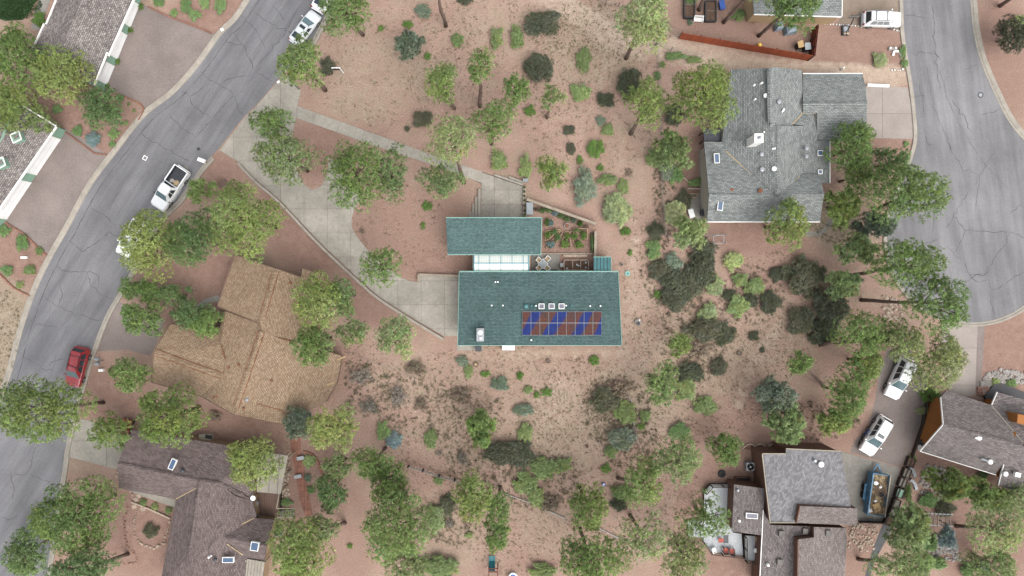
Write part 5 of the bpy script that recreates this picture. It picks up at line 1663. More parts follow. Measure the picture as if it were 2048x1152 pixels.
mesh_obj('contents', MB().lathe(fp + Vector((0, 0, 0.3)), [(0.24, 0), (0.2, 0.1), (0.08, 0.16)], 9), 'terracotta', pot)
# hooped trough
tc = P(1151.5, 530.5)
tg = thing('hooped_trough', 'long rounded timber trough with cross hoops on the patio side', 'planter', tc)
for a, b in (((-1.35, .6), (1.35, .6)), ((1.35, .6), (1.45, .45)), ((1.45, .45), (1.45, -.45)), ((1.45, -.45), (1.35, -.6)), ((1.35, -.6), (-1.35, -.6)), ((-1.35, -.6), (-1.45, -.45)), ((-1.45, -.45), (-1.45, .45)), ((-1.45, .45), (-1.35, .6))):
    mesh_obj('side', MB().bar((*a, .3), (*b, .3), .09, .6), 'rock_pale', tg, local=True)
mesh_obj('soil', MB().box((0, 0, .22), (2.75, 1.1, .44)), 'compost', tg, local=True)
for x in (-.45, .5):
    mesh_obj('hoop', MB().tube([(x, -.58, .6), (x, -.3, .85), (x, 0, .92), (x, .3, .85), (x, .58, .6)], .04, 6), 'rock_pale', tg, local=True)
for x, y in ((-1.1, -.4), (1.15, .3), (1.15, -.3), (0.1, .05), (.3, -.1)):
    mesh_obj('pot', MB().lathe((x, y, .44), [(.1, 0), (.13, .1), (.11, .12)], 9), 'plastic_grey', tg, local=True)
tag(mesh_obj('border_bed', MB().prism([XY(1125, 509.5), XY(1175, 509.5), XY(1173, 514), XY(1127, 514)], 0, .2), 'rock_pale'), 'narrow stone-edged bed above the hooped trough', 'garden bed')
vac = thing('water_tap_box', 'small teal box at the end of the hooped trough', 'box', P(1123, 530.5))
mesh_obj('cabinet', MB().box(P(1123, 530.5) + Vector((0, 0, .25)), (.34, .42, .5)), 'teal_metal', vac)
mesh_obj('lid', MB().box(P(1123, 530.5) + Vector((0, 0, .52)), (.38, .46, .05)), 'plastic_grey', vac)
tag(mesh_obj('door_mat', MB().box(P(1109, 540.5) + Vector((0, 0, .03)), (.8, .22, .02)), 'metal_dark'), 'black door mat on the patio against the green roof', 'mat')

def chair(label, px, py, rz, mat, seatmat, group=None, s=1.0):
    r = thing('garden_chair', label, 'chair', P(px, py, 0) + Vector((0, 0, .02)), rz, group)
    mesh_obj('seat', MB().box((0, 0, .43 * s), (.5 * s, .52 * s, .05)), seatmat, r, local=True)
    for k in range(4):
        mesh_obj('back_slat', MB().box((-.27 * s, (-.18 + .12 * k) * s, .68 * s), (.03, .07, .46 * s)), mat, r, local=True)
    mesh_obj('back_rail', MB().box((-.28 * s, 0, .93 * s), (.05, .54 * s, .07)), mat, r, local=True)
    for y in (-.25, .25):
        mesh_obj('arm', MB().box((0, y * s, .64 * s), (.5 * s, .06, .04)), mat, r, local=True)
        for x in (-.22, .22):
            mesh_obj('leg', MB().box((x * s, y * s, .32 * s), (.05, .05, .64 * s)), mat, r, local=True)
    return r
tp = P(1085.5, 528)
tbl = thing('patio_table', 'square grey patio table ringed by four pale chairs', 'table', tp + Vector((0, 0, .02)), math.radians(45))
mesh_obj('table_top', MB().box((0, 0, .72), (.82, .82, .04)), 'plastic_grey', tbl, local=True)
mesh_obj('rim', MB().box((0, 0, .695), (.9, .9, .03)), 'plastic_white', tbl, local=True)
for x in (-.35, .35):
    for y in (-.35, .35):
        mesh_obj('leg', MB().box((x, y, .34), (.05, .05, .68)), 'plastic_white', tbl, local=True)
for dx, dy, lb in ((-8, -7.5, 'upper left'), (9, -10, 'upper right'), (-8.5, 8.5, 'lower left'), (8.5, 8.5, 'lower right')):
    chair(f'pale slatted chair at the {lb} corner of the patio table', 1085.5 + dx, 528 + dy, math.atan2(dy, -dx), 'plastic_white', 'straw', 'patio chairs')

# ------------------------------------------------------------------ small things
def bin_(name, label, cat, px, py, s, mat, lid, rz=0.0):
    r = thing(name, label, cat, P(px, py) + Vector((0, 0, .01)), rz)
    mb = MB()
    a = [(-s[0] / 2 * .8, -s[1] / 2 * .8), (s[0] / 2 * .8, -s[1] / 2 * .8), (s[0] / 2 * .8, s[1] / 2 * .8), (-s[0] / 2 * .8, s[1] / 2 * .8)]
    b = [(x / .8, y / .8) for x, y in a]
    loft(mb, [[(x, y, 0) for x, y in a], [(x, y, s[2]) for x, y in b]])
    mesh_obj('body', mb, mat, r, local=True)
    mesh_obj('lid', MB().box((0, 0, s[2] + .03), (s[0] * 1.06, s[1] * 1.06, .07)), lid, r, local=True)
    mesh_obj('handle', MB().bar((-s[0] * .4, s[1] * .58, s[2]), (s[0] * .4, s[1] * .58, s[2]), .05), lid, r, local=True)
    return r
bin_('waste_bin', 'black waste bin on the pad below the green-roofed house', 'bin', 957.5, 696, (.7, .6, 1.0), 'plastic_dark', 'plastic_dark')
bin_('waste_bin', 'grey-blue bin in the corner of the red fence', 'bin', 1608, 99, (.65, .75, 1.05), 'plastic_dark', 'plastic_grey', .1)
bin_('waste_bin', 'tan bin in the corner of the red fence', 'bin', 1594, 95, (.65, .7, 1.05), 'timber_dark', 'cardboard', .25)
bin_('waste_bin', 'black bin against the orange wall', 'bin', 1838, 881, (.7, .75, 1.05), 'plastic_dark', 'plastic_dark', .3)
bin_('storage_bin', 'bright blue bin standing in the yard behind the red fence', 'bin', 1441.5, 14, (.6, 1.0, .6), 'plastic_blue', 'plastic_blue', .2)
bx = P(1017, 694)
ev = thing('cooler_unit', 'pale box-shaped cooler under the lower eave of the green roof', 'cooler', bx)
mesh_obj('cabinet', MB().box(bx + Vector((0, 0.1, .55)), (1.5, .75, 1.1)), 'plastic_white', ev)
mesh_obj('grille', MB().box(bx + Vector((0, -.29, .55)), (1.3, .04, .8)), 'plastic_grey', ev)

def ac_unit(label, px, py, s=.95):
    c = P(px, py)
    r = thing('air_conditioner', label, 'air conditioner', c)
    mesh_obj('casing', MB().box(c + Vector((0, 0, s * .45)), (s, s, s * .9)), 'metal_grey', r)
    mesh_obj('fan_ring', MB().lathe(c + Vector((0, 0, s * .9)), [(s * .44, 0), (s * .44, .06), (s * .38, .06), (s * .38, .0)], 18), 'plastic_dark', r)
    for k in range(4):
        a = k * math.pi / 2 + .4
        mesh_obj('fan_blade', MB().box(c + Vector((math.cos(a) * s * .2, math.sin(a) * s * .2, s * .93)), (s * .32, s * .14, .015), a), 'metal_dark', r)
    mesh_obj('hub', MB().cyl((c.x, c.y), s * .09, s * .07, s * .92, s * .99, 10), 'plastic_white', r)
ac_unit('grey air conditioner beside the brown-walled house', 1496, 930)
ac_unit('pale air conditioner at the foot of the deck stairs', 559, 1060)

ty = P(1443.5, 947)
tag(mesh_obj('old_tyre', MB().lathe(ty, [(.22, 0), (.42, 0), (.48, .1), (.42, .22), (.22, .22), (.2, .1)], 18), 'rubber'), 'black tyre lying on the red soil next to the grey deck', 'tyre')
ww = thing('window_well', 'dark sunken window well against the brown-walled house', 'window well', P(1485, 961))
for a, b in (((1470, 954), (1500, 954)), ((1500, 954), (1501, 967)), ((1470, 954), (1470, 967))):
    mesh_obj('curb', MB().bar(P(*a, .2), P(*b, .2), .14, .4), 'stucco_brown', ww)
mesh_obj('pit_floor', MB().prism([XY(1472, 956), XY(1499, 956), XY(1499, 967), XY(1472, 967)], 0, .03), 'tarp_black', ww)

# deck with railings
dk = thing('timber_deck', 'large pale grey deck with black railings at the lower right', 'deck', P(1440, 1030))
DK = [(1421, 969), (1466, 969), (1466, 1065), (1483, 1068), (1487, 1112), (1421, 1104), (1407, 1086), (1409, 984)]
DZ = 0.55
kx = [1400 + 6.0 * i for i in range(16)]
for i in range(len(kx) - 1):
    q = clip_cell(DK, kx[i] + .12, kx[i + 1] - .12, 900, 1200)
    if len(q) > 2:
        mesh_obj('deck_board', MB().prism([XY(x, y, DZ) for x, y in q], DZ - .06, DZ), 'deck_grey', dk)
mesh_obj('deck_frame', MB().prism([XY(x, y, DZ) for x, y in DK], 0, DZ - .065), 'timber_dark', dk)
dk2 = thing('side_deck', 'small grey deck with railing beside the low room', 'deck', P(1503, 1096))
D2 = [(1489, 1071), (1521, 1073), (1519, 1122), (1490, 1120)]
mesh_obj('deck_frame', MB().prism([XY(x, y, .9) for x, y in D2], 0, .83), 'timber_dark', dk2)
for i in range(6):
    q = clip_cell(D2, 1488 + 5.6 * i + .1, 1488 + 5.6 * (i + 1) - .1, 1000, 1200)
    if len(q) > 2:
        mesh_obj('deck_board', MB().prism([XY(x, y, .9) for x, y in q], .835, .9), 'deck_grey', dk2)
def railing(root, px, z, h=1.0, gap=1.3, mat='metal_dark'):
    for a, b in zip(px, px[1:]):
        A_, B_ = P(*a, z), P(*b, z)
        n = max(1, round((B_ - A_).length / gap))
        for i in range(n + 1):
            c = A_ + (B_ - A_) * i / n
            mesh_obj('rail_post', MB().box(c + Vector((0, 0, h / 2)), (.1, .1, h)), mat, root)
        for k, hh in enumerate((h, h * .5, .12)):
            mesh_obj('rail', MB().bar(A_ + Vector((0, 0, hh)), B_ + Vector((0, 0, hh)), .09 if k == 0 else .05, .06), mat, root)
railing(dk, [(1466, 970), (1421, 970), (1409, 984)], DZ, mat='timber_dark')
railing(dk, [(1407, 1084), (1420, 1103), (1486, 1111)], DZ, mat='timber_dark')
railing(dk2, [(1488.5, 1071), (1490, 1120), (1519, 1122)], .9, mat='timber_dark')
st = thing('deck_stairs', 'grey timber steps on the left side of the large deck', 'steps', P(1392, 1060))
for k in range(4):
    mesh_obj('step', MB().prism([XY(1375 + 8 * k, 1040), XY(1382.4 + 8 * k, 1040), XY(1382.4 + 8 * k, 1072), XY(1375 + 8 * k, 1072)], 0, .12 + .12 * k), 'deck_grey', st)
chair('red cushioned chair on the grey deck, nearer the low room', 1458, 1096, math.radians(95), 'timber_dark', 'cushion_red', None, 1.15).location.z = DZ
chair('red cushioned chair on the grey deck, next to the white chair', 1446, 1094, math.radians(80), 'timber_dark', 'cushion_red', None, 1.15).location.z = DZ
chair('small white chair near the corner of the grey deck', 1423, 1094, math.radians(20), 'plastic_white', 'plastic_white').location.z = DZ
o = P(1437, 1075)
tag(mesh_obj('side_table', join([MB().box((o.x, o.y, DZ + .42), (.6, .5, .06)), MB().box((o.x, o.y, DZ + .2), (.12, .12, .4))]), 'cushion_red'), 'small orange table under the pine on the grey deck', 'table')
o = P(1449, 1075)
tag(mesh_obj('deck_mat', MB().box((o.x, o.y, DZ + .015), (.6, .95, .02)), 'plastic_dark'), 'dark mat on the grey deck beside the orange table', 'mat')
o = P(1509, 1098, .9)
st2 = thing('white_stool', 'white round stool on the small side deck', 'stool', o)
mesh_obj('seat', MB().cyl((o.x, o.y), .26, .26, 1.33, 1.4, 14), 'plastic_white', st2)
for k in range(3):
    a = k * 2.1
    mesh_obj('leg', MB().bar((o.x, o.y, 1.33), (o.x + .22 * math.cos(a), o.y + .22 * math.sin(a), .9), .04), 'plastic_white', st2)
o = P(1515, 1077, .9)
tag(mesh_obj('deck_box', join([MB().box((o.x, o.y, 1.1), (.5, .55, .4)), MB().box((o.x, o.y, 1.33), (.54, .59, .05))]), 'cardboard'), 'tan box in the corner of the small side deck', 'box')
# scalloped planting terraces at the entrance of the brown-walled house
for k, (x, lb) in enumerate(((1497, 'scalloped stone-edged bed nearest the round conifer'), (1518, 'second scalloped bed along the brown entrance wall'), (1545, 'third scalloped bed along the brown entrance wall'), (1572, 'fourth scalloped bed along the brown entrance wall'), (1598, 'scalloped bed at the far end of the brown entrance wall'))):
    ln = smooth_line([(x - 13, 897), (x - 4, 889), (x + 6, 888), (x + 13, 895), (x + 13, 901)], .4)
    sb_ = thing('scalloped_bed', lb, 'garden bed', P(x, 895), 0, 'scalloped beds by the entrance')
    mesh_obj('edging', wall_strip([XY(*p) for p in ln], .14, 0, .25), 'rock_pale', sb_)
    mesh_obj('soil', MB().prism([XY(*p) for p in ln], 0, .12), 'mulch', sb_)

# deck, stairs and brick path at the brown-roofed house
bd = thing('patio_deck', 'brown deck between brown roof and patio cover', 'deck', P(536, 1010))
for i in range(9):
    x0 = 514 + i * 5
    mesh_obj('deck_board', MB().prism([XY(x0 + .15, 984, .9), XY(x0 + 4.85, 984, .9), XY(x0 + 4.0, 1036, .9), XY(x0 - .7, 1036, .9)], .82, .9), 'deck_brown', bd)
mesh_obj('deck_frame', MB().prism([XY(513, 983, .9), XY(560, 983, .9), XY(557, 1037, .9), XY(512, 1037, .9)], 0, .81), 'timber_dark', bd)
for a, b in (((559, 985), (553, 1017)), ((553, 1017), (590, 1017)), ((553, 1035), (585, 1034))):
    mesh_obj('handrail', MB().bar(P(*a, 1.8), P(*b, 1.8 if a[0] != 553 else 1.0), .1, .08), 'tan_trim', bd)
bs = thing('deck_stairs', 'brown timber stairs descending from the patio deck to the brick path', 'steps', P(572, 1026))
for k in range(8):
    x0 = 553 + 4.6 * k
    mesh_obj('step', MB().prism([XY(x0 + .25, 1018), XY(x0 + 4.3, 1018), XY(x0 + 4.3, 1034), XY(x0 + .25, 1034)], 0, .85 - .1 * k), 'timber_grey', bs)
chair('grey chair in the corner of the brown patio deck', 522, 1022, math.radians(30), 'metal_grey', 'plastic_grey').location.z = .9
chair('grey chair by the house wall on the brown patio deck', 521, 1000, math.radians(-20), 'metal_grey', 'plastic_grey').location.z = .9
gr_ = thing('barbecue_grill', 'white-framed dark grill at the foot of the brown patio deck', 'grill', P(537, 1033) + Vector((0, 0, .9)))
mesh_obj('cart', MB().box((0, 0, .4), (1.1, .5, .8)), 'plastic_white', gr_, local=True)
mesh_obj('hood', MB().box((0, 0, .9), (.7, .44, .2)), 'metal_dark', gr_, local=True)
PATH = [(580, 880), (600, 872), (602, 905), (612, 955), (625, 1030), (612, 1034), (600, 1000), (590, 940), (584, 905)]
bp = sheet('brick_path', PATH, 'joint', .006)
for i in range(60):
    pass
ca_ = math.radians(-14)
slabs(bp, PATH, [560 + 7 * k - 200 * 0 for k in range(-60, 80)][40:120], [850 + 12 * k for k in range(0, 30)], .006, .04, 'brick_red', 'paver', joint=.03)
for x, y, lb in ((603, 914.5, 'upper grey stone bench across the brick path'), (598, 951, 'lower grey stone bench across the brick path')):
    b = thing('stone_bench', lb, 'bench', P(x, y) + Vector((0, 0, .03)), math.radians(12))
    mesh_obj('seat', MB().box((0, 0, .42), (.85, .42, .09)), 'metal_grey', b, local=True)
    for s in (-.3, .3):
        mesh_obj('leg', MB().box((s, 0, .19), (.1, .34, .38)), 'rock_grey', b, local=True)
for x, y, lb in ((272, 999, 'pale stepping slab nearest the street by the planting strip'), (277, 992, 'pale stepping slab against the concrete path'), (269, 1013, 'pale stepping slab inside the stone-ringed bed'), (286, 1018, 'small pale slab at the corner of the stone ring')):
    c = P(x, y)
    tag(mesh_obj('stepping_slab', MB().box(c + Vector((0, 0, .03)), (.55, .5, .06), .4), 'rock_pale'), lb, 'paving slab')

# stone borders: rows of small rocks
def rock_row(label, px, mat, size=.14, gap=.24, jit=.08):
    xy = [Vector(XY(*p)) for p in smooth_line(px, .5)]
    r = thing('stone_border', label, 'stone border', (xy[0].x, xy[0].y, 0))
    acc, k = 0, 0
    bank = [rock_mesh(size, 100 + i) for i in range(5)]
    objs = []
    for a, b in zip(xy, xy[1:]):
        L = (b - a).length
        while acc < L:
            c = a + (b - a) * acc / L
            if len(objs) < 5:
                m = MB()
                m.v, m.f = list(bank[len(objs)].v), bank[len(objs)].f
                o_ = mesh_obj('stone', m, mat, r, local=True)
                objs.append(o_)
            else:
                o_ = share(random.choice(objs), 'stone', r, (0, 0, 0))
            o_.location = (c.x - xy[0].x + random.gauss(0, jit), c.y - xy[0].y + random.gauss(0, jit), 0.02)
            o_.rotation_euler = (0, 0, random.uniform(0, 6.28))
            s = random.uniform(.6, 1.3)
            o_.scale = (s, s * random.uniform(.7, 1.1), s)
            acc += gap * random.uniform(.8, 1.3)
        acc -= L
    return r
rock_row('ring of stones round the dark agave in the front garden', [(276, 1012), (270, 1040), (270, 1065), (280, 1085), (300, 1095), (318, 1093), (330, 1085), (336, 1060), (342, 1040)], 'rock_pale', .13, .27)
rock_row('outer winding row of stones in the front garden by the street pines', [(256, 1015), (250, 1040), (250, 1065), (254, 1090), (268, 1105), (275, 1120), (262, 1128), (245, 1126)], 'rock_red', .12, .28)
rock_row('stones along the corner of the brown roof and front garden', [(236, 945), (232, 960), (230, 980), (228, 998)], 'rock_pale', .14, .26)
rock_row('short row of stones by the concrete path of the brown-roofed house', [(254, 976), (264, 984), (266, 998)], 'rock_pale', .13, .25)
rock_row('row of white stones along the tan drive by the basketball hoop', [(1650, 48), (1680, 50), (1720, 53), (1760, 55), (1785, 58), (1803, 66)], 'plastic_white', .1, .3, .03)
rock_row('row of stones beside the brick path', [(578, 905), (576, 930), (573, 955), (568, 985)], 'rock_pale', .14, .3)
rock_row('short row of white stones at the lower corner of the gravel yard', [(1784, 140), (1795, 141), (1806, 139)], 'plastic_white', .12, .3, .03)
def rubble(label, poly, n, mats, smin=.1, smax=.28):
    xs, ys = [p[0] for p in poly], [p[1] for p in poly]
    mbs = MB()
    k = 0
    while k < n:
        x, y = random.uniform(min(xs), max(xs)), random.uniform(min(ys), max(ys))
        if not inside((x, y), poly):
            continue
        c = P(x, y)
        m = shift(rock_mesh(random.uniform(smin, smax), random.random()), (c.x, c.y, .05))
        mbs.add(m.v, m.f)
        k += 1
    return tag(mesh_obj('rubble', mbs, mats), label, 'rocks', kind='stuff')
rubble('bank of broken rock above the orange-walled house', [(1960, 765), (1975, 745), (2000, 738), (2060, 745), (2060, 765), (2000, 770), (1985, 785), (1965, 790)], 260, 'rock_grey')
rubble('red boulders at the corner of the pink drive', [(1955, 775), (1975, 772), (1978, 790), (1958, 788)], 40, 'rock_red', .15, .35)
rubble('scattered rocks in the terraced garden', [(1845, 930), (1900, 930), (1900, 990), (1870, 1010), (1835, 990)], 130, 'rock_grey')
rubble('rocks at the foot of the blue spruce', [(1850, 1065), (1905, 1070), (1920, 1120), (1860, 1120)], 170, 'rock_grey')
rubble('loose stones on the bare bank under the stepped roofs', [(1695, 1050), (1760, 1045), (1750, 1100), (1695, 1105)], 120, 'rock_pale', .07, .2)
rubble('rocks beside the patio cover', [(563, 930), (580, 920), (578, 990), (565, 1005)], 60, 'rock_pale', .1, .22)
rubble('rocks under the pines by the shared drive', [(1760, 590), (1800, 600), (1810, 640), (1770, 640)], 60, 'rock_pale', .1, .3)

# mailboxes, lamp, signs
mbx = P(414, 325)
mb1 = thing('mailbox', 'white mailbox leaning over the curb at the driveway mouth', 'mailbox', mbx, math.radians(-20))
mesh_obj('post', MB().box((0, 0, .55), (.1, .1, 1.1)), 'timber_grey', mb1, local=True)
mesh_obj('box', MB().box((-.1, 0, 1.2), (.85, .42, .36)), 'plastic_white', mb1, local=True)
mesh_obj('door', MB().box((-.54, 0, 1.2), (.03, .36, .3)), 'plastic_grey', mb1, local=True)
def twin_mail(label, px, py):
    c = P(px, py)
    r = thing('mailbox_post', label, 'mailbox', c)
    mesh_obj('post', MB().box((0, 0, .5), (.1, .1, 1.0)), 'timber_grey', r, local=True)
    mesh_obj('arm', MB().bar((-.1, .25, 1.0), (-.75, .15, .9), .06), 'timber_grey', r, local=True)
    for y in (-.28, .28):
        bx_ = mesh_obj('box', MB().tube([(-.25, y, 1.15), (.25, y, 1.15)], .2, 12), 'metal_grey', r, local=True)
    mesh_obj('crossbar', MB().box((0, 0, .97), (.12, .9, .06)), 'timber_grey', r, local=True)
twin_mail('pair of grey mailboxes on a post near the red SUV', 206, 721)
c = P(205, 740)
tag(mesh_obj('meter_box', join([MB().box(c + Vector((0, 0, .2)), (.5, .32, .4)), MB().box(c + Vector((-.1, 0, .43)), (.25, .3, .06))]), 'plastic_white'), 'small white box below the pair of grey mailboxes', 'box')
c = P(63, 516)
mp_ = thing('mailbox_post', 'white mailbox arm at the round-shrub bed on the left', 'mailbox', c)
mesh_obj('post', MB().box((-.6, 0, .5), (.12, .12, 1.0)), 'timber_dark', mp_, local=True)
mesh_obj('box', MB().box((-.1, 0, 1.1), (.7, .24, .24)), 'plastic_white', mp_, local=True)
c = P(598, 178)
lp = thing('lamp_post', 'black lamp post at the mouth of the driveway', 'lamp post', c)
top = P(581, 163, 2.6)
mesh_obj('pole', MB().tube([(0, 0, 0), (0, 0, 2.45)], .05, 8), 'metal_dark', lp, local=True)
mesh_obj('arm', MB().bar((0, 0, 2.45), (-.12, -.2, 2.5), .05), 'metal_dark', lp, local=True)
mesh_obj('lantern', MB().lathe((-.15, -.25, 2.15), [(.08, 0), (.15, .12), (.16, .3), (.05, .4)], 8), 'metal_dark', lp, local=True)
c = P(687, 146)
sg = thing('sign_post', 'white yard-sign post with dark hanging panel on the open lot', 'sign', c)
mesh_obj('post', MB().box((0, 0, .95), (.11, .11, 1.9)), 'plastic_white', sg, local=True)
mesh_obj('arm', MB().box((-.45, 0.05, 1.75), (1.05, .09, .09)), 'plastic_white', sg, local=True)
mesh_obj('panel', MB().box((-.5, 0.05, 1.25), (.8, .04, .6)), 'metal_dark', sg, local=True)
for dx in (-.2, -.8):
    mesh_obj('hanger', MB().box((dx, 0.05, 1.62), (.03, .03, .16)), 'metal_grey', sg, local=True)
c = P(447, 367)
ubx = thing('utility_box', 'brown ground box in the bed between street and driveway', 'box', c, math.radians(25))
mesh_obj('cabinet', MB().box((0, 0, .2), (1.0, .5, .4)), 'timber_grey', ubx, local=True)
mesh_obj('lid', MB().box((0, 0, .42), (1.06, .56, .05)), 'deck_brown', ubx, local=True)
# road furniture
sq = MB()
c = P(290, 316)
for dx, dy, sx, sy in ((0, .22, .5, .08), (0, -.22, .5, .08), (.22, 0, .08, .36), (-.22, 0, .08, .36)):
    v = Matrix.Rotation(-.5, 3, 'Z') @ Vector((dx, dy, 0))
    sq.box(c + v + Vector((0, 0, .012)), (sx, sy, .006), -.5)
tag(mesh_obj('survey_mark', sq, 'white_paint'), 'white square survey mark painted on the street above the pickup', 'road marking')
c = P(372, 336)
tag(mesh_obj('valve_cover', MB().lathe(c, [(.28, 0), (.28, .02), (.2, .024), (.05, .02)], 14), 'concrete_old'), 'round pale valve cover in the street behind the pickup', 'cover')
c = P(397, 298)
tag(mesh_obj('storm_grate', MB().box(c + Vector((0, 0, .014)), (.34, .34, .014), .5), 'metal_dark'), 'small dark square grate in the street near the driveway mouth', 'grate')
c = P(445, 60)
tag(mesh_obj('meter_cover', MB().box(c + Vector((0, 0, .14)), (.34, .34, .02), .4), 'white_paint'), 'small white cover on the left curb near the upper paved drive', 'cover')
c = P(557, 164)
tag(mesh_obj('meter_cover', MB().box(c + Vector((0, 0, .05)), (.34, .24, .03), .6), 'white_paint'), 'small white cover in the driveway mouth', 'cover')
c = P(1961, 190)
mc = thing('manhole', 'small round manhole cover on the court road', 'manhole', c)
mesh_obj('collar', MB().lathe(c, [(.36, .0), (.36, .018), (.25, .02), (.24, .016)], 16), 'crack', mc)
mesh_obj('lid', MB().lathe(c, [(.22, .0), (.22, .026), (.05, .028)], 14), 'metal_grey', mc)

# basketball hoop
hb = P(1689, 62)
hoop = thing('basketball_hoop', 'portable basketball hoop with black base beside the tan drive', 'basketball hoop', hb)
mesh_obj('base', MB().box((0, 0, .16), (.78, 1.15, .32)), 'plastic_dark', hoop, local=True)
mesh_obj('base_lid', MB().box((0, .1, .33), (.5, .6, .04)), 'metal_grey', hoop, local=True)
mesh_obj('pole', MB().tube([(0, -.35, .3), (-.15, -.1, 1.6), (-.36, .38, 2.95)], .06, 8), 'metal_dark', hoop, local=True)
mesh_obj('backboard', MB().box((-.38, .5, 3.2), (1.1, .03, .7)), 'concrete_old', hoop, local=True)
for a, b in (((-.94, .47, 2.84), (.18, .47, 2.84)), ((-.94, .47, 3.56), (.18, .47, 3.56))):
    mesh_obj('board_frame', MB().bar(a, b, .06), 'metal_dark', hoop, local=True)
rgm = MB()
ringp = [(-.38 + .23 * math.cos(t), .78 + .23 * math.sin(t), 3.0) for t in [k * math.pi / 8 for k in range(17)]]
mesh_obj('rim', rgm.tube(ringp, .02, 5), 'timber_red', hoop, local=True)
for x, lb in ((1686, 'left sandbag on the base of the basketball hoop'), (1692, 'right sandbag on the base of the basketball hoop')):
    c = P(x, 69)
    tag(mesh_obj('sandbag', shift(rock_mesh(.2, x), (c.x, c.y, .42)), 'rock_pale'), lb, 'sandbag')

# yard behind the red fence
for x0, x1, y0, y1, lb in ((1367, 1387, -14, 38, 'black-framed raised bed with plants, left of the white bench'), (1409, 1430, 5, 45, 'empty black-framed raised bed, right of the white bench')):
    c = P((x0 + x1) / 2, (y0 + y1) / 2)
    rb = thing('raised_bed', lb, 'garden bed', c)
    w_, l_ = (x1 - x0) * MPP, (y1 - y0) * MPP
    for dx, dy, sx, sy in ((0, l_ / 2, w_, .12), (0, -l_ / 2, w_, .12), (w_ / 2, 0, .12, l_), (-w_ / 2, 0, .12, l_)):
        mesh_obj('side', MB().box((dx, dy, .3), (sx, sy, .6)), 'metal_dark', rb, local=True)
    mesh_obj('soil', MB().box((0, 0, .2), (w_ - .12, l_ - .12, .4)), 'compost', rb, local=True)
    mesh_obj('divider', MB().box((0, 0, .5), (w_ - .1, .06, .06)), 'timber_grey', rb, local=True)
bc = P(1395, 42)
bn = thing('garden_bench', 'white garden bench between the two black raised beds', 'bench', bc, math.radians(-4))
for k in range(4):
    mesh_obj('seat_slat', MB().box((0, -.18 + .12 * k, .43), (1.1, .09, .04)), 'plastic_white', bn, local=True)
for k in range(3):
    mesh_obj('back_slat', MB().box((0, .3, .58 + .13 * k), (1.1, .04, .09)), 'plastic_white', bn, local=True)
for x in (-.52, .52):
    mesh_obj('arm', MB().box((x, 0, .64), (.07, .5, .05)), 'plastic_white', bn, local=True)
    for y in (-.22, .28):
        mesh_obj('leg', MB().box((x, y, .32), (.07, .07, .64)), 'plastic_white', bn, local=True)
for x, y, sx, sy, lb in ((1554, 55, .95, .95, 'round covered grill by the tan wall behind the red fence'), (1578, 63, 1.5, .95, 'long covered grill under the pine behind the red fence')):
    c = P(x, y)
    r = thing('covered_grill', lb, 'grill', c, .2)
    mesh_obj('cover', loft(MB(), [[(-sx / 2, -sy / 2, .1), (sx / 2, -sy / 2, .1), (sx / 2, sy / 2, .1), (-sx / 2, sy / 2, .1)], [(-sx * .42, -sy * .42, .9), (sx * .42, -sy * .42, .9), (sx * .42, sy * .42, .9), (-sx * .42, sy * .42, .9)], [(-sx * .25, -sy * .2, 1.1), (sx * .25, -sy * .2, 1.1), (sx * .25, sy * .2, 1.1), (-sx * .25, sy * .2, 1.1)]]), 'cover_grey', r, local=True)
    for dx in (-1, 1):
        mesh_obj('leg', MB().box((dx * sx * .4, 0, .06), (.08, sy * .8, .12)), 'metal_dark', r, local=True)
c = P(1517, 92)
tag(mesh_obj('ball', MB().lathe(c, [(.05, 0), (.2, .08), (.28, .24), (.24, .4), (.08, .5)], 14), 'plastic_yellow', smooth=True), 'yellow ball lying against the red fence', 'ball')
rp = smooth_line([(1785, 112), (1787, 104), (1795, 103), (1801, 108), (1802, 116)], .25)
tag(mesh_obj('stone_ring', wall_strip([XY(*p) for p in rp], .24, 0, .2), 'plastic_white'), 'white open ring of stone in the gravel yard corner', 'stone ring')
c = P(1783, 98)
wb = thing('water_meter_box', 'grey box with white caps by the white stone ring', 'box', c)
mesh_obj('slab', MB().box((0, 0, .1), (.9, .35, .2), .15), 'rock_grey', wb, local=True)
for x in (-.3, .35):
    mesh_obj('cap', MB().lathe((x, .03, .2), [(.12, 0), (.12, .16), (.05, .2)], 10), 'plastic_white', wb, local=True)
c = P(1682, 139)
pp = thing('standpipe', 'white standpipe by the gutter of the grey garage roof', 'pipe', c)
mesh_obj('pipe', MB().tube([(0, 0, 0), (0, 0, .9), (-.25, -.2, 1.0)], .06, 8), 'plastic_white', pp, local=True)
mesh_obj('base', MB().box((0, 0, .04), (.3, .3, .08)), 'rock_grey', pp, local=True)
# patio furniture by the grey-roofed house
bin_('lounge_chair', 'white chair on the patio left of the grey-roofed house', 'chair', 1381, 428, (.6, .95, .45), 'plastic_dark', 'plastic_white', .3)
bin_('grill_cart', 'dark grill against the wall of the grey-roofed house', 'grill', 1406, 427, (.9, .7, .9), 'plastic_dark', 'plastic_dark', 0)
pl = thing('low_planter', 'low framed planter on the patio left of the grey-roofed house', 'planter', P(1384, 391))
for a, b in (((1377, 387), (1393, 388)), ((1393, 388), (1393, 395)), ((1393, 395), (1376, 395)), ((1376, 395), (1377, 387))):
    mesh_obj('side', MB().bar(P(*a, .2), P(*b, .2), .09, .4), 'timber', pl)
for a, b, lb in (((1367, 355), (1375, 362), 'lower rail of the shrub bed left of the grey roof'), ((1374, 377), (1410, 378), 'low timber rail edging the bed above the patio')):
    tag(mesh_obj('bed_rail', MB().bar(P(*a, .25), P(*b, .25), .12, .2), 'tan_trim'), lb, 'rail')
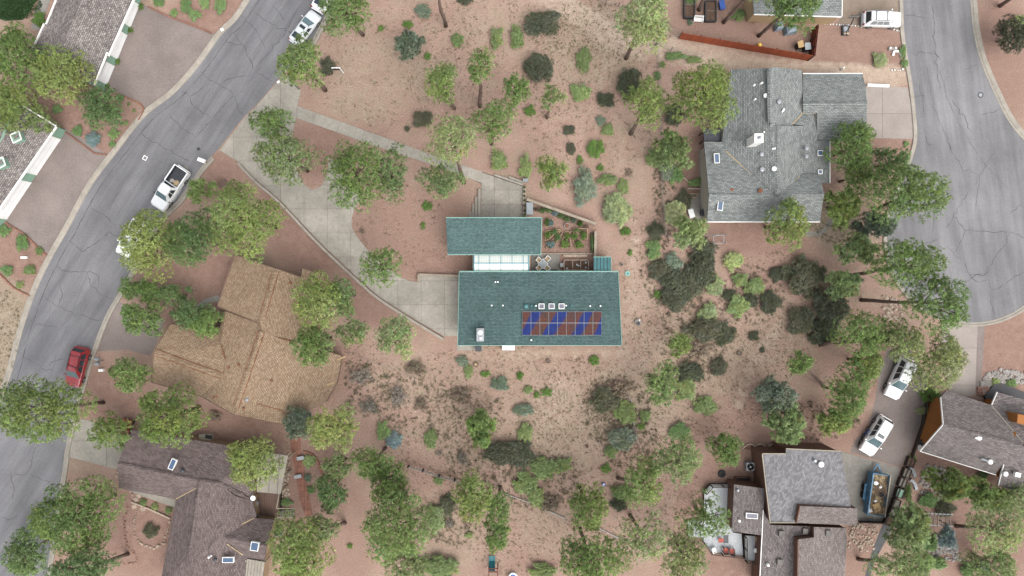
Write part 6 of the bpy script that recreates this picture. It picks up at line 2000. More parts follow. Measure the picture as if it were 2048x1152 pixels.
sheet('footpath', [(1397, 300), (1406, 300), (1408, 372), (1399, 372)], 'concrete_old', .02)
# open lot
c = P(1275, 644)
bwl = thing('broken_basin', 'pale broken basin with dark hollow on the open ground beside the green roof', 'basin', c)
mesh_obj('basin', shift(rock_mesh(.48, 8, flat=.6), (c.x, c.y, .2)), 'rock_grey', bwl)
mesh_obj('hollow', shift(rock_mesh(.26, 9, flat=.3), (c.x + .05, c.y - .15, .44)), 'plastic_dark', bwl)
mesh_obj('knob', shift(rock_mesh(.13, 10), (c.x + .15, c.y + .25, .46)), 'plastic_white', bwl)
def ring(name, label, cat, px, py, r0, r1, h, mat, core):
    c = P(px, py)
    t = thing(name, label, cat, c)
    mesh_obj('collar', MB().lathe(c, [(r0, 0), (r0, h), (r1, h), (r1, h * .5)], 14), mat, t)
    mesh_obj('core', MB().lathe(c, [(r1 * .98, 0), (r1 * .96, h * .7), (.03, h * .75)], 12), core, t)
ring('septic_lid', 'round teal lid on the soil right of the green roof', 'lid', 1255, 547, .32, .12, .12, 'teal_trim', 'plastic_teal')
ring('pipe_ring', 'rusty ring on the soil right of the metal shed', 'ring', 1243, 529, .22, .13, .18, 'timber_grey', 'compost')
ring('tree_stump', 'cut stump on the soil below the chimney of the green roof', 'stump', 952, 729, .33, .2, .25, 'bark', 'straw')
ring('tree_stump', 'dark stump below the solar panels', 'stump', 1096, 722, .26, .17, .3, 'bark', 'bark_grey')
ring('tree_stump', 'stump among the scrub right of the dark thicket', 'stump', 1478, 706, .3, .2, .28, 'bark', 'bark_grey')
ring('tree_stump', 'small stump in the bare patch below the thicket wire', 'stump', 1196, 881, .22, .14, .2, 'bark_grey', 'compost')
ring('tree_stump', 'stump at the lower left of the bare patch', 'stump', 1174, 892, .2, .13, .2, 'bark', 'compost')
ring('tree_stump', 'stump in the scrub by the wire fence below the grey roof', 'stump', 1372, 532, .2, .13, .2, 'bark_grey', 'compost')
ring('water_tank', 'round white tub at the bottom edge beside the teal slide', 'tub', 1026, 1152, .55, .42, .5, 'plastic_white', 'plastic_blue')
ring('blue_bucket', 'small blue bucket under the pines at the lower centre', 'bucket', 1207, 968, .2, .15, .35, 'plastic_blue', 'plastic_white')
# swing set and slide
sl = thing('play_slide', 'teal slide on a dark red timber play frame at the bottom edge', 'slide', P(985, 1150))
mesh_obj('chute', MB().add([P(979, 1112, .25), P(989, 1112, .25), P(989, 1122, .3), P(979, 1122, .3), P(989, 1142, 1.3), P(979, 1142, 1.3)], [(0, 1, 2, 3), (3, 2, 4, 5)]), 'plastic_teal', sl)
for x in (979, 989):
    mesh_obj('chute_side', MB().tube([P(x, 1112, .35), P(x, 1122, .42), P(x, 1142, 1.45)], .07, 6), 'plastic_teal', sl)
for x in (977.5, 995.5):
    mesh_obj('beam', MB().bar(P(x, 1137, 1.5), P(x, 1175, 1.5), .1), 'timber_maroon', sl)
    for y in (1138, 1170):
        c = P(x, y, 1.5)
        mesh_obj('post', MB().box((c.x, c.y, .8), (.11, .11, 1.6)), 'timber_maroon', sl)
for y in (1137, 1144):
    mesh_obj('beam', MB().bar(P(977.5, y, 1.5), P(995.5, y, 1.5), .1), 'timber_maroon', sl)
# red vehicle glimpsed between crowns
c = P(258, 851)
rv = thing('small_vehicle', 'small red vehicle glimpsed between pine crowns beside the brown roof', 'vehicle', c + Vector((0, 0, .03)), math.radians(75))
mesh_obj('body', loft(MB(), [[(-.9, -.3, .5), (-.9, .3, .5), (-.9, .25, .9), (-.9, -.25, .9)], [(-.2, -.42, .45), (-.2, .42, .45), (-.2, .3, 1.0), (-.2, -.3, 1.0)], [(.6, -.42, .45), (.6, .42, .45), (.6, .3, .95), (.6, -.3, .95)], [(.95, -.25, .55), (.95, .25, .55), (.95, .2, .8), (.95, -.2, .8)]]), 'car_red', rv, local=True, smooth=False)
mesh_obj('seat', MB().box((-.3, 0, 1.02), (.6, .3, .12)), 'plastic_dark', rv, local=True)
mesh_obj('handlebar', MB().bar((.35, -.42, 1.15), (.35, .42, 1.15), .05), 'metal_dark', rv, local=True)
for x in (-.62, .62):
    for y in (-.45, .45):
        m = MB().cyl((0, 0), .28, .28, -.12, .12, 12)
        R = Matrix.Rotation(math.pi / 2, 3, 'X')
        m.v = [tuple(R @ Vector(q) + Vector((x, y, .29))) for q in m.v]
        mesh_obj('wheel', m, 'rubber', rv, local=True)
        mesh_obj('fender', MB().box((x, y, .64), (.6, .28, .05)), 'car_red', rv, local=True)
# pergola in the terraced garden
pg = thing('garden_arbor', 'grey slatted arbor half hidden in the terraced garden', 'arbor', P(1885, 1038))
for k in range(6):
    mesh_obj('slat', MB().bar(P(1862 + 8 * k, 1026, 2.2), P(1859 + 8 * k, 1052, 2.2), .07, .09), 'timber_grey', pg)
for y in (1027, 1050):
    mesh_obj('beam', MB().bar(P(1857, y, 2.12), P(1906, y + 2, 2.12), .09, .1), 'plastic_grey', pg)
for x, y in ((1860, 1028), (1902, 1030), (1858, 1050), (1900, 1052)):
    c = P(x, y, 2.0)
    mesh_obj('post', MB().box((c.x, c.y, 1.05), (.1, .1, 2.1)), 'timber_grey', pg)
for k, lb in enumerate(('upper', 'second', 'third', 'lowest')):
    x, y = (1824 + 3 * k, 940 + 26 * k) if k < 2 else (1822 + 4 * k, 985 + 25 * k)
    ln = [XY(*p) for p in smooth_line([(x - 8, y - 8), (x, y), (x + 4, y + 12)], .4)]
    tag(mesh_obj('terrace_edging', wall_strip(ln, .35, 0, .3), 'metal_grey'), f'{lb} curved grey edging in the terraced garden', 'edging')
ea = P(2010, 800)
tag(mesh_obj('dark_terrace', MB().prism([XY(1985, 768), XY(2000, 766), XY(2060, 790), XY(2060, 806), XY(1996, 783), XY(1990, 800), XY(1970, 800), XY(1966, 792)], 0, .3), 'tarp_black'), 'black walkway wrapped round the top of the orange-walled house', 'walkway')
c = P(1840, 895)
ll = thing('folded_ladder', 'white louvered frame on the ground by the orange wall', 'frame', c, .2)
for k in range(4):
    mesh_obj('slat', MB().box((-.24 + .16 * k, 0, .06), (.05, .5, .1)), 'plastic_white', ll, local=True)
for y in (-.25, .25):
    mesh_obj('rail', MB().box((0, y, .06), (.62, .05, .12)), 'plastic_white', ll, local=True)
bk = P(1728, 863)
mo = thing('bicycle', 'dark bicycle leaning by the white crossover', 'bicycle', bk + Vector((0, 0, .02)), math.radians(60))
for x in (-.5, .5):
    w0 = MB()
    ringp = [(x + .32 * math.cos(t), 0.02 * math.sin(t), .34 + .32 * math.sin(t)) for t in [k * math.pi / 8 for k in range(17)]]
    mesh_obj('wheel', w0.tube(ringp, .03, 5), 'rubber', mo, local=True)
for a, b in (((-.5, 0, .34), (0, 0, .3)), ((0, 0, .3), (-.2, 0, .85)), ((-.2, 0, .8), (.35, 0, .85)), ((0, 0, .3), (.38, 0, .8)), ((.38, 0, .9), (.5, 0, .34))):
    mesh_obj('frame_tube', MB().bar(a, b, .05), 'plastic_blue', mo, local=True)
mesh_obj('handlebar', MB().bar((.36, -.28, .98), (.36, .28, .98), .04), 'metal_dark', mo, local=True)
mesh_obj('saddle', MB().box((-.22, 0, .92), (.26, .16, .07)), 'metal_dark', mo, local=True)
# ------------------------------------------------------------------ vegetation
foliage('needles', 0.25)
foliage('leaves', 0.25)
TONE = {  # leaf colour: yellow-green pine, mid, dark, pale feathery, olive, blue, scrub, bright, sage, dead, dry
    'y': (0.310, 0.400, 0.138), 'g': (0.245, 0.350, 0.125), 'd': (0.205, 0.305, 0.130), 'l': (0.345, 0.445, 0.200), 'o': (0.300, 0.375, 0.165),
    'b': (0.240, 0.320, 0.320), 'k': (0.115, 0.124, 0.085), 'e': (0.150, 0.240, 0.070), 'm': (0.225, 0.290, 0.125), 'p': (0.310, 0.360, 0.190), 's': (0.200, 0.250, 0.180), 'w': (0.270, 0.245, 0.210), 'r': (0.26, 0.215, 0.16)}

def unit(v):
    return v / np.maximum(np.linalg.norm(v, axis=1, keepdims=True), 1e-9)

def blades(C, D, S, col, k, rng, spread=1.35, wid=0.12):
    """k narrow three-cornered blades round every tuft centre C, leaning to D, length S"""
    n = len(C)
    c = np.repeat(C, k, 0)
    d = unit(unit(rng.normal(size=(n * k, 3))) * spread + np.repeat(D, k, 0))
    s = np.repeat(S, k) * rng.uniform(0.6, 1.2, n * k)
    side = unit(np.cross(d, rng.normal(size=(n * k, 3)))) * (s * wid)[:, None]
    base = c + d * (s * 0.2)[:, None]
    tip = c + d * s[:, None]
    v = np.stack([base, tip + side, tip - side], 1) if wid > 0.2 else np.stack([base + side, tip, base - side], 1)
    v = v.reshape(-1, 3)
    f = np.arange(n * k * 3).reshape(-1, 3)
    cc = np.repeat(col, k, 0) * rng.uniform(0.88, 1.12, (n * k, 1))
    nn = unit(d * 0.9 + np.repeat(unit(D), k, 0) * 0.4 + np.array([0, 0, 0.45]))
    return v, f, np.concatenate([cc, nn], 1)

def leaf_mesh(name, parts, mat):
    off, V, F, Cc = 0, [], [], []
    for v, f, c in parts:
        V.append(v)
        F.append(f + off)
        Cc.append(c)
        off += len(v)
    V, F, Cc = np.concatenate(V), np.concatenate(F), np.concatenate(Cc)
    me = bpy.data.meshes.new(name)
    quick_mesh(me, V, F)
    at = me.attributes.new('leaf', 'FLOAT_COLOR', 'FACE')
    rgba = np.ones((len(F), 4), np.float32)
    rgba[:, :3] = np.clip(Cc[:, :3], 0, 1)
    at.data.foreach_set('color', rgba.ravel())
    nv = me.attributes.new('leaf_normal', 'FLOAT_VECTOR', 'FACE')
    nv.data.foreach_set('vector', np.ascontiguousarray(Cc[:, 3:6], np.float32).ravel())
    me.materials.append(MATS[mat])
    return me

def lobes(rx, ry, rz, n, rng, lr=0.42):
    """centres and radii of foliage masses filling a dome"""
    out = []
    for i in range(n):
        rho = math.sqrt((i + 0.5) / n) * 0.80
        a = i * 2.39996 + rng.uniform(-0.4, 0.4)
        rho *= rng.uniform(0.8, 1.12)
        r = lr * rng.uniform(0.72, 1.2) * (1.0 - 0.25 * rho)
        z = rz * (0.62 - 1.05 * rho * rho + rng.uniform(-0.22, 0.18))
        out.append((rho * math.cos(a) * rx, rho * math.sin(a) * ry, z, r))
    return np.array(out)

def crown_parts(rx, ry, rz, tone, rng, dens=1.0, nl=None, tuft=0.235, k=36, lr=0.44):
    R = (rx + ry) / 2
    nl = nl or int(np.clip(5 + R * 3.0, 6, 26))
    L = lobes(rx, ry, rz, nl, rng, lr)
    col = np.array(TONE[tone])
    Cs, Ds, Ss, Ks = [], [], [], []
    for x, y, z, r in L:
        rr = np.array([r * rx, r * ry, r * (rx + ry) / 2 * 0.82])
        area = 4 * math.pi * (r * R) ** 2 * 0.62
        m = max(5, int(area / (tuft * tuft * 1.15) * dens))
        u = unit(rng.normal(size=(m, 3)) + np.array([0, 0, 0.55]))
        p = np.array([x, y, z]) + u * rr * rng.triangular(0.72, 0.98, 1.3, (m, 1))
        tone_l = rng.uniform(0.84, 1.14)
        c = col * tone_l * rng.uniform(0.78, 1.24, (m, 1)) * np.array([rng.uniform(0.93, 1.07), 1.0, rng.uniform(0.88, 1.12)])
        # some tufts carry older, browner needles
        old = rng.random(m) < 0.025
        c[old] = c[old] * np.array([1.05, 0.78, 0.72])
        Cs.append(p)
        Ds.append(u * 0.75 + np.array([0, 0, 0.35]))
        Ks.append(c)
        Ss.append(rng.uniform(0.8, 1.25, m) * tuft)
    C, D, S, K = np.concatenate(Cs), np.concatenate(Ds), np.concatenate(Ss), np.concatenate(Ks)
    # drop tufts deep inside other lobes
    keep = np.ones(len(C), bool)
    for x, y, z, r in L:
        q = (C - np.array([x, y, z])) / np.array([r * rx, r * ry, r * R * 0.82])
        keep &= (np.linalg.norm(q, axis=1) > 0.6)
    C, D, S, K = C[keep], D[keep], S[keep], K[keep]
    out = blades(C, D, S, K, k, rng)
    # inner foliage that closes the crown
    q = max(3, int(12 * dens))
    ci = np.repeat(L[:, :3], q, 0) + rng.normal(size=(len(L) * q, 3)) * np.repeat(L[:, 3:4] * np.array([[rx, ry, R * .7]]) * .36, q, 0)
    inn = blades(ci, np.tile([0, 0, .9], (len(ci), 1)), np.full(len(ci), tuft * 1.35), np.tile(col * .95, (len(ci), 1)), 18, rng, 1.1, .16)
    return (np.concatenate([out[0], inn[0]]), np.concatenate([out[1], inn[1] + len(out[0])]), np.concatenate([out[2], inn[2]])), L

def pine(name, label, cx, cy, rx, ry, tone='g', h=7.0, base=None, dens=1.0, tuft=0.27, group=None, flat=0.8, k=12, bark='bark', lr=0.44, nl=None, cat='tree'):
    """crown seen at px (cx, cy) with px radii, its middle h metres up; base = px of the trunk foot when the photo shows it"""
    rng = np.random.default_rng(int(cx * 7 + cy * 13) + 5)
    if not base:      # no trunk shows beside the crown, so the tree is low enough for its crown to hide the foot
        h = min(h, max(2.3, 0.8 * (rx + ry) / 2 / max(60, math.hypot(cx - 1024, cy - 576)) * CAMZ))
    top = P(cx, cy, h)
    s = MPP * (1 - h / CAMZ)
    wx, wy = rx * s * .95, ry * s * .95
    foot = P(*base) if base else Vector((top.x, top.y, 0))
    if not base:
        foot += Vector((rng.uniform(-.3, .3), rng.uniform(-.3, .3), 0))
    r = thing(name, label, cat, foot, 0, group)
    part, L = crown_parts(wx, wy, flat * (wx + wy) / 2, tone, rng, dens * .88, nl, tuft, k, lr)
    d = top - foot
    v, f, c = part
    me = leaf_mesh('crown', [(v + np.array([d.x, d.y, d.z]), f, c)], 'needles')
    o = bpy.data.objects.new('crown', me)
    COL.objects.link(o)
    o.parent = r
    # trunk
    zt = flat * (wx + wy) / 2
    tr_ = max(0.07, min(0.22, 0.026 * (h + zt)))
    tip = d + Vector((0, 0, zt * 0.5))
    pts = []
    for i in range(7):
        t = i / 6
        bow = math.sin(t * math.pi) * 0.12 * rng.uniform(-1, 1)
        pts.append(Vector((d.x * t + bow, d.y * t + bow, tip.z * t)))
    mb = MB().tube(pts, [tr_ * 1.15, tr_ * 1.0, tr_ * .92, tr_ * .8, tr_ * .62, tr_ * .42, tr_ * .16], 8)
    tk = mesh_obj('trunk', mb, bark, r, local=True, smooth=True)
    limbs = MB()
    for x, y, z, lrr in L:
        e = d + Vector((x, y, z - 0.1))
        t0 = min(0.93, max(0.35, (e.z - rng.uniform(.3, 1.1)) / max(tip.z, .1)))
        s0 = Vector((d.x * t0, d.y * t0, tip.z * t0))
        m = (s0 + e) / 2 + Vector((rng.uniform(-.15, .15), rng.uniform(-.15, .15), rng.uniform(-.1, .25)))
        limbs.tube([s0, m, e], [tr_ * .38, tr_ * .26, tr_ * .1], 5)
        for q in range(2):
            e2 = e + Vector((rng.uniform(-1, 1) * lrr * wx * .9, rng.uniform(-1, 1) * lrr * wy * .9, rng.uniform(-.1, .35)))
            limbs.tube([m.lerp(e, .5), e2], [tr_ * .18, tr_ * .06], 4)
    lo = mesh_obj('limbs', limbs, bark, r, local=True)
    lo.name = 'limb_framework'
    return r

# shrubs: a few meshes of each kind, shared and scaled
SHRUB = {}
def shrub_bank():
    rng = np.random.default_rng(77)
    spec = {  # tone, lobes, tuft, blades, density, spread, width
        'scrub': ('k', 15, .16, 24, .95, .34), 'green': ('e', 10, .17, 22, 1.0, .30), 'feather': ('p', 13, .26, 32, 1.0, .36), 'sage': ('s', 12, .19, 24, .9, .34),
        'mid': ('m', 13, .18, 24, .95, .34), 'olive': ('o', 13, .19, 24, .9, .36), 'blue': ('b', 12, .2, 26, 1.0, .36), 'dark': ('d', 12, .18, 24, 1.0, .34)}
    for kind, (tone, nl, tuft, k, dens, lr) in spec.items():
        SHRUB[kind] = []
        for i in range(5):
            part, L = crown_parts(1.0, 1.0, 0.62, tone, rng, dens, nl, tuft, k, lr)
            v, f, c = part
            v = v + np.array([0, 0, 0.62])
            v[:, 2] = np.maximum(v[:, 2], 0.02)
            me = leaf_mesh('shrub_foliage', [(v, f, c)], 'leaves')
            sm = MB()
            for x, y, z, r_ in L[:9]:
                sm.tube([(x * .1, y * .1, 0), (x * .6, y * .6, .35), (x, y, z + .6)], [.05, .035, .015], 5)
            st_ = mesh_obj('stem', sm, 'bark_grey')
            SHRUB[kind].append((me, st_.data))
            bpy.data.objects.remove(st_)
    # bare twiggy bushes
    for kind, mat, tone in (('dead', 'bark_grey', 'w'), ('dry', 'bark', 'r')):
        SHRUB[kind] = []
        for i in range(4):
            tw = MB()
            rg_ = random.Random(i * 5 + 3)
            for q in range(46):
                a, el, ln = rg_.uniform(0, 6.28), rg_.uniform(.15, 1.3), rg_.uniform(.55, 1.05)
                e = Vector((math.cos(a) * math.cos(el), math.sin(a) * math.cos(el), math.sin(el) * .75)) * ln
                m = e * .5 + Vector((rg_.uniform(-.1, .1), rg_.uniform(-.1, .1), .06))
                tw.tube([(0, 0, 0), m, e], [.028, .02, .008], 3)
                for w_ in range(4):
                    e2 = e + Vector((rg_.uniform(-.3, .3), rg_.uniform(-.3, .3), rg_.uniform(-.05, .2)))
                    tw.tube([m.lerp(e, rg_.uniform(.2, .9)), e2], [.014, .006], 3)
            part, L = crown_parts(.85, .85, .5, tone, rng, .32, 9, .15, 7, .36)
            v, f, c = part
            v = v + np.array([0, 0, .5])
            me = leaf_mesh('shrub_foliage', [(v, f, c)], 'leaves')
            st_ = mesh_obj('stem', tw, mat)
            SHRUB[kind].append((me, st_.data))
            bpy.data.objects.remove(st_)
shrub_bank()
_n = [0]
def shrub(label, kind, cx, cy, rx, ry=None, h=None, name='shrub', group=None, z=0.0):
    ry = ry or rx
    hh = h or 0.55 * (rx + ry) / 2 * MPP
    p = P(cx, cy, hh * 0.6 + z)
    p.z = z
    k = MPP * (1 - hh * 0.6 / CAMZ)
    _n[0] += 1
    me, st_ = SHRUB[kind][(_n[0] * 3) % len(SHRUB[kind])]
    o = bpy.data.objects.new(name, me)
    COL.objects.link(o)
    o.location = p
    o.rotation_euler = (0, 0, 0)
    a = (_n[0] * 1.7) % 6.28
    q = (_n[0] % 4) * math.pi / 2
    o.rotation_euler = (0, 0, q)
    sx, sy = (rx, ry) if (_n[0] % 2 == 0) else (ry, rx)
    o.scale = (sx * k * 1.02, sy * k * 1.02, hh * 0.9)
    tag(o, label, 'shrub', group)
    s = bpy.data.objects.new('stem', st_)
    COL.objects.link(s)
    s.parent = o
    WLOC[o.name] = Vector(p)
    return o

PINES = [
    # upper left corner
    ('big pale pine sprawling over both terraces at the upper left', 128, 150, 62, 56, 'y', 9, None, {}),
    ('pine at the left edge above the terrace gap', 42, 112, 52, 62, 'g', 9, None, {}),
    ('pine at the left edge over the lower terrace roof', 34, 212, 52, 62, 'y', 10, None, {}),
    ('dark pine in the bed between the two terrace drives', 208, 220, 46, 48, 'd', 7, None, {}),
    ('small pine hanging over the corner of the lower terrace roof', 84, 256, 38, 26, 'o', 6, None, {}),
    ('pine overhanging the street at the top edge, beside the hidden white car', 692, 26, 56, 48, 'g', 8, (726, 70), {'dens': .9}),
    ('broad roadside pine between white sedan and yard sign', 605, 128, 50, 56, 'g', 8.5, (651, 181), {}),
    ('pine with a bare trunk cut by the top edge', 868, -40, 40, 34, 'g', 11, (892, 52), {}),
    # around the driveway
    ('pine at the driveway mouth, above a larger one', 547, 246, 46, 36, 'g', 7, None, {'dens': .85}),
    ('wide pine over the head of the driveway', 575, 318, 66, 56, 'o', 8, None, {'dens': .8}),
    ('large pine over the parking bay of the driveway', 714, 352, 68, 74, 'g', 8, None, {'dens': .85}),
    ('darker pine tucked against the large one over the parking bay', 780, 352, 40, 58, 'd', 6, None, {'dens': .8}),
    ('pale airy pine leaning over the front walkway', 908, 284, 58, 56, 'l', 9, (928, 366), {'dens': .72}),
    ('dark pine beside the airy one at the front walkway', 884, 360, 44, 38, 'd', 5.5, None, {'dens': .85}),
    ('airy pine over the driveway wall opposite the garage', 762, 534, 50, 42, 'g', 7, None, {'dens': .62}),
    # open lot
    ('compact pine in the middle of the open lot with short trunk', 882, 168, 34, 42, 'g', 6, (909, 217), {}),
    ('slim pine with a long bare trunk on the open lot', 961, 135, 28, 44, 'g', 7, (960, 213), {'dens': .7}),
    ('spreading pine just above the front court on the open lot', 988, 244, 48, 46, 'g', 6, (983, 288), {'dens': .75}),
    ('pine between slim pine and small leaning pine on the open lot', 1034, 184, 30, 38, 'g', 6, (1020, 222), {'dens': .85}),
    ('small leaning pine with visible trunk on the open lot', 1104, 194, 29, 28, 'o', 5, (1094, 236), {'dens': .7}),
    ('round pine above the vegetable garden', 1103, 350, 34, 39, 'y', 6, None, {}),
    ('tall pale pine where the wire fence meets the sandy track', 1285, 44, 50, 70, 'l', 9, (1252, 117), {'dens': .9}),
    ('pine leaning over the wire fence on the open lot', 1294, 208, 44, 52, 'y', 7, (1261, 268), {'dens': .9}),
    ('very large pine against the left side of the grey roof', 1404, 196, 64, 72, 'y', 9, None, {}),
    # behind the red fence
    ('pine over the tan wall with a thick trunk behind the red fence', 1585, 14, 60, 48, 'g', 9, (1517, 72), {'dens': .85}),
    ('pine mostly above the top edge with leaning trunk near the blue bin', 1520, -34, 44, 36, 'o', 10, (1447, 45), {}),
    ('pine trunk and crown above the top edge over the left raised bed', 1430, -60, 40, 34, 'g', 10, (1398, 20), {}),
    # street side, left
    ('round bushy pine next to the white pickup', 400, 383, 30, 28, 'g', 3.4, None, {}),
    ('big yellow-green pine over the upper corner of the tan roof', 490, 440, 76, 80, 'y', 9, None, {}),
    ('dark green pine between two yellow-green ones by the street', 392, 478, 56, 60, 'd', 7.5, None, {}),
    ('yellow-green pine covering the hidden white car', 303, 488, 62, 70, 'y', 8.5, None, {}),
    ('small dark pine at the curb below the hidden car', 262, 578, 24, 24, 'd', 4, None, {}),
    ('low pine second from the curb below the hidden car', 305, 582, 36, 28, 'g', 5, None, {}),
    ('dark low pine nearest the curved path of the tan house', 352, 590, 32, 26, 'd', 5, None, {'dens': .85}),
    ('round pine on the paved drive of the tan house', 287, 636, 48, 40, 'g', 6.5, None, {}),
    ('pine at the tan roof notch, upper of the pair', 382, 626, 40, 32, 'd', 6, None, {}),
    ('pine at the tan roof notch, lower of the pair', 415, 648, 34, 32, 'g', 6.5, None, {}),
    ('pine at the lower left corner of the tan roof', 262, 747, 43, 36, 'g', 5.5, None, {}),
    ('bright round pine between tan roof and brown roof', 344, 832, 74, 62, 'y', 9.5, None, {}),
    ('wide pine reaching over the street below the red SUV', 90, 815, 92, 76, 'y', 9, (207, 805), {}),
    ('smaller pine over the concrete drive, left of the bright round pine', 225, 860, 47, 38, 'y', 6, None, {'dens': .9}),
    ('large pine over street and front garden in the lower left corner', 165, 1025, 86, 86, 'g', 9.5, None, {}),
    ('dark pine at the lower left edge over the street', 62, 1100, 50, 52, 'd', 9, None, {}),
    ('pine cut by the bottom edge at the stone borders', 172, 1132, 66, 44, 'd', 8, (256, 1108), {}),
    ('bright round pine over the patio cover', 505, 918, 58, 56, 'y', 8.5, None, {}),
    # below the driveway
    ('tall pine over the right side of the tan roof', 640, 600, 50, 60, 'y', 8.5, None, {}),
    ('darker pine behind the tall one right of the tan roof', 684, 594, 30, 48, 'd', 6.5, None, {}),
    ('pine at the right corner of the tan roof, below the tall one', 628, 690, 46, 46, 'g', 7.5, None, {}),
    ('loose pine in the soil right of the tan roof', 706, 664, 38, 34, 'o', 6, None, {'dens': .7}),
    ('pale pine below the driveway wall', 792, 675, 46, 46, 'l', 6.5, None, {'dens': .85}),
    ('round yellow-green pine at the lower right of the tan roof', 669, 855, 52, 54, 'y', 8, None, {}),
    ('pine over the start of the split-rail fence', 748, 924, 46, 38, 'g', 7, None, {'dens': .85}),
    ('pine at the left end of the split-rail fence', 778, 966, 46, 44, 'g', 7.5, None, {}),
    ('dark pine right of the brick path', 664, 982, 36, 42, 'd', 6, None, {}),
    ('olive pine between brick path bed and rail fence', 676, 934, 32, 36, 'o', 6, None, {'dens': .85}),
    ('largest pine at the bottom, left of the open grass patch', 790, 1042, 76, 78, 'g', 9.5, None, {}),
    ('pine at the bottom edge below the largest one', 812, 1124, 52, 46, 'o', 8, None, {'dens': .85}),
    ('broad bright pine beside the brown roof at the bottom edge', 604, 1092, 68, 74, 'y', 9, None, {}),
    ('pine with leaning trunk above the broad bright one at the bottom', 646, 1054, 36, 32, 'o', 7, (690, 1046), {'dens': .75}),
    ('upright pine left of the teal slide', 945, 992, 38, 54, 'y', 8, None, {}),
    ('pine between upright pine and teal slide', 996, 1008, 32, 44, 'g', 7, None, {'dens': .75}),
    ('low pine directly above the teal slide', 994, 1072, 28, 42, 'g', 6.5, None, {}),
    # lower centre
    ('yellow-green pine at the lower centre', 1176, 1012, 44, 54, 'y', 8.5, None, {}),
    ('pine with crossed trunks at the lower centre', 1285, 960, 44, 60, 'g', 8, (1236, 956), {'dens': .85}),
    ('pale pine with a trunk lying along the picture, left of the deck', 1356, 914, 48, 58, 'l', 9, (1304, 935), {'dens': .75}),
    ('thin open pine showing its branches at the lower centre', 1284, 1072, 58, 56, 'l', 9, None, {'dens': .55}),
    ('wide pine cut by the bottom edge at the lower centre', 1180, 1112, 72, 60, 'g', 9, None, {}),
    ('pine cut by the bottom edge left of the deck', 1366, 1106, 52, 56, 'o', 9, None, {'dens': .8}),
    ('dark open pine spreading over the grey deck', 1412, 1032, 60, 46, 'g', 6.5, (1392, 1016), {'dens': .55}),
    ('round conifer by the scalloped beds', 1450, 896, 33, 42, 'g', 3.2, None, {}),
    ('yellow-green pine right of the bare patch', 1320, 770, 40, 50, 'l', 6, None, {}),
    ('small bright pine at the edge of the dark thicket', 1358, 687, 26, 26, 'y', 4, None, {}),
    # right of the grey house
    ('bushy tree over the corner of the grey garage roof', 1704, 292, 50, 52, 'g', 6, None, {}),
    ('dark tree by the curb below the pink drive', 1782, 326, 42, 36, 'd', 5, None, {}),
    ('green tree between grey roof and court road', 1712, 352, 46, 42, 'g', 6, None, {'dens': .85}),
    ('wide pine reaching over the court road', 1808, 388, 88, 56, 'g', 8.5, (1750, 420), {'dens': .9}),
    ('olive pine over the lower corner of the grey roof', 1572, 446, 52, 54, 'y', 7, None, {'dens': .85}),
    ('large pine with long leaning trunk over the court road edge', 1808, 530, 82, 56, 'g', 8.5, (1697, 552), {'dens': .85}),
    ('pine with a dark trunk lying toward the court road', 1868, 606, 66, 62, 'g', 10, (1722, 600), {'dens': .8}),
    ('row pine at the top of the shared drive', 1722, 664, 66, 44, 'g', 7, (1640, 690), {'dens': .85}),
    ('pine reaching toward the shared drive above the white SUV', 1798, 682, 48, 46, 'o', 8, (1645, 684), {'dens': .8}),
    ('bright pine left of the large white SUV', 1730, 724, 36, 44, 'y', 7, None, {}),
    ('big pine over the large white SUV', 1872, 720, 56, 64, 'o', 8, None, {}),
    ('slim pine in the scrub with trunk pointing to the shared drive', 1598, 726, 28, 26, 'g', 5, (1645, 768), {}),
    ('pale tree by the white crossover', 1690, 782, 46, 62, 'g', 7, None, {'dens': .85}),
    # lower right
    ('large open pine in the lower right corner', 1984, 1050, 66, 62, 'l', 9.5, (1912, 1052), {'dens': .7}),
    ('pine over the terrace garden path at the right edge', 2030, 1000, 44, 44, 'l', 9, None, {'dens': .75}),
    ('pine cut by the bottom right corner', 1980, 1124, 60, 40, 'l', 8, None, {'dens': .75}),
    ('pale pine at the bottom edge by the black strip', 1800, 1122, 62, 48, 'l', 7, (1716, 1118), {'dens': .9}),
    ('dark evergreen at the right edge beside the court road', 2018, 72, 42, 40, 'k', 4.5, None, {}),
    ('tree trunk and crown beyond the top right corner', 2060, -30, 34, 30, 'g', 9, (2000, 12), {}),
]
for lb, cx, cy, rx, ry, tone, h, base, kw in PINES:
    pine('pine_tree', lb, cx, cy, rx, ry, tone, h, base, **kw)

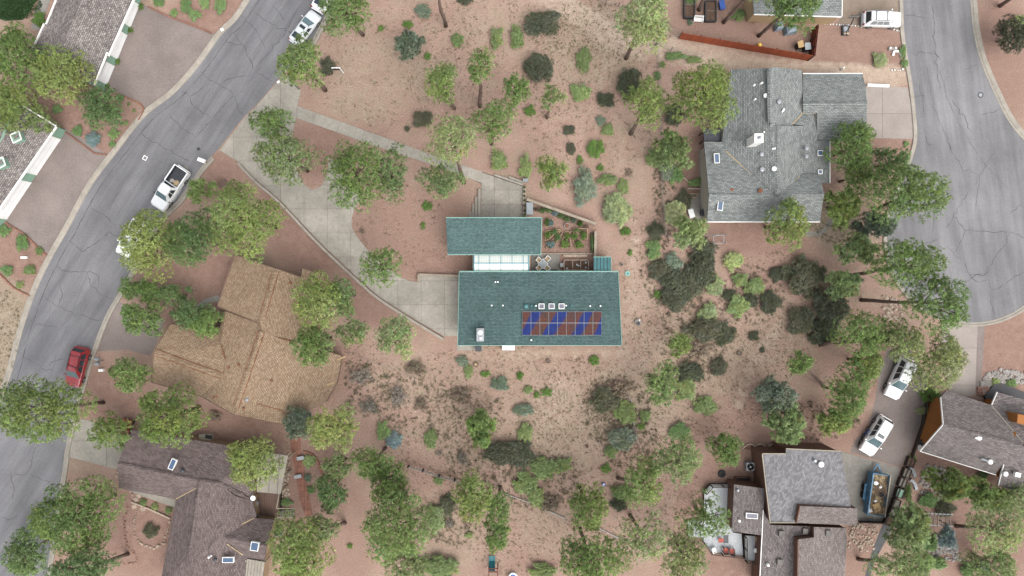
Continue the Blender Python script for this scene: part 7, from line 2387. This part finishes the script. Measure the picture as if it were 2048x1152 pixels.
# feathery trees and shrubs with soft outlines
FEATHER = [
    ('bright feathery shrub at the lower right corner of the grey roof', 1682, 412, 36, 42, 'y'), ('feathery pale tree by the court road, above the leaning pines', 1712, 500, 44, 34, 'l'),
    ('feathery tree among the leaning pines by the court road', 1688, 570, 36, 34, 'l'), ('pale feathery tree at the foot of the slim scrub pine', 1668, 842, 40, 30, 'y'),
    ('feathery tree left of the scalloped beds', 1570, 850, 46, 42, 'l'), ('dense feathery tree at the top of the lower right scrub', 1548, 790, 42, 40, 's'),
    ('bright feathery tree in the terraced garden', 1896, 966, 48, 34, 'y'), ('green feathery hedge tree below the orange-walled house', 1964, 990, 58, 30, 'g'),
    ('tall pale feathery tree beside the black strip', 1815, 1050, 42, 58, 'l'), ('blue spruce in the terraced garden', 1892, 1074, 20, 22, 'b'), ('round green shrub tree beside the blue spruce', 1856, 1082, 18, 20, 'd'),
    ('dark red-leafed bush tree by the court road', 1746, 452, 40, 32, 's'), ('grey-green tree right of the tan roof with bare pale branches', 598, 846, 30, 42, 's'),
    ('vivid green feathery tree in the scrub below the solar panels', 964, 850, 28, 46, 'g'), ('pale feathery tree below the wire gate', 1378, 465, 38, 38, 'l'),
    ('olive tree beside the very large pine', 1346, 300, 42, 40, 'o'), ('grey-green bush tree on the open lot', 820, 92, 28, 34, 's')]
for lb, cx, cy, rx, ry, tone in FEATHER:
    pine('feathery_tree', lb, cx, cy, rx, ry, tone, 3.6 if rx < 34 else 4.6, None, 1.0, .36, None, .7, 30, 'bark_pale' if 'pale branches' in lb else 'bark_grey', .40)

SHR = [
    # open lot, top
    ('large dark scrub bush near the top centre', 'scrub', 1085, 48, 40, 28), ('dark scrub bush below the large one at top centre', 'scrub', 1078, 135, 32, 30), ('yellow-green conifer-like bush at top centre', 'mid', 1034, 76, 15, 26),
    ('upright green bush right of the lot pines', 'mid', 1168, 118, 14, 28), ('round olive bush below the upright one', 'olive', 1160, 184, 20, 20), ('dark low bush left of the fence pine', 'scrub', 1212, 200, 20, 16), ('dark bush behind the fence pine', 'scrub', 1258, 168, 26, 34),
    ('green bush under the fence pine', 'mid', 1216, 260, 13, 14), ('small grey bush left of the green one under the fence pine', 'sage', 1202, 242, 10, 11), ('bright bush in the middle of the lot', 'green', 1190, 298, 19, 24), ('small dark bush near the leaning lot pine', 'scrub', 1138, 260, 13, 11),
    ('small bush beside the bright bush in the lot', 'scrub', 1142, 298, 10, 13), ('tiny green bush under the small dark one', 'green', 1160, 320, 8, 10), ('bushy feathery shrub above the garden wall', 'sage', 1170, 372, 25, 38), ('feathery yellow bush outside the garden wall', 'feather', 1233, 420, 28, 32),
    ('low green scrub in a row right of the round pine', 'mid', 1216, 360, 22, 12), ('green shrub at the end of that scrub row', 'mid', 1246, 372, 13, 16), ('little green bush above the scrub row', 'green', 1201, 335, 8, 9), ('small brown bush by the wire fence', 'dry', 1258, 345, 12, 11),
    ('bright round bush outside the garden corner', 'green', 1252, 463, 12, 11), ('tiny bright bush right of the garden wall', 'green', 1260, 505, 6, 7), ('bright bush right of the green roof', 'green', 1316, 589, 9, 11), ('round bush above the hidden court steps', 'mid', 998, 322, 19, 22), ('bush at the head of the planter wall', 'olive', 1052, 335, 14, 24),
    ('small bush right of the grey bush tree', 'green', 855, 112, 9, 8), ('round bright bush at the top of the lot', 'green', 815, 49, 11, 10), ('small bright bush left of the round one at the top', 'green', 762, 57, 8, 7), ('grey-green bush at the top of the lot', 'sage', 845, 22, 18, 14), ('low bush between lot pines and grey bush tree', 'mid', 914, 80, 14, 13),
    ('green bush above the slim lot pine', 'mid', 994, 75, 14, 24), ('dark bush in the reddish patch above the walkway', 'scrub', 845, 238, 22, 18), ('tiny bush beside the dark one above the walkway', 'scrub', 814, 258, 6, 6), ('dark shrub beside the roadside pine', 'scrub', 656, 134, 16, 20),
    ('bush at the foot of the spreading lot pine', 'green', 1060, 222, 12, 14), ('bush at the lower left of the round garden pine', 'green', 1055, 332, 8, 10), ('green bush in the island bed', 'green', 855, 412, 11, 12), ('small green bush in the island bed', 'green', 846, 451, 6, 8), ('grey little bush at the driveway curve', 'dry', 724, 462, 7, 7),
    ('dark bush by the top edge of the lot', 'scrub', 930, 2, 18, 8),
    # fence line by grey house
    ('small bush at the top of the wire fence', 'mid', 1324, 130, 8, 7), ('bush clinging to the wire fence', 'dark', 1316, 152, 8, 10), ('long low bush along the track fence', 'dark', 1350, 112, 26, 9), ('low bush at the end of the track fence', 'mid', 1388, 120, 18, 8), ('dark bush under the very large pine', 'scrub', 1350, 230, 24, 24),
    ('grey bush along the wire fence', 'sage', 1335, 345, 16, 22), ('green bush left of the patio bed', 'dark', 1352, 348, 16, 20), ('shrub in the patio bed', 'dark', 1388, 366, 14, 9), ('pale bush in the fence-line thicket', 'feather', 1352, 425, 24, 26), ('dark bush right of the fence-line thicket', 'scrub', 1368, 400, 16, 22),
    ('shrub where the wire fence ends', 'scrub', 1312, 462, 18, 20), ('bush on the wire fence at mid height', 'mid', 1308, 318, 18, 20), ('green bush in the patio border', 'green', 1403, 360, 9, 9),
    # thicket right of the green house
    ('dark thicket bush at the top of the scrub belt', 'scrub', 1408, 500, 30, 24), ('tall dark bush on the right flank of the scrub belt', 'scrub', 1405, 538, 30, 40), ('dark bush at the lower right of the scrub belt', 'scrub', 1382, 572, 28, 26), ('grey-green bush in the middle of the scrub belt', 'sage', 1348, 528, 20, 22),
    ('dark bush on the left of the scrub belt', 'scrub', 1318, 540, 22, 22), ('dark bush in the centre of the scrub belt', 'scrub', 1348, 560, 30, 30), ('dark bush at the bottom of the scrub belt', 'scrub', 1350, 598, 32, 24), ('feathery bush between scrub belt and pine stump', 'feather', 1430, 572, 18, 20), ('low bush on the upper left of the scrub belt', 'dark', 1308, 500, 16, 22),
    ('round olive bush below the wire gate', 'olive', 1466, 522, 21, 20), ('dark round bush by the leaning pines', 'scrub', 1551, 548, 16, 16), ('dark bush left of the leaning pines', 'scrub', 1540, 605, 22, 26), ('bush right of the round olive one', 'mid', 1482, 560, 18, 16), ('bush with pale tips in the right scrub', 'olive', 1475, 612, 24, 22), ('small dark bush in the right scrub', 'scrub', 1458, 590, 16, 12),
    ('low bush beside the bush with pale tips', 'mid', 1510, 572, 22, 20), ('dark scrub bush below the right scrub', 'scrub', 1500, 600, 18, 18), ('large dark oak bush by the leaning pines', 'scrub', 1608, 552, 42, 44), ('dark oak bush below the large one', 'scrub', 1600, 640, 28, 32), ('dark oak bush among the leaning pines', 'scrub', 1660, 612, 40, 40), ('dark bush under the row pine', 'scrub', 1650, 660, 34, 30),
    # scrub below the thicket
    ('dark broad bush below the thicket', 'scrub', 1410, 660, 40, 26), ('dark bush right end of the lower thicket', 'scrub', 1448, 668, 24, 24), ('grey bush in the lower thicket', 'dry', 1400, 700, 34, 26), ('dark bush at the foot of the lower thicket', 'scrub', 1438, 734, 18, 20), ('bush left of the lower thicket foot', 'scrub', 1380, 742, 30, 22), ('bush below the yellow-green pine', 'mid', 1412, 812, 26, 18),
    ('bright bush below the yellow-green pine', 'mid', 1372, 780, 22, 26), ('small bush in the red soil right of the thicket', 'scrub', 1508, 672, 11, 11), ('grey-blue bush in the lower right scrub', 'sage', 1545, 790, 28, 26), ('small bush at the right scrub edge', 'scrub', 1524, 700, 6, 6), ('feathery bush at the thicket edge', 'feather', 1415, 628, 20, 22),
    # centre bottom scrub
    ('bright bush below the green roof corner', 'green', 1188, 720, 14, 11), ('grey twiggy bush left of the vivid tree', 'dry', 920, 790, 26, 22), ('dark blue-green bush in the centre scrub', 'sage', 1000, 768, 18, 16), ('pale bush at the foot of the chimney side', 'sage', 924, 722, 14, 11), ('bush below the stump', 'mid', 936, 742, 10, 14), ('small bright bush right of the stump', 'green', 970, 748, 11, 8),
    ('little round bush in the centre scrub', 'green', 1040, 752, 9, 9), ('bright round bush in the row of three', 'green', 1094, 784, 12, 11), ('small bush of the row of three', 'green', 1074, 790, 8, 8), ('left bush of the row of three', 'mid', 1056, 780, 9, 9), ('grey-green bush in the centre scrub', 'sage', 1046, 818, 22, 14), ('green bush below the grey-green one', 'mid', 1052, 866, 16, 22),
    ('spiny brown bush at the left of the scrub', 'dry', 832, 738, 28, 18), ('grey dead bush right of the tan roof', 'dead', 720, 752, 30, 22), ('grey dead bush by the stone corner', 'dead', 738, 812, 26, 20), ('grey bush left of the brown one', 'dead', 796, 792, 22, 28), ('brown bush in the left scrub', 'dry', 843, 810, 18, 18), ('dark bush beside the blue-green one', 'dark', 766, 860, 16, 20), ('blue-green round bush above the rail fence', 'blue', 788, 880, 18, 16),
    ('green bush in the scrub above the rail fence', 'mid', 862, 876, 13, 22), ('grey twig bush above the rail fence', 'dead', 925, 918, 14, 18), ('grey low bush among the weeds', 'dead', 878, 906, 9, 8), ('dark broad bush below the vivid tree', 'scrub', 1010, 905, 46, 26), ('dark bush right of the vivid tree', 'scrub', 1040, 912, 28, 30), ('green bush row in the centre bottom', 'mid', 1086, 935, 32, 22), ('bush right end of that row', 'mid', 1128, 928, 18, 16),
    ('bush below that row', 'mid', 1050, 968, 26, 24), ('brown bush at the bottom centre', 'dry', 1100, 1006, 28, 24), ('green bush beside the brown one at the bottom centre', 'mid', 1072, 994, 20, 22), ('bright round bush at the lower centre', 'green', 1212, 937, 11, 12), ('scrub bush at the top of the lower thicket', 'scrub', 1210, 800, 34, 26), ('brown bush in the middle thicket', 'dry', 1240, 780, 32, 28),
    ('bush on the wire line', 'mid', 1250, 824, 26, 24), ('bush right of the wire line', 'mid', 1290, 832, 12, 14), ('low bright bush right of the wire line', 'green', 1282, 853, 10, 7), ('grey bush below the wire line', 'sage', 1240, 878, 32, 24), ('bush at the bottom of the wire line', 'mid', 1222, 902, 14, 14), ('grey tangled bush on the wire line', 'dead', 1262, 868, 16, 22), ('bush above the pale pine', 'dark', 1360, 862, 22, 18), ('green bush at the split-rail fence', 'mid', 878, 960, 10, 10),
    ('dark bush in the pine grove by the rail fence', 'scrub', 895, 1010, 18, 22), ('green feathery bush in the pine grove', 'feather', 872, 1036, 18, 26), ('grey bush in the pine grove', 'dead', 900, 1046, 12, 14), ('small bush on the open grass patch', 'mid', 938, 1070, 9, 7), ('bush at the bottom edge left of the slide', 'mid', 880, 1134, 38, 24), ('dark bush at the bottom edge by the grass patch', 'scrub', 838, 1128, 16, 16), ('bush at the bottom edge right of the tub', 'mid', 1085, 1142, 30, 16),
    ('round small bush on the path by the largest pine', 'green', 700, 1092, 6, 7), ('bush beside the crossed trunks', 'mid', 1242, 985, 22, 18), ('bush under the split trunks', 'scrub', 1238, 1008, 18, 16),
    # lower left, left side
    ('purple-black agave in the stone ring', 'scrub', 301, 1062, 17, 15), ('shrub nearest the street in the planting strip', 'mid', 287, 1005, 8, 8), ('middle shrub in the planting strip', 'mid', 310, 1013, 8, 8), ('shrub nearest the roof in the planting strip', 'mid', 337, 1021, 8, 8), ('shrub by the brick path bed', 'dark', 573, 1004, 12, 9), ('sage in the brick path bed', 'sage', 615, 956, 8, 9),
    ('green plant in the brick path bed', 'dark', 623, 980, 9, 8), ('tall grass clump in the brick path bed', 'olive', 618, 922, 14, 14), ('bush under the bright round pine', 'dry', 430, 832, 18, 14), ('dark bush beside the rail at the patio', 'dark', 640, 775 + 0, 8, 8),
    ('round dark shrub at the left edge bed', 'dark', 9, 462, 13, 13), ('dark shrub beside the paved drive edge', 'dark', 45, 484, 14, 18), ('small shrub nearest the lower paved drive', 'mid', 79, 502, 9, 9), ('shrub at the left edge bed below the mailbox', 'mid', 60, 540, 13, 11), ('dark shrub at the left edge below the mailbox', 'dark', 14, 541, 13, 12), ('lowest small shrub of the left edge bed', 'mid', 40, 569, 9, 8),
    ('dark shrub left of the street in the top bed', 'dark', 372, 12, 13, 16), ('shrub second from the street in the top bed', 'dark', 410, 8, 12, 12), ('tall shrub nearest the street in the top bed', 'dark', 440, 12, 12, 18), ('low shrub in the middle of the top bed', 'dark', 390, 30, 14, 11), ('small shrub by the edging of the top bed', 'dark', 348, 26, 9, 9), ('shrub at the top terrace corner', 'dark', 318, 6, 12, 9),
    ('green ball shrub beside the topmost garage door', 'green', 282, 13, 7, 7), ('green ball shrub between first and second garage doors', 'green', 261, 60, 7, 7), ('green ball shrub between second and third garage doors', 'green', 235, 123, 7, 7), ('green ball shrub below the third garage door', 'green', 213, 171, 7, 7),
    ('yellow-green bush behind the upper terrace', 'green', 78, 37, 17, 15), ('dark shrub under the pale pine', 'dark', 114, 218, 12, 10), ('blue-green shrub at the corner of the terrace bed', 'blue', 186, 278, 16, 14), ('dark shrub left of the blue-green one', 'dark', 155, 262, 12, 11), ('dark shrub right of the blue-green one', 'dark', 228, 268, 12, 12), ('small shrub near the curb in the terrace bed', 'dark', 225, 288, 8, 7),
    ('tiny shrub in the terrace bed', 'mid', 268, 221, 4, 4), ('shrub in the middle of the terrace bed', 'mid', 252, 246, 6, 6), ('shrub at the top of the terrace bed', 'dark', 240, 196, 9, 8), ('little shrub high in the terrace bed', 'mid', 258, 208, 4, 4),
    # upper right
    ('yellow-tipped bush in the gravel yard', 'feather', 1760, 120, 14, 15), ('dark green shrub at the curb of the gravel yard', 'dark', 1806, 104, 8, 14), ('lower dark green shrub at the curb of the gravel yard', 'dark', 1809, 127, 8, 9), ('small round shrub below the pink drive', 'dark', 1813, 288, 7, 6), ('plants in the left raised bed', 'dark', 1380, 2, 13, 14), ('fern by the leaning trunk behind the red fence', 'mid', 1476, 30, 16, 14),
    ('olive shrub beside the dark evergreen', 'olive', 2040, 46, 22, 16), ('small grey shrub by the white bench', 'sage', 1380, 45, 6, 6), ('shrub under the pine at the tan wall', 'dry', 1508, 38, 14, 10),
    # lower right
    ('bright leafy bush on the orange wall', 'green', 1862, 790, 22, 20), ('pale vine trailing down the orange wall', 'feather', 1848, 822, 16, 8), ('green shrub at the top of the planter row', 'green', 1824, 920, 9, 12), ('dark shrub in the terraced garden', 'dark', 1858, 1000, 20, 16), ('dark leafy shrub behind the arbor', 'scrub', 1890, 1018, 22, 18), ('low hedge along the terraced garden path', 'mid', 1816, 985, 8, 22),
    ('dark shrub at the bottom of the terraced garden', 'dark', 1866, 1125, 30, 16), ('small blue-green shrub at the bottom right', 'blue', 1966, 1132, 14, 14), ('dark round shrub at the bottom right', 'dark', 1934, 1140, 14, 18), ('shrub below the orange-walled house gutter', 'dark', 1966, 952, 10, 10), ('bush by the rock bank', 'olive', 1990, 764, 10, 7), ('green bush by the rock bank', 'dark', 2022, 766, 12, 9), ('brown bush at the entrance wall', 'dry', 1638, 893, 14, 9),
]
for lb, kind, *g in SHR:
    shrub(lb, kind, *g)
# small plants of the planter wall
for k, y in enumerate((375, 383, 392, 401, 411, 421, 429, 434)):
    shrub(('topmost', 'second from top', 'third from top', 'fourth from top', 'fourth from bottom', 'third from bottom', 'second from bottom', 'lowest')[k] + ' small dark shrub in the planter wall', 'dark', 1049, y, 2.4, 2.4, .22, 'shrub', 'planter wall shrubs', .36)
# vegetable beds
VEG = [(1094, 444, 4.5, 6, 'green', 'bright plants in the lavender bed'), (1102, 446, 5, 5, 'blue', 'lavender clump in the square bed'), (1095, 470, 6, 6, 'green', 'leafy plants in the far left wedge bed'), (1108, 464, 6, 4.5, 'dark', 'dark plants at the tip of the far left wedge bed'), (1102, 489, 7, 6, 'blue', 'blue-green plants at the foot of the left slanting bed'),
       (1116, 474, 5, 6, 'dark', 'plants at the tip of the left slanting bed'), (1130, 488, 8, 7, 'green', 'leafy rows at the foot of the middle bed'), (1134, 473, 5, 6, 'green', 'leafy rows at the tip of the middle bed'), (1158, 489, 8, 6, 'green', 'plants at the foot of the right slanting bed'), (1148, 473, 6, 6, 'green', 'plants at the tip of the right slanting bed'),
       (1167, 472, 6, 7, 'green', 'tall plants in the far right wedge bed'), (1154, 461, 7, 3.5, 'mid', 'low plants in the far right wedge bed'), (1184, 486, 3, 14, 'dark', 'plants in the narrow bed by the right wall')]
for x, y, rx, ry, kind, lb in VEG:
    shrub(lb, kind, x, y, rx * 1.3, ry * 1.3, .4, 'vegetable_plant', None, .2)
for k, (x, y, kind) in enumerate(((1072, 418, 'dry'), (1085, 421, 'dark'), (1098, 421, 'dark'), (1110, 427, 'blue'), (1122, 432, 'dark'), (1134, 438, 'dark'), (1146, 441, 'sage'), (1160, 447, 'green'), (1172, 453, 'dry'))):  # leafy border plants, drawn with the shared shrub meshes
    shrub(['reddish plant at the storage box end of the garden wall border', 'second plant of the garden wall border', 'third plant of the garden wall border', 'blue-green plant in the garden wall border', 'middle plant of the garden wall border', 'plant right of the middle of the garden wall border', 'pale-flowered plant in the garden wall border', 'bright plant near the right end of the garden wall border', 'reddish plant at the right end of the garden wall border'][k], kind, x, y, 8, 6, .5, 'border_plant')

# bare fallen branches and white snag
for px_, lb in (([(1262, 800), (1266, 830), (1268, 860), (1275, 885)], 'pale fallen branch along the wire line'), ([(1197, 1055), (1230, 1072), (1262, 1085)], 'grey fallen log at the lower centre'), ([(1005, 985), (1060, 1005), (1130, 1036)], 'thin fallen trunk below the green bush row')):
    c = P(*px_[0])
    r = thing('fallen_branch', lb, 'branch', c)
    mesh_obj('trunk', MB().tube([P(*q) - c + Vector((0, 0, .12)) for q in px_], .07, 6), 'bark_pale', r, local=True)
    for k in range(5):
        q = P(*px_[min(k % len(px_), len(px_) - 1)]) - c
        mesh_obj('twig', MB().tube([q + Vector((0, 0, .14)), q + Vector((random.uniform(-.8, .8), random.uniform(-.8, .8), .3))], [.035, .012], 4), 'bark_pale', r, local=True)

# ------------------------------------------------------------------ ground cover nobody could count
def scatter(zones, n, rng):
    out = []
    for cx, cy, rx, ry, w in zones:
        m = int(n * w)
        a = rng.uniform(0, 2 * math.pi, m)
        r = np.sqrt(rng.random(m))
        out.append(np.stack([cx + rx * r * np.cos(a), cy + ry * r * np.sin(a)], 1))
    return np.concatenate(out)

BLOCK = [DRIVE, WALK, [(916, 436), (1245, 436), (1245, 692), (916, 692)]] + [[(x, y) for x, y in KL] + [(x, y) for x, y in KR[::-1]]] + [RL + RRt[::-1]] + \
    [[(430, 505), (690, 520), (690, 850), (300, 850), (300, 640)], [(230, 858), (560, 880), (560, 1160), (230, 1000)], [(1405, 130), (1830, 130), (1830, 285), (1660, 445), (1405, 445)], [(1400, 890), (1860, 890), (1760, 1160), (1400, 1160)]]
def clear(pts):
    keep = [not any(inside((x, y), b) for b in BLOCK) for x, y in pts]
    return pts[np.array(keep)]

LOT = [(800, 120, 200, 140, 1), (1000, 130, 200, 140, 1.2), (1180, 200, 140, 200, 1.4), (1270, 560, 70, 160, .8), (1000, 800, 260, 110, 2.2), (1180, 860, 150, 150, 1.6), (1430, 720, 160, 150, 1.8), (1560, 620, 120, 120, .8), (900, 980, 150, 120, 1.1), (1080, 1080, 150, 80, .9), (1330, 960, 120, 140, 1), (780, 470, 120, 110, .35), (1200, 60, 150, 60, .8), (700, 740, 90, 80, .6), (1680, 450, 70, 40, .5), (10, 690, 50, 110, .7)]
rng = np.random.default_rng(21)
pt = clear(scatter(LOT, 620, rng))
C = np.array([[(x - 1024) * MPP, (576 - y) * MPP, 0.01] for x, y in pt])
tn = np.array([(0.30, 0.255, 0.16), (0.26, 0.22, 0.13), (0.20, 0.20, 0.11), (0.34, 0.29, 0.19), (0.16, 0.18, 0.085)])
cc = tn[rng.integers(0, 5, len(C))]
me = leaf_mesh('dry_grass', [blades(C, np.tile([0, 0, .8], (len(C), 1)), rng.uniform(.10, .3, len(C)), cc, 9, rng, 1.1, .09)], 'leaves')
o = bpy.data.objects.new('dry_grass', me)
COL.objects.link(o)
tag(o, 'thin dry grass tufts dotted over the open soil', 'grass', kind='stuff')
# needle and twig litter
pt = clear(scatter(LOT, 260, rng))
C = np.array([[(x - 1024) * MPP, (576 - y) * MPP, 0.012] for x, y in pt])
dl = np.array([(0.14, 0.095, 0.07), (0.19, 0.14, 0.105), (0.11, 0.08, 0.062), (0.26, 0.21, 0.17)])
v, f, c = blades(C, np.tile([0, 0, .15], (len(C), 1)), rng.uniform(.06, .2, len(C)), dl[rng.integers(0, 4, len(C))], 5, rng, 1.0, .16)
v[:, 2] = np.abs(v[:, 2]) * .4 + .01
me = leaf_mesh('needle_litter', [(v, f, c)], 'leaves')
o = bpy.data.objects.new('needle_litter', me)
COL.objects.link(o)
tag(o, 'dark needle litter and twigs scattered on the soil', 'litter', kind='stuff')
# low weeds gathered under the scrub
WZ = [(1230, 820, 70, 70, 1), (1390, 680, 70, 90, 1), (1350, 540, 70, 80, .8), (930, 830, 80, 60, .7), (830, 800, 90, 70, .6), (1080, 960, 80, 60, .8), (720, 780, 60, 60, .6), (1260, 880, 60, 60, .8), (1500, 590, 70, 60, .6), (900, 1040, 60, 50, .6), (960, 930, 70, 50, .6), (1640, 840, 80, 40, .5), (1330, 380, 24, 110, .7)]
pt = clear(scatter(WZ, 330, rng))
C = np.array([[(x - 1024) * MPP, (576 - y) * MPP, 0.03] for x, y in pt])
tn = np.array([(0.23, 0.22, 0.14), (0.18, 0.185, 0.11), (0.27, 0.235, 0.17), (0.2, 0.165, 0.13)])
me = leaf_mesh('undergrowth', [blades(C, np.tile([0, 0, .6], (len(C), 1)), rng.uniform(.15, .42, len(C)), tn[rng.integers(0, 4, len(C))], 12, rng, 1.1, .12)], 'leaves')
o = bpy.data.objects.new('undergrowth', me)
COL.objects.link(o)
tag(o, 'low grey-green undergrowth between the scrub bushes', 'undergrowth', kind='stuff')
# lawn blades
rng = np.random.default_rng(5)
pt = scatter([(30, 12, 55, 28, 1)], 2200, rng)
C = np.array([[(x - 1024) * MPP, (576 - y) * MPP, 0.02] for x, y in pt])
me = leaf_mesh('lawn_grass', [blades(C, np.tile([0, 0, 1.], (len(C), 1)), rng.uniform(.1, .2, len(C)), np.tile([.05, .105, .035], (len(C), 1)) * rng.uniform(.5, 1.4, (len(C), 1)), 6, rng, .9, .12)], 'leaves')
o = bpy.data.objects.new('lawn_grass', me)
COL.objects.link(o)
tag(o, 'dark green lawn in the upper left corner', 'grass', kind='stuff')
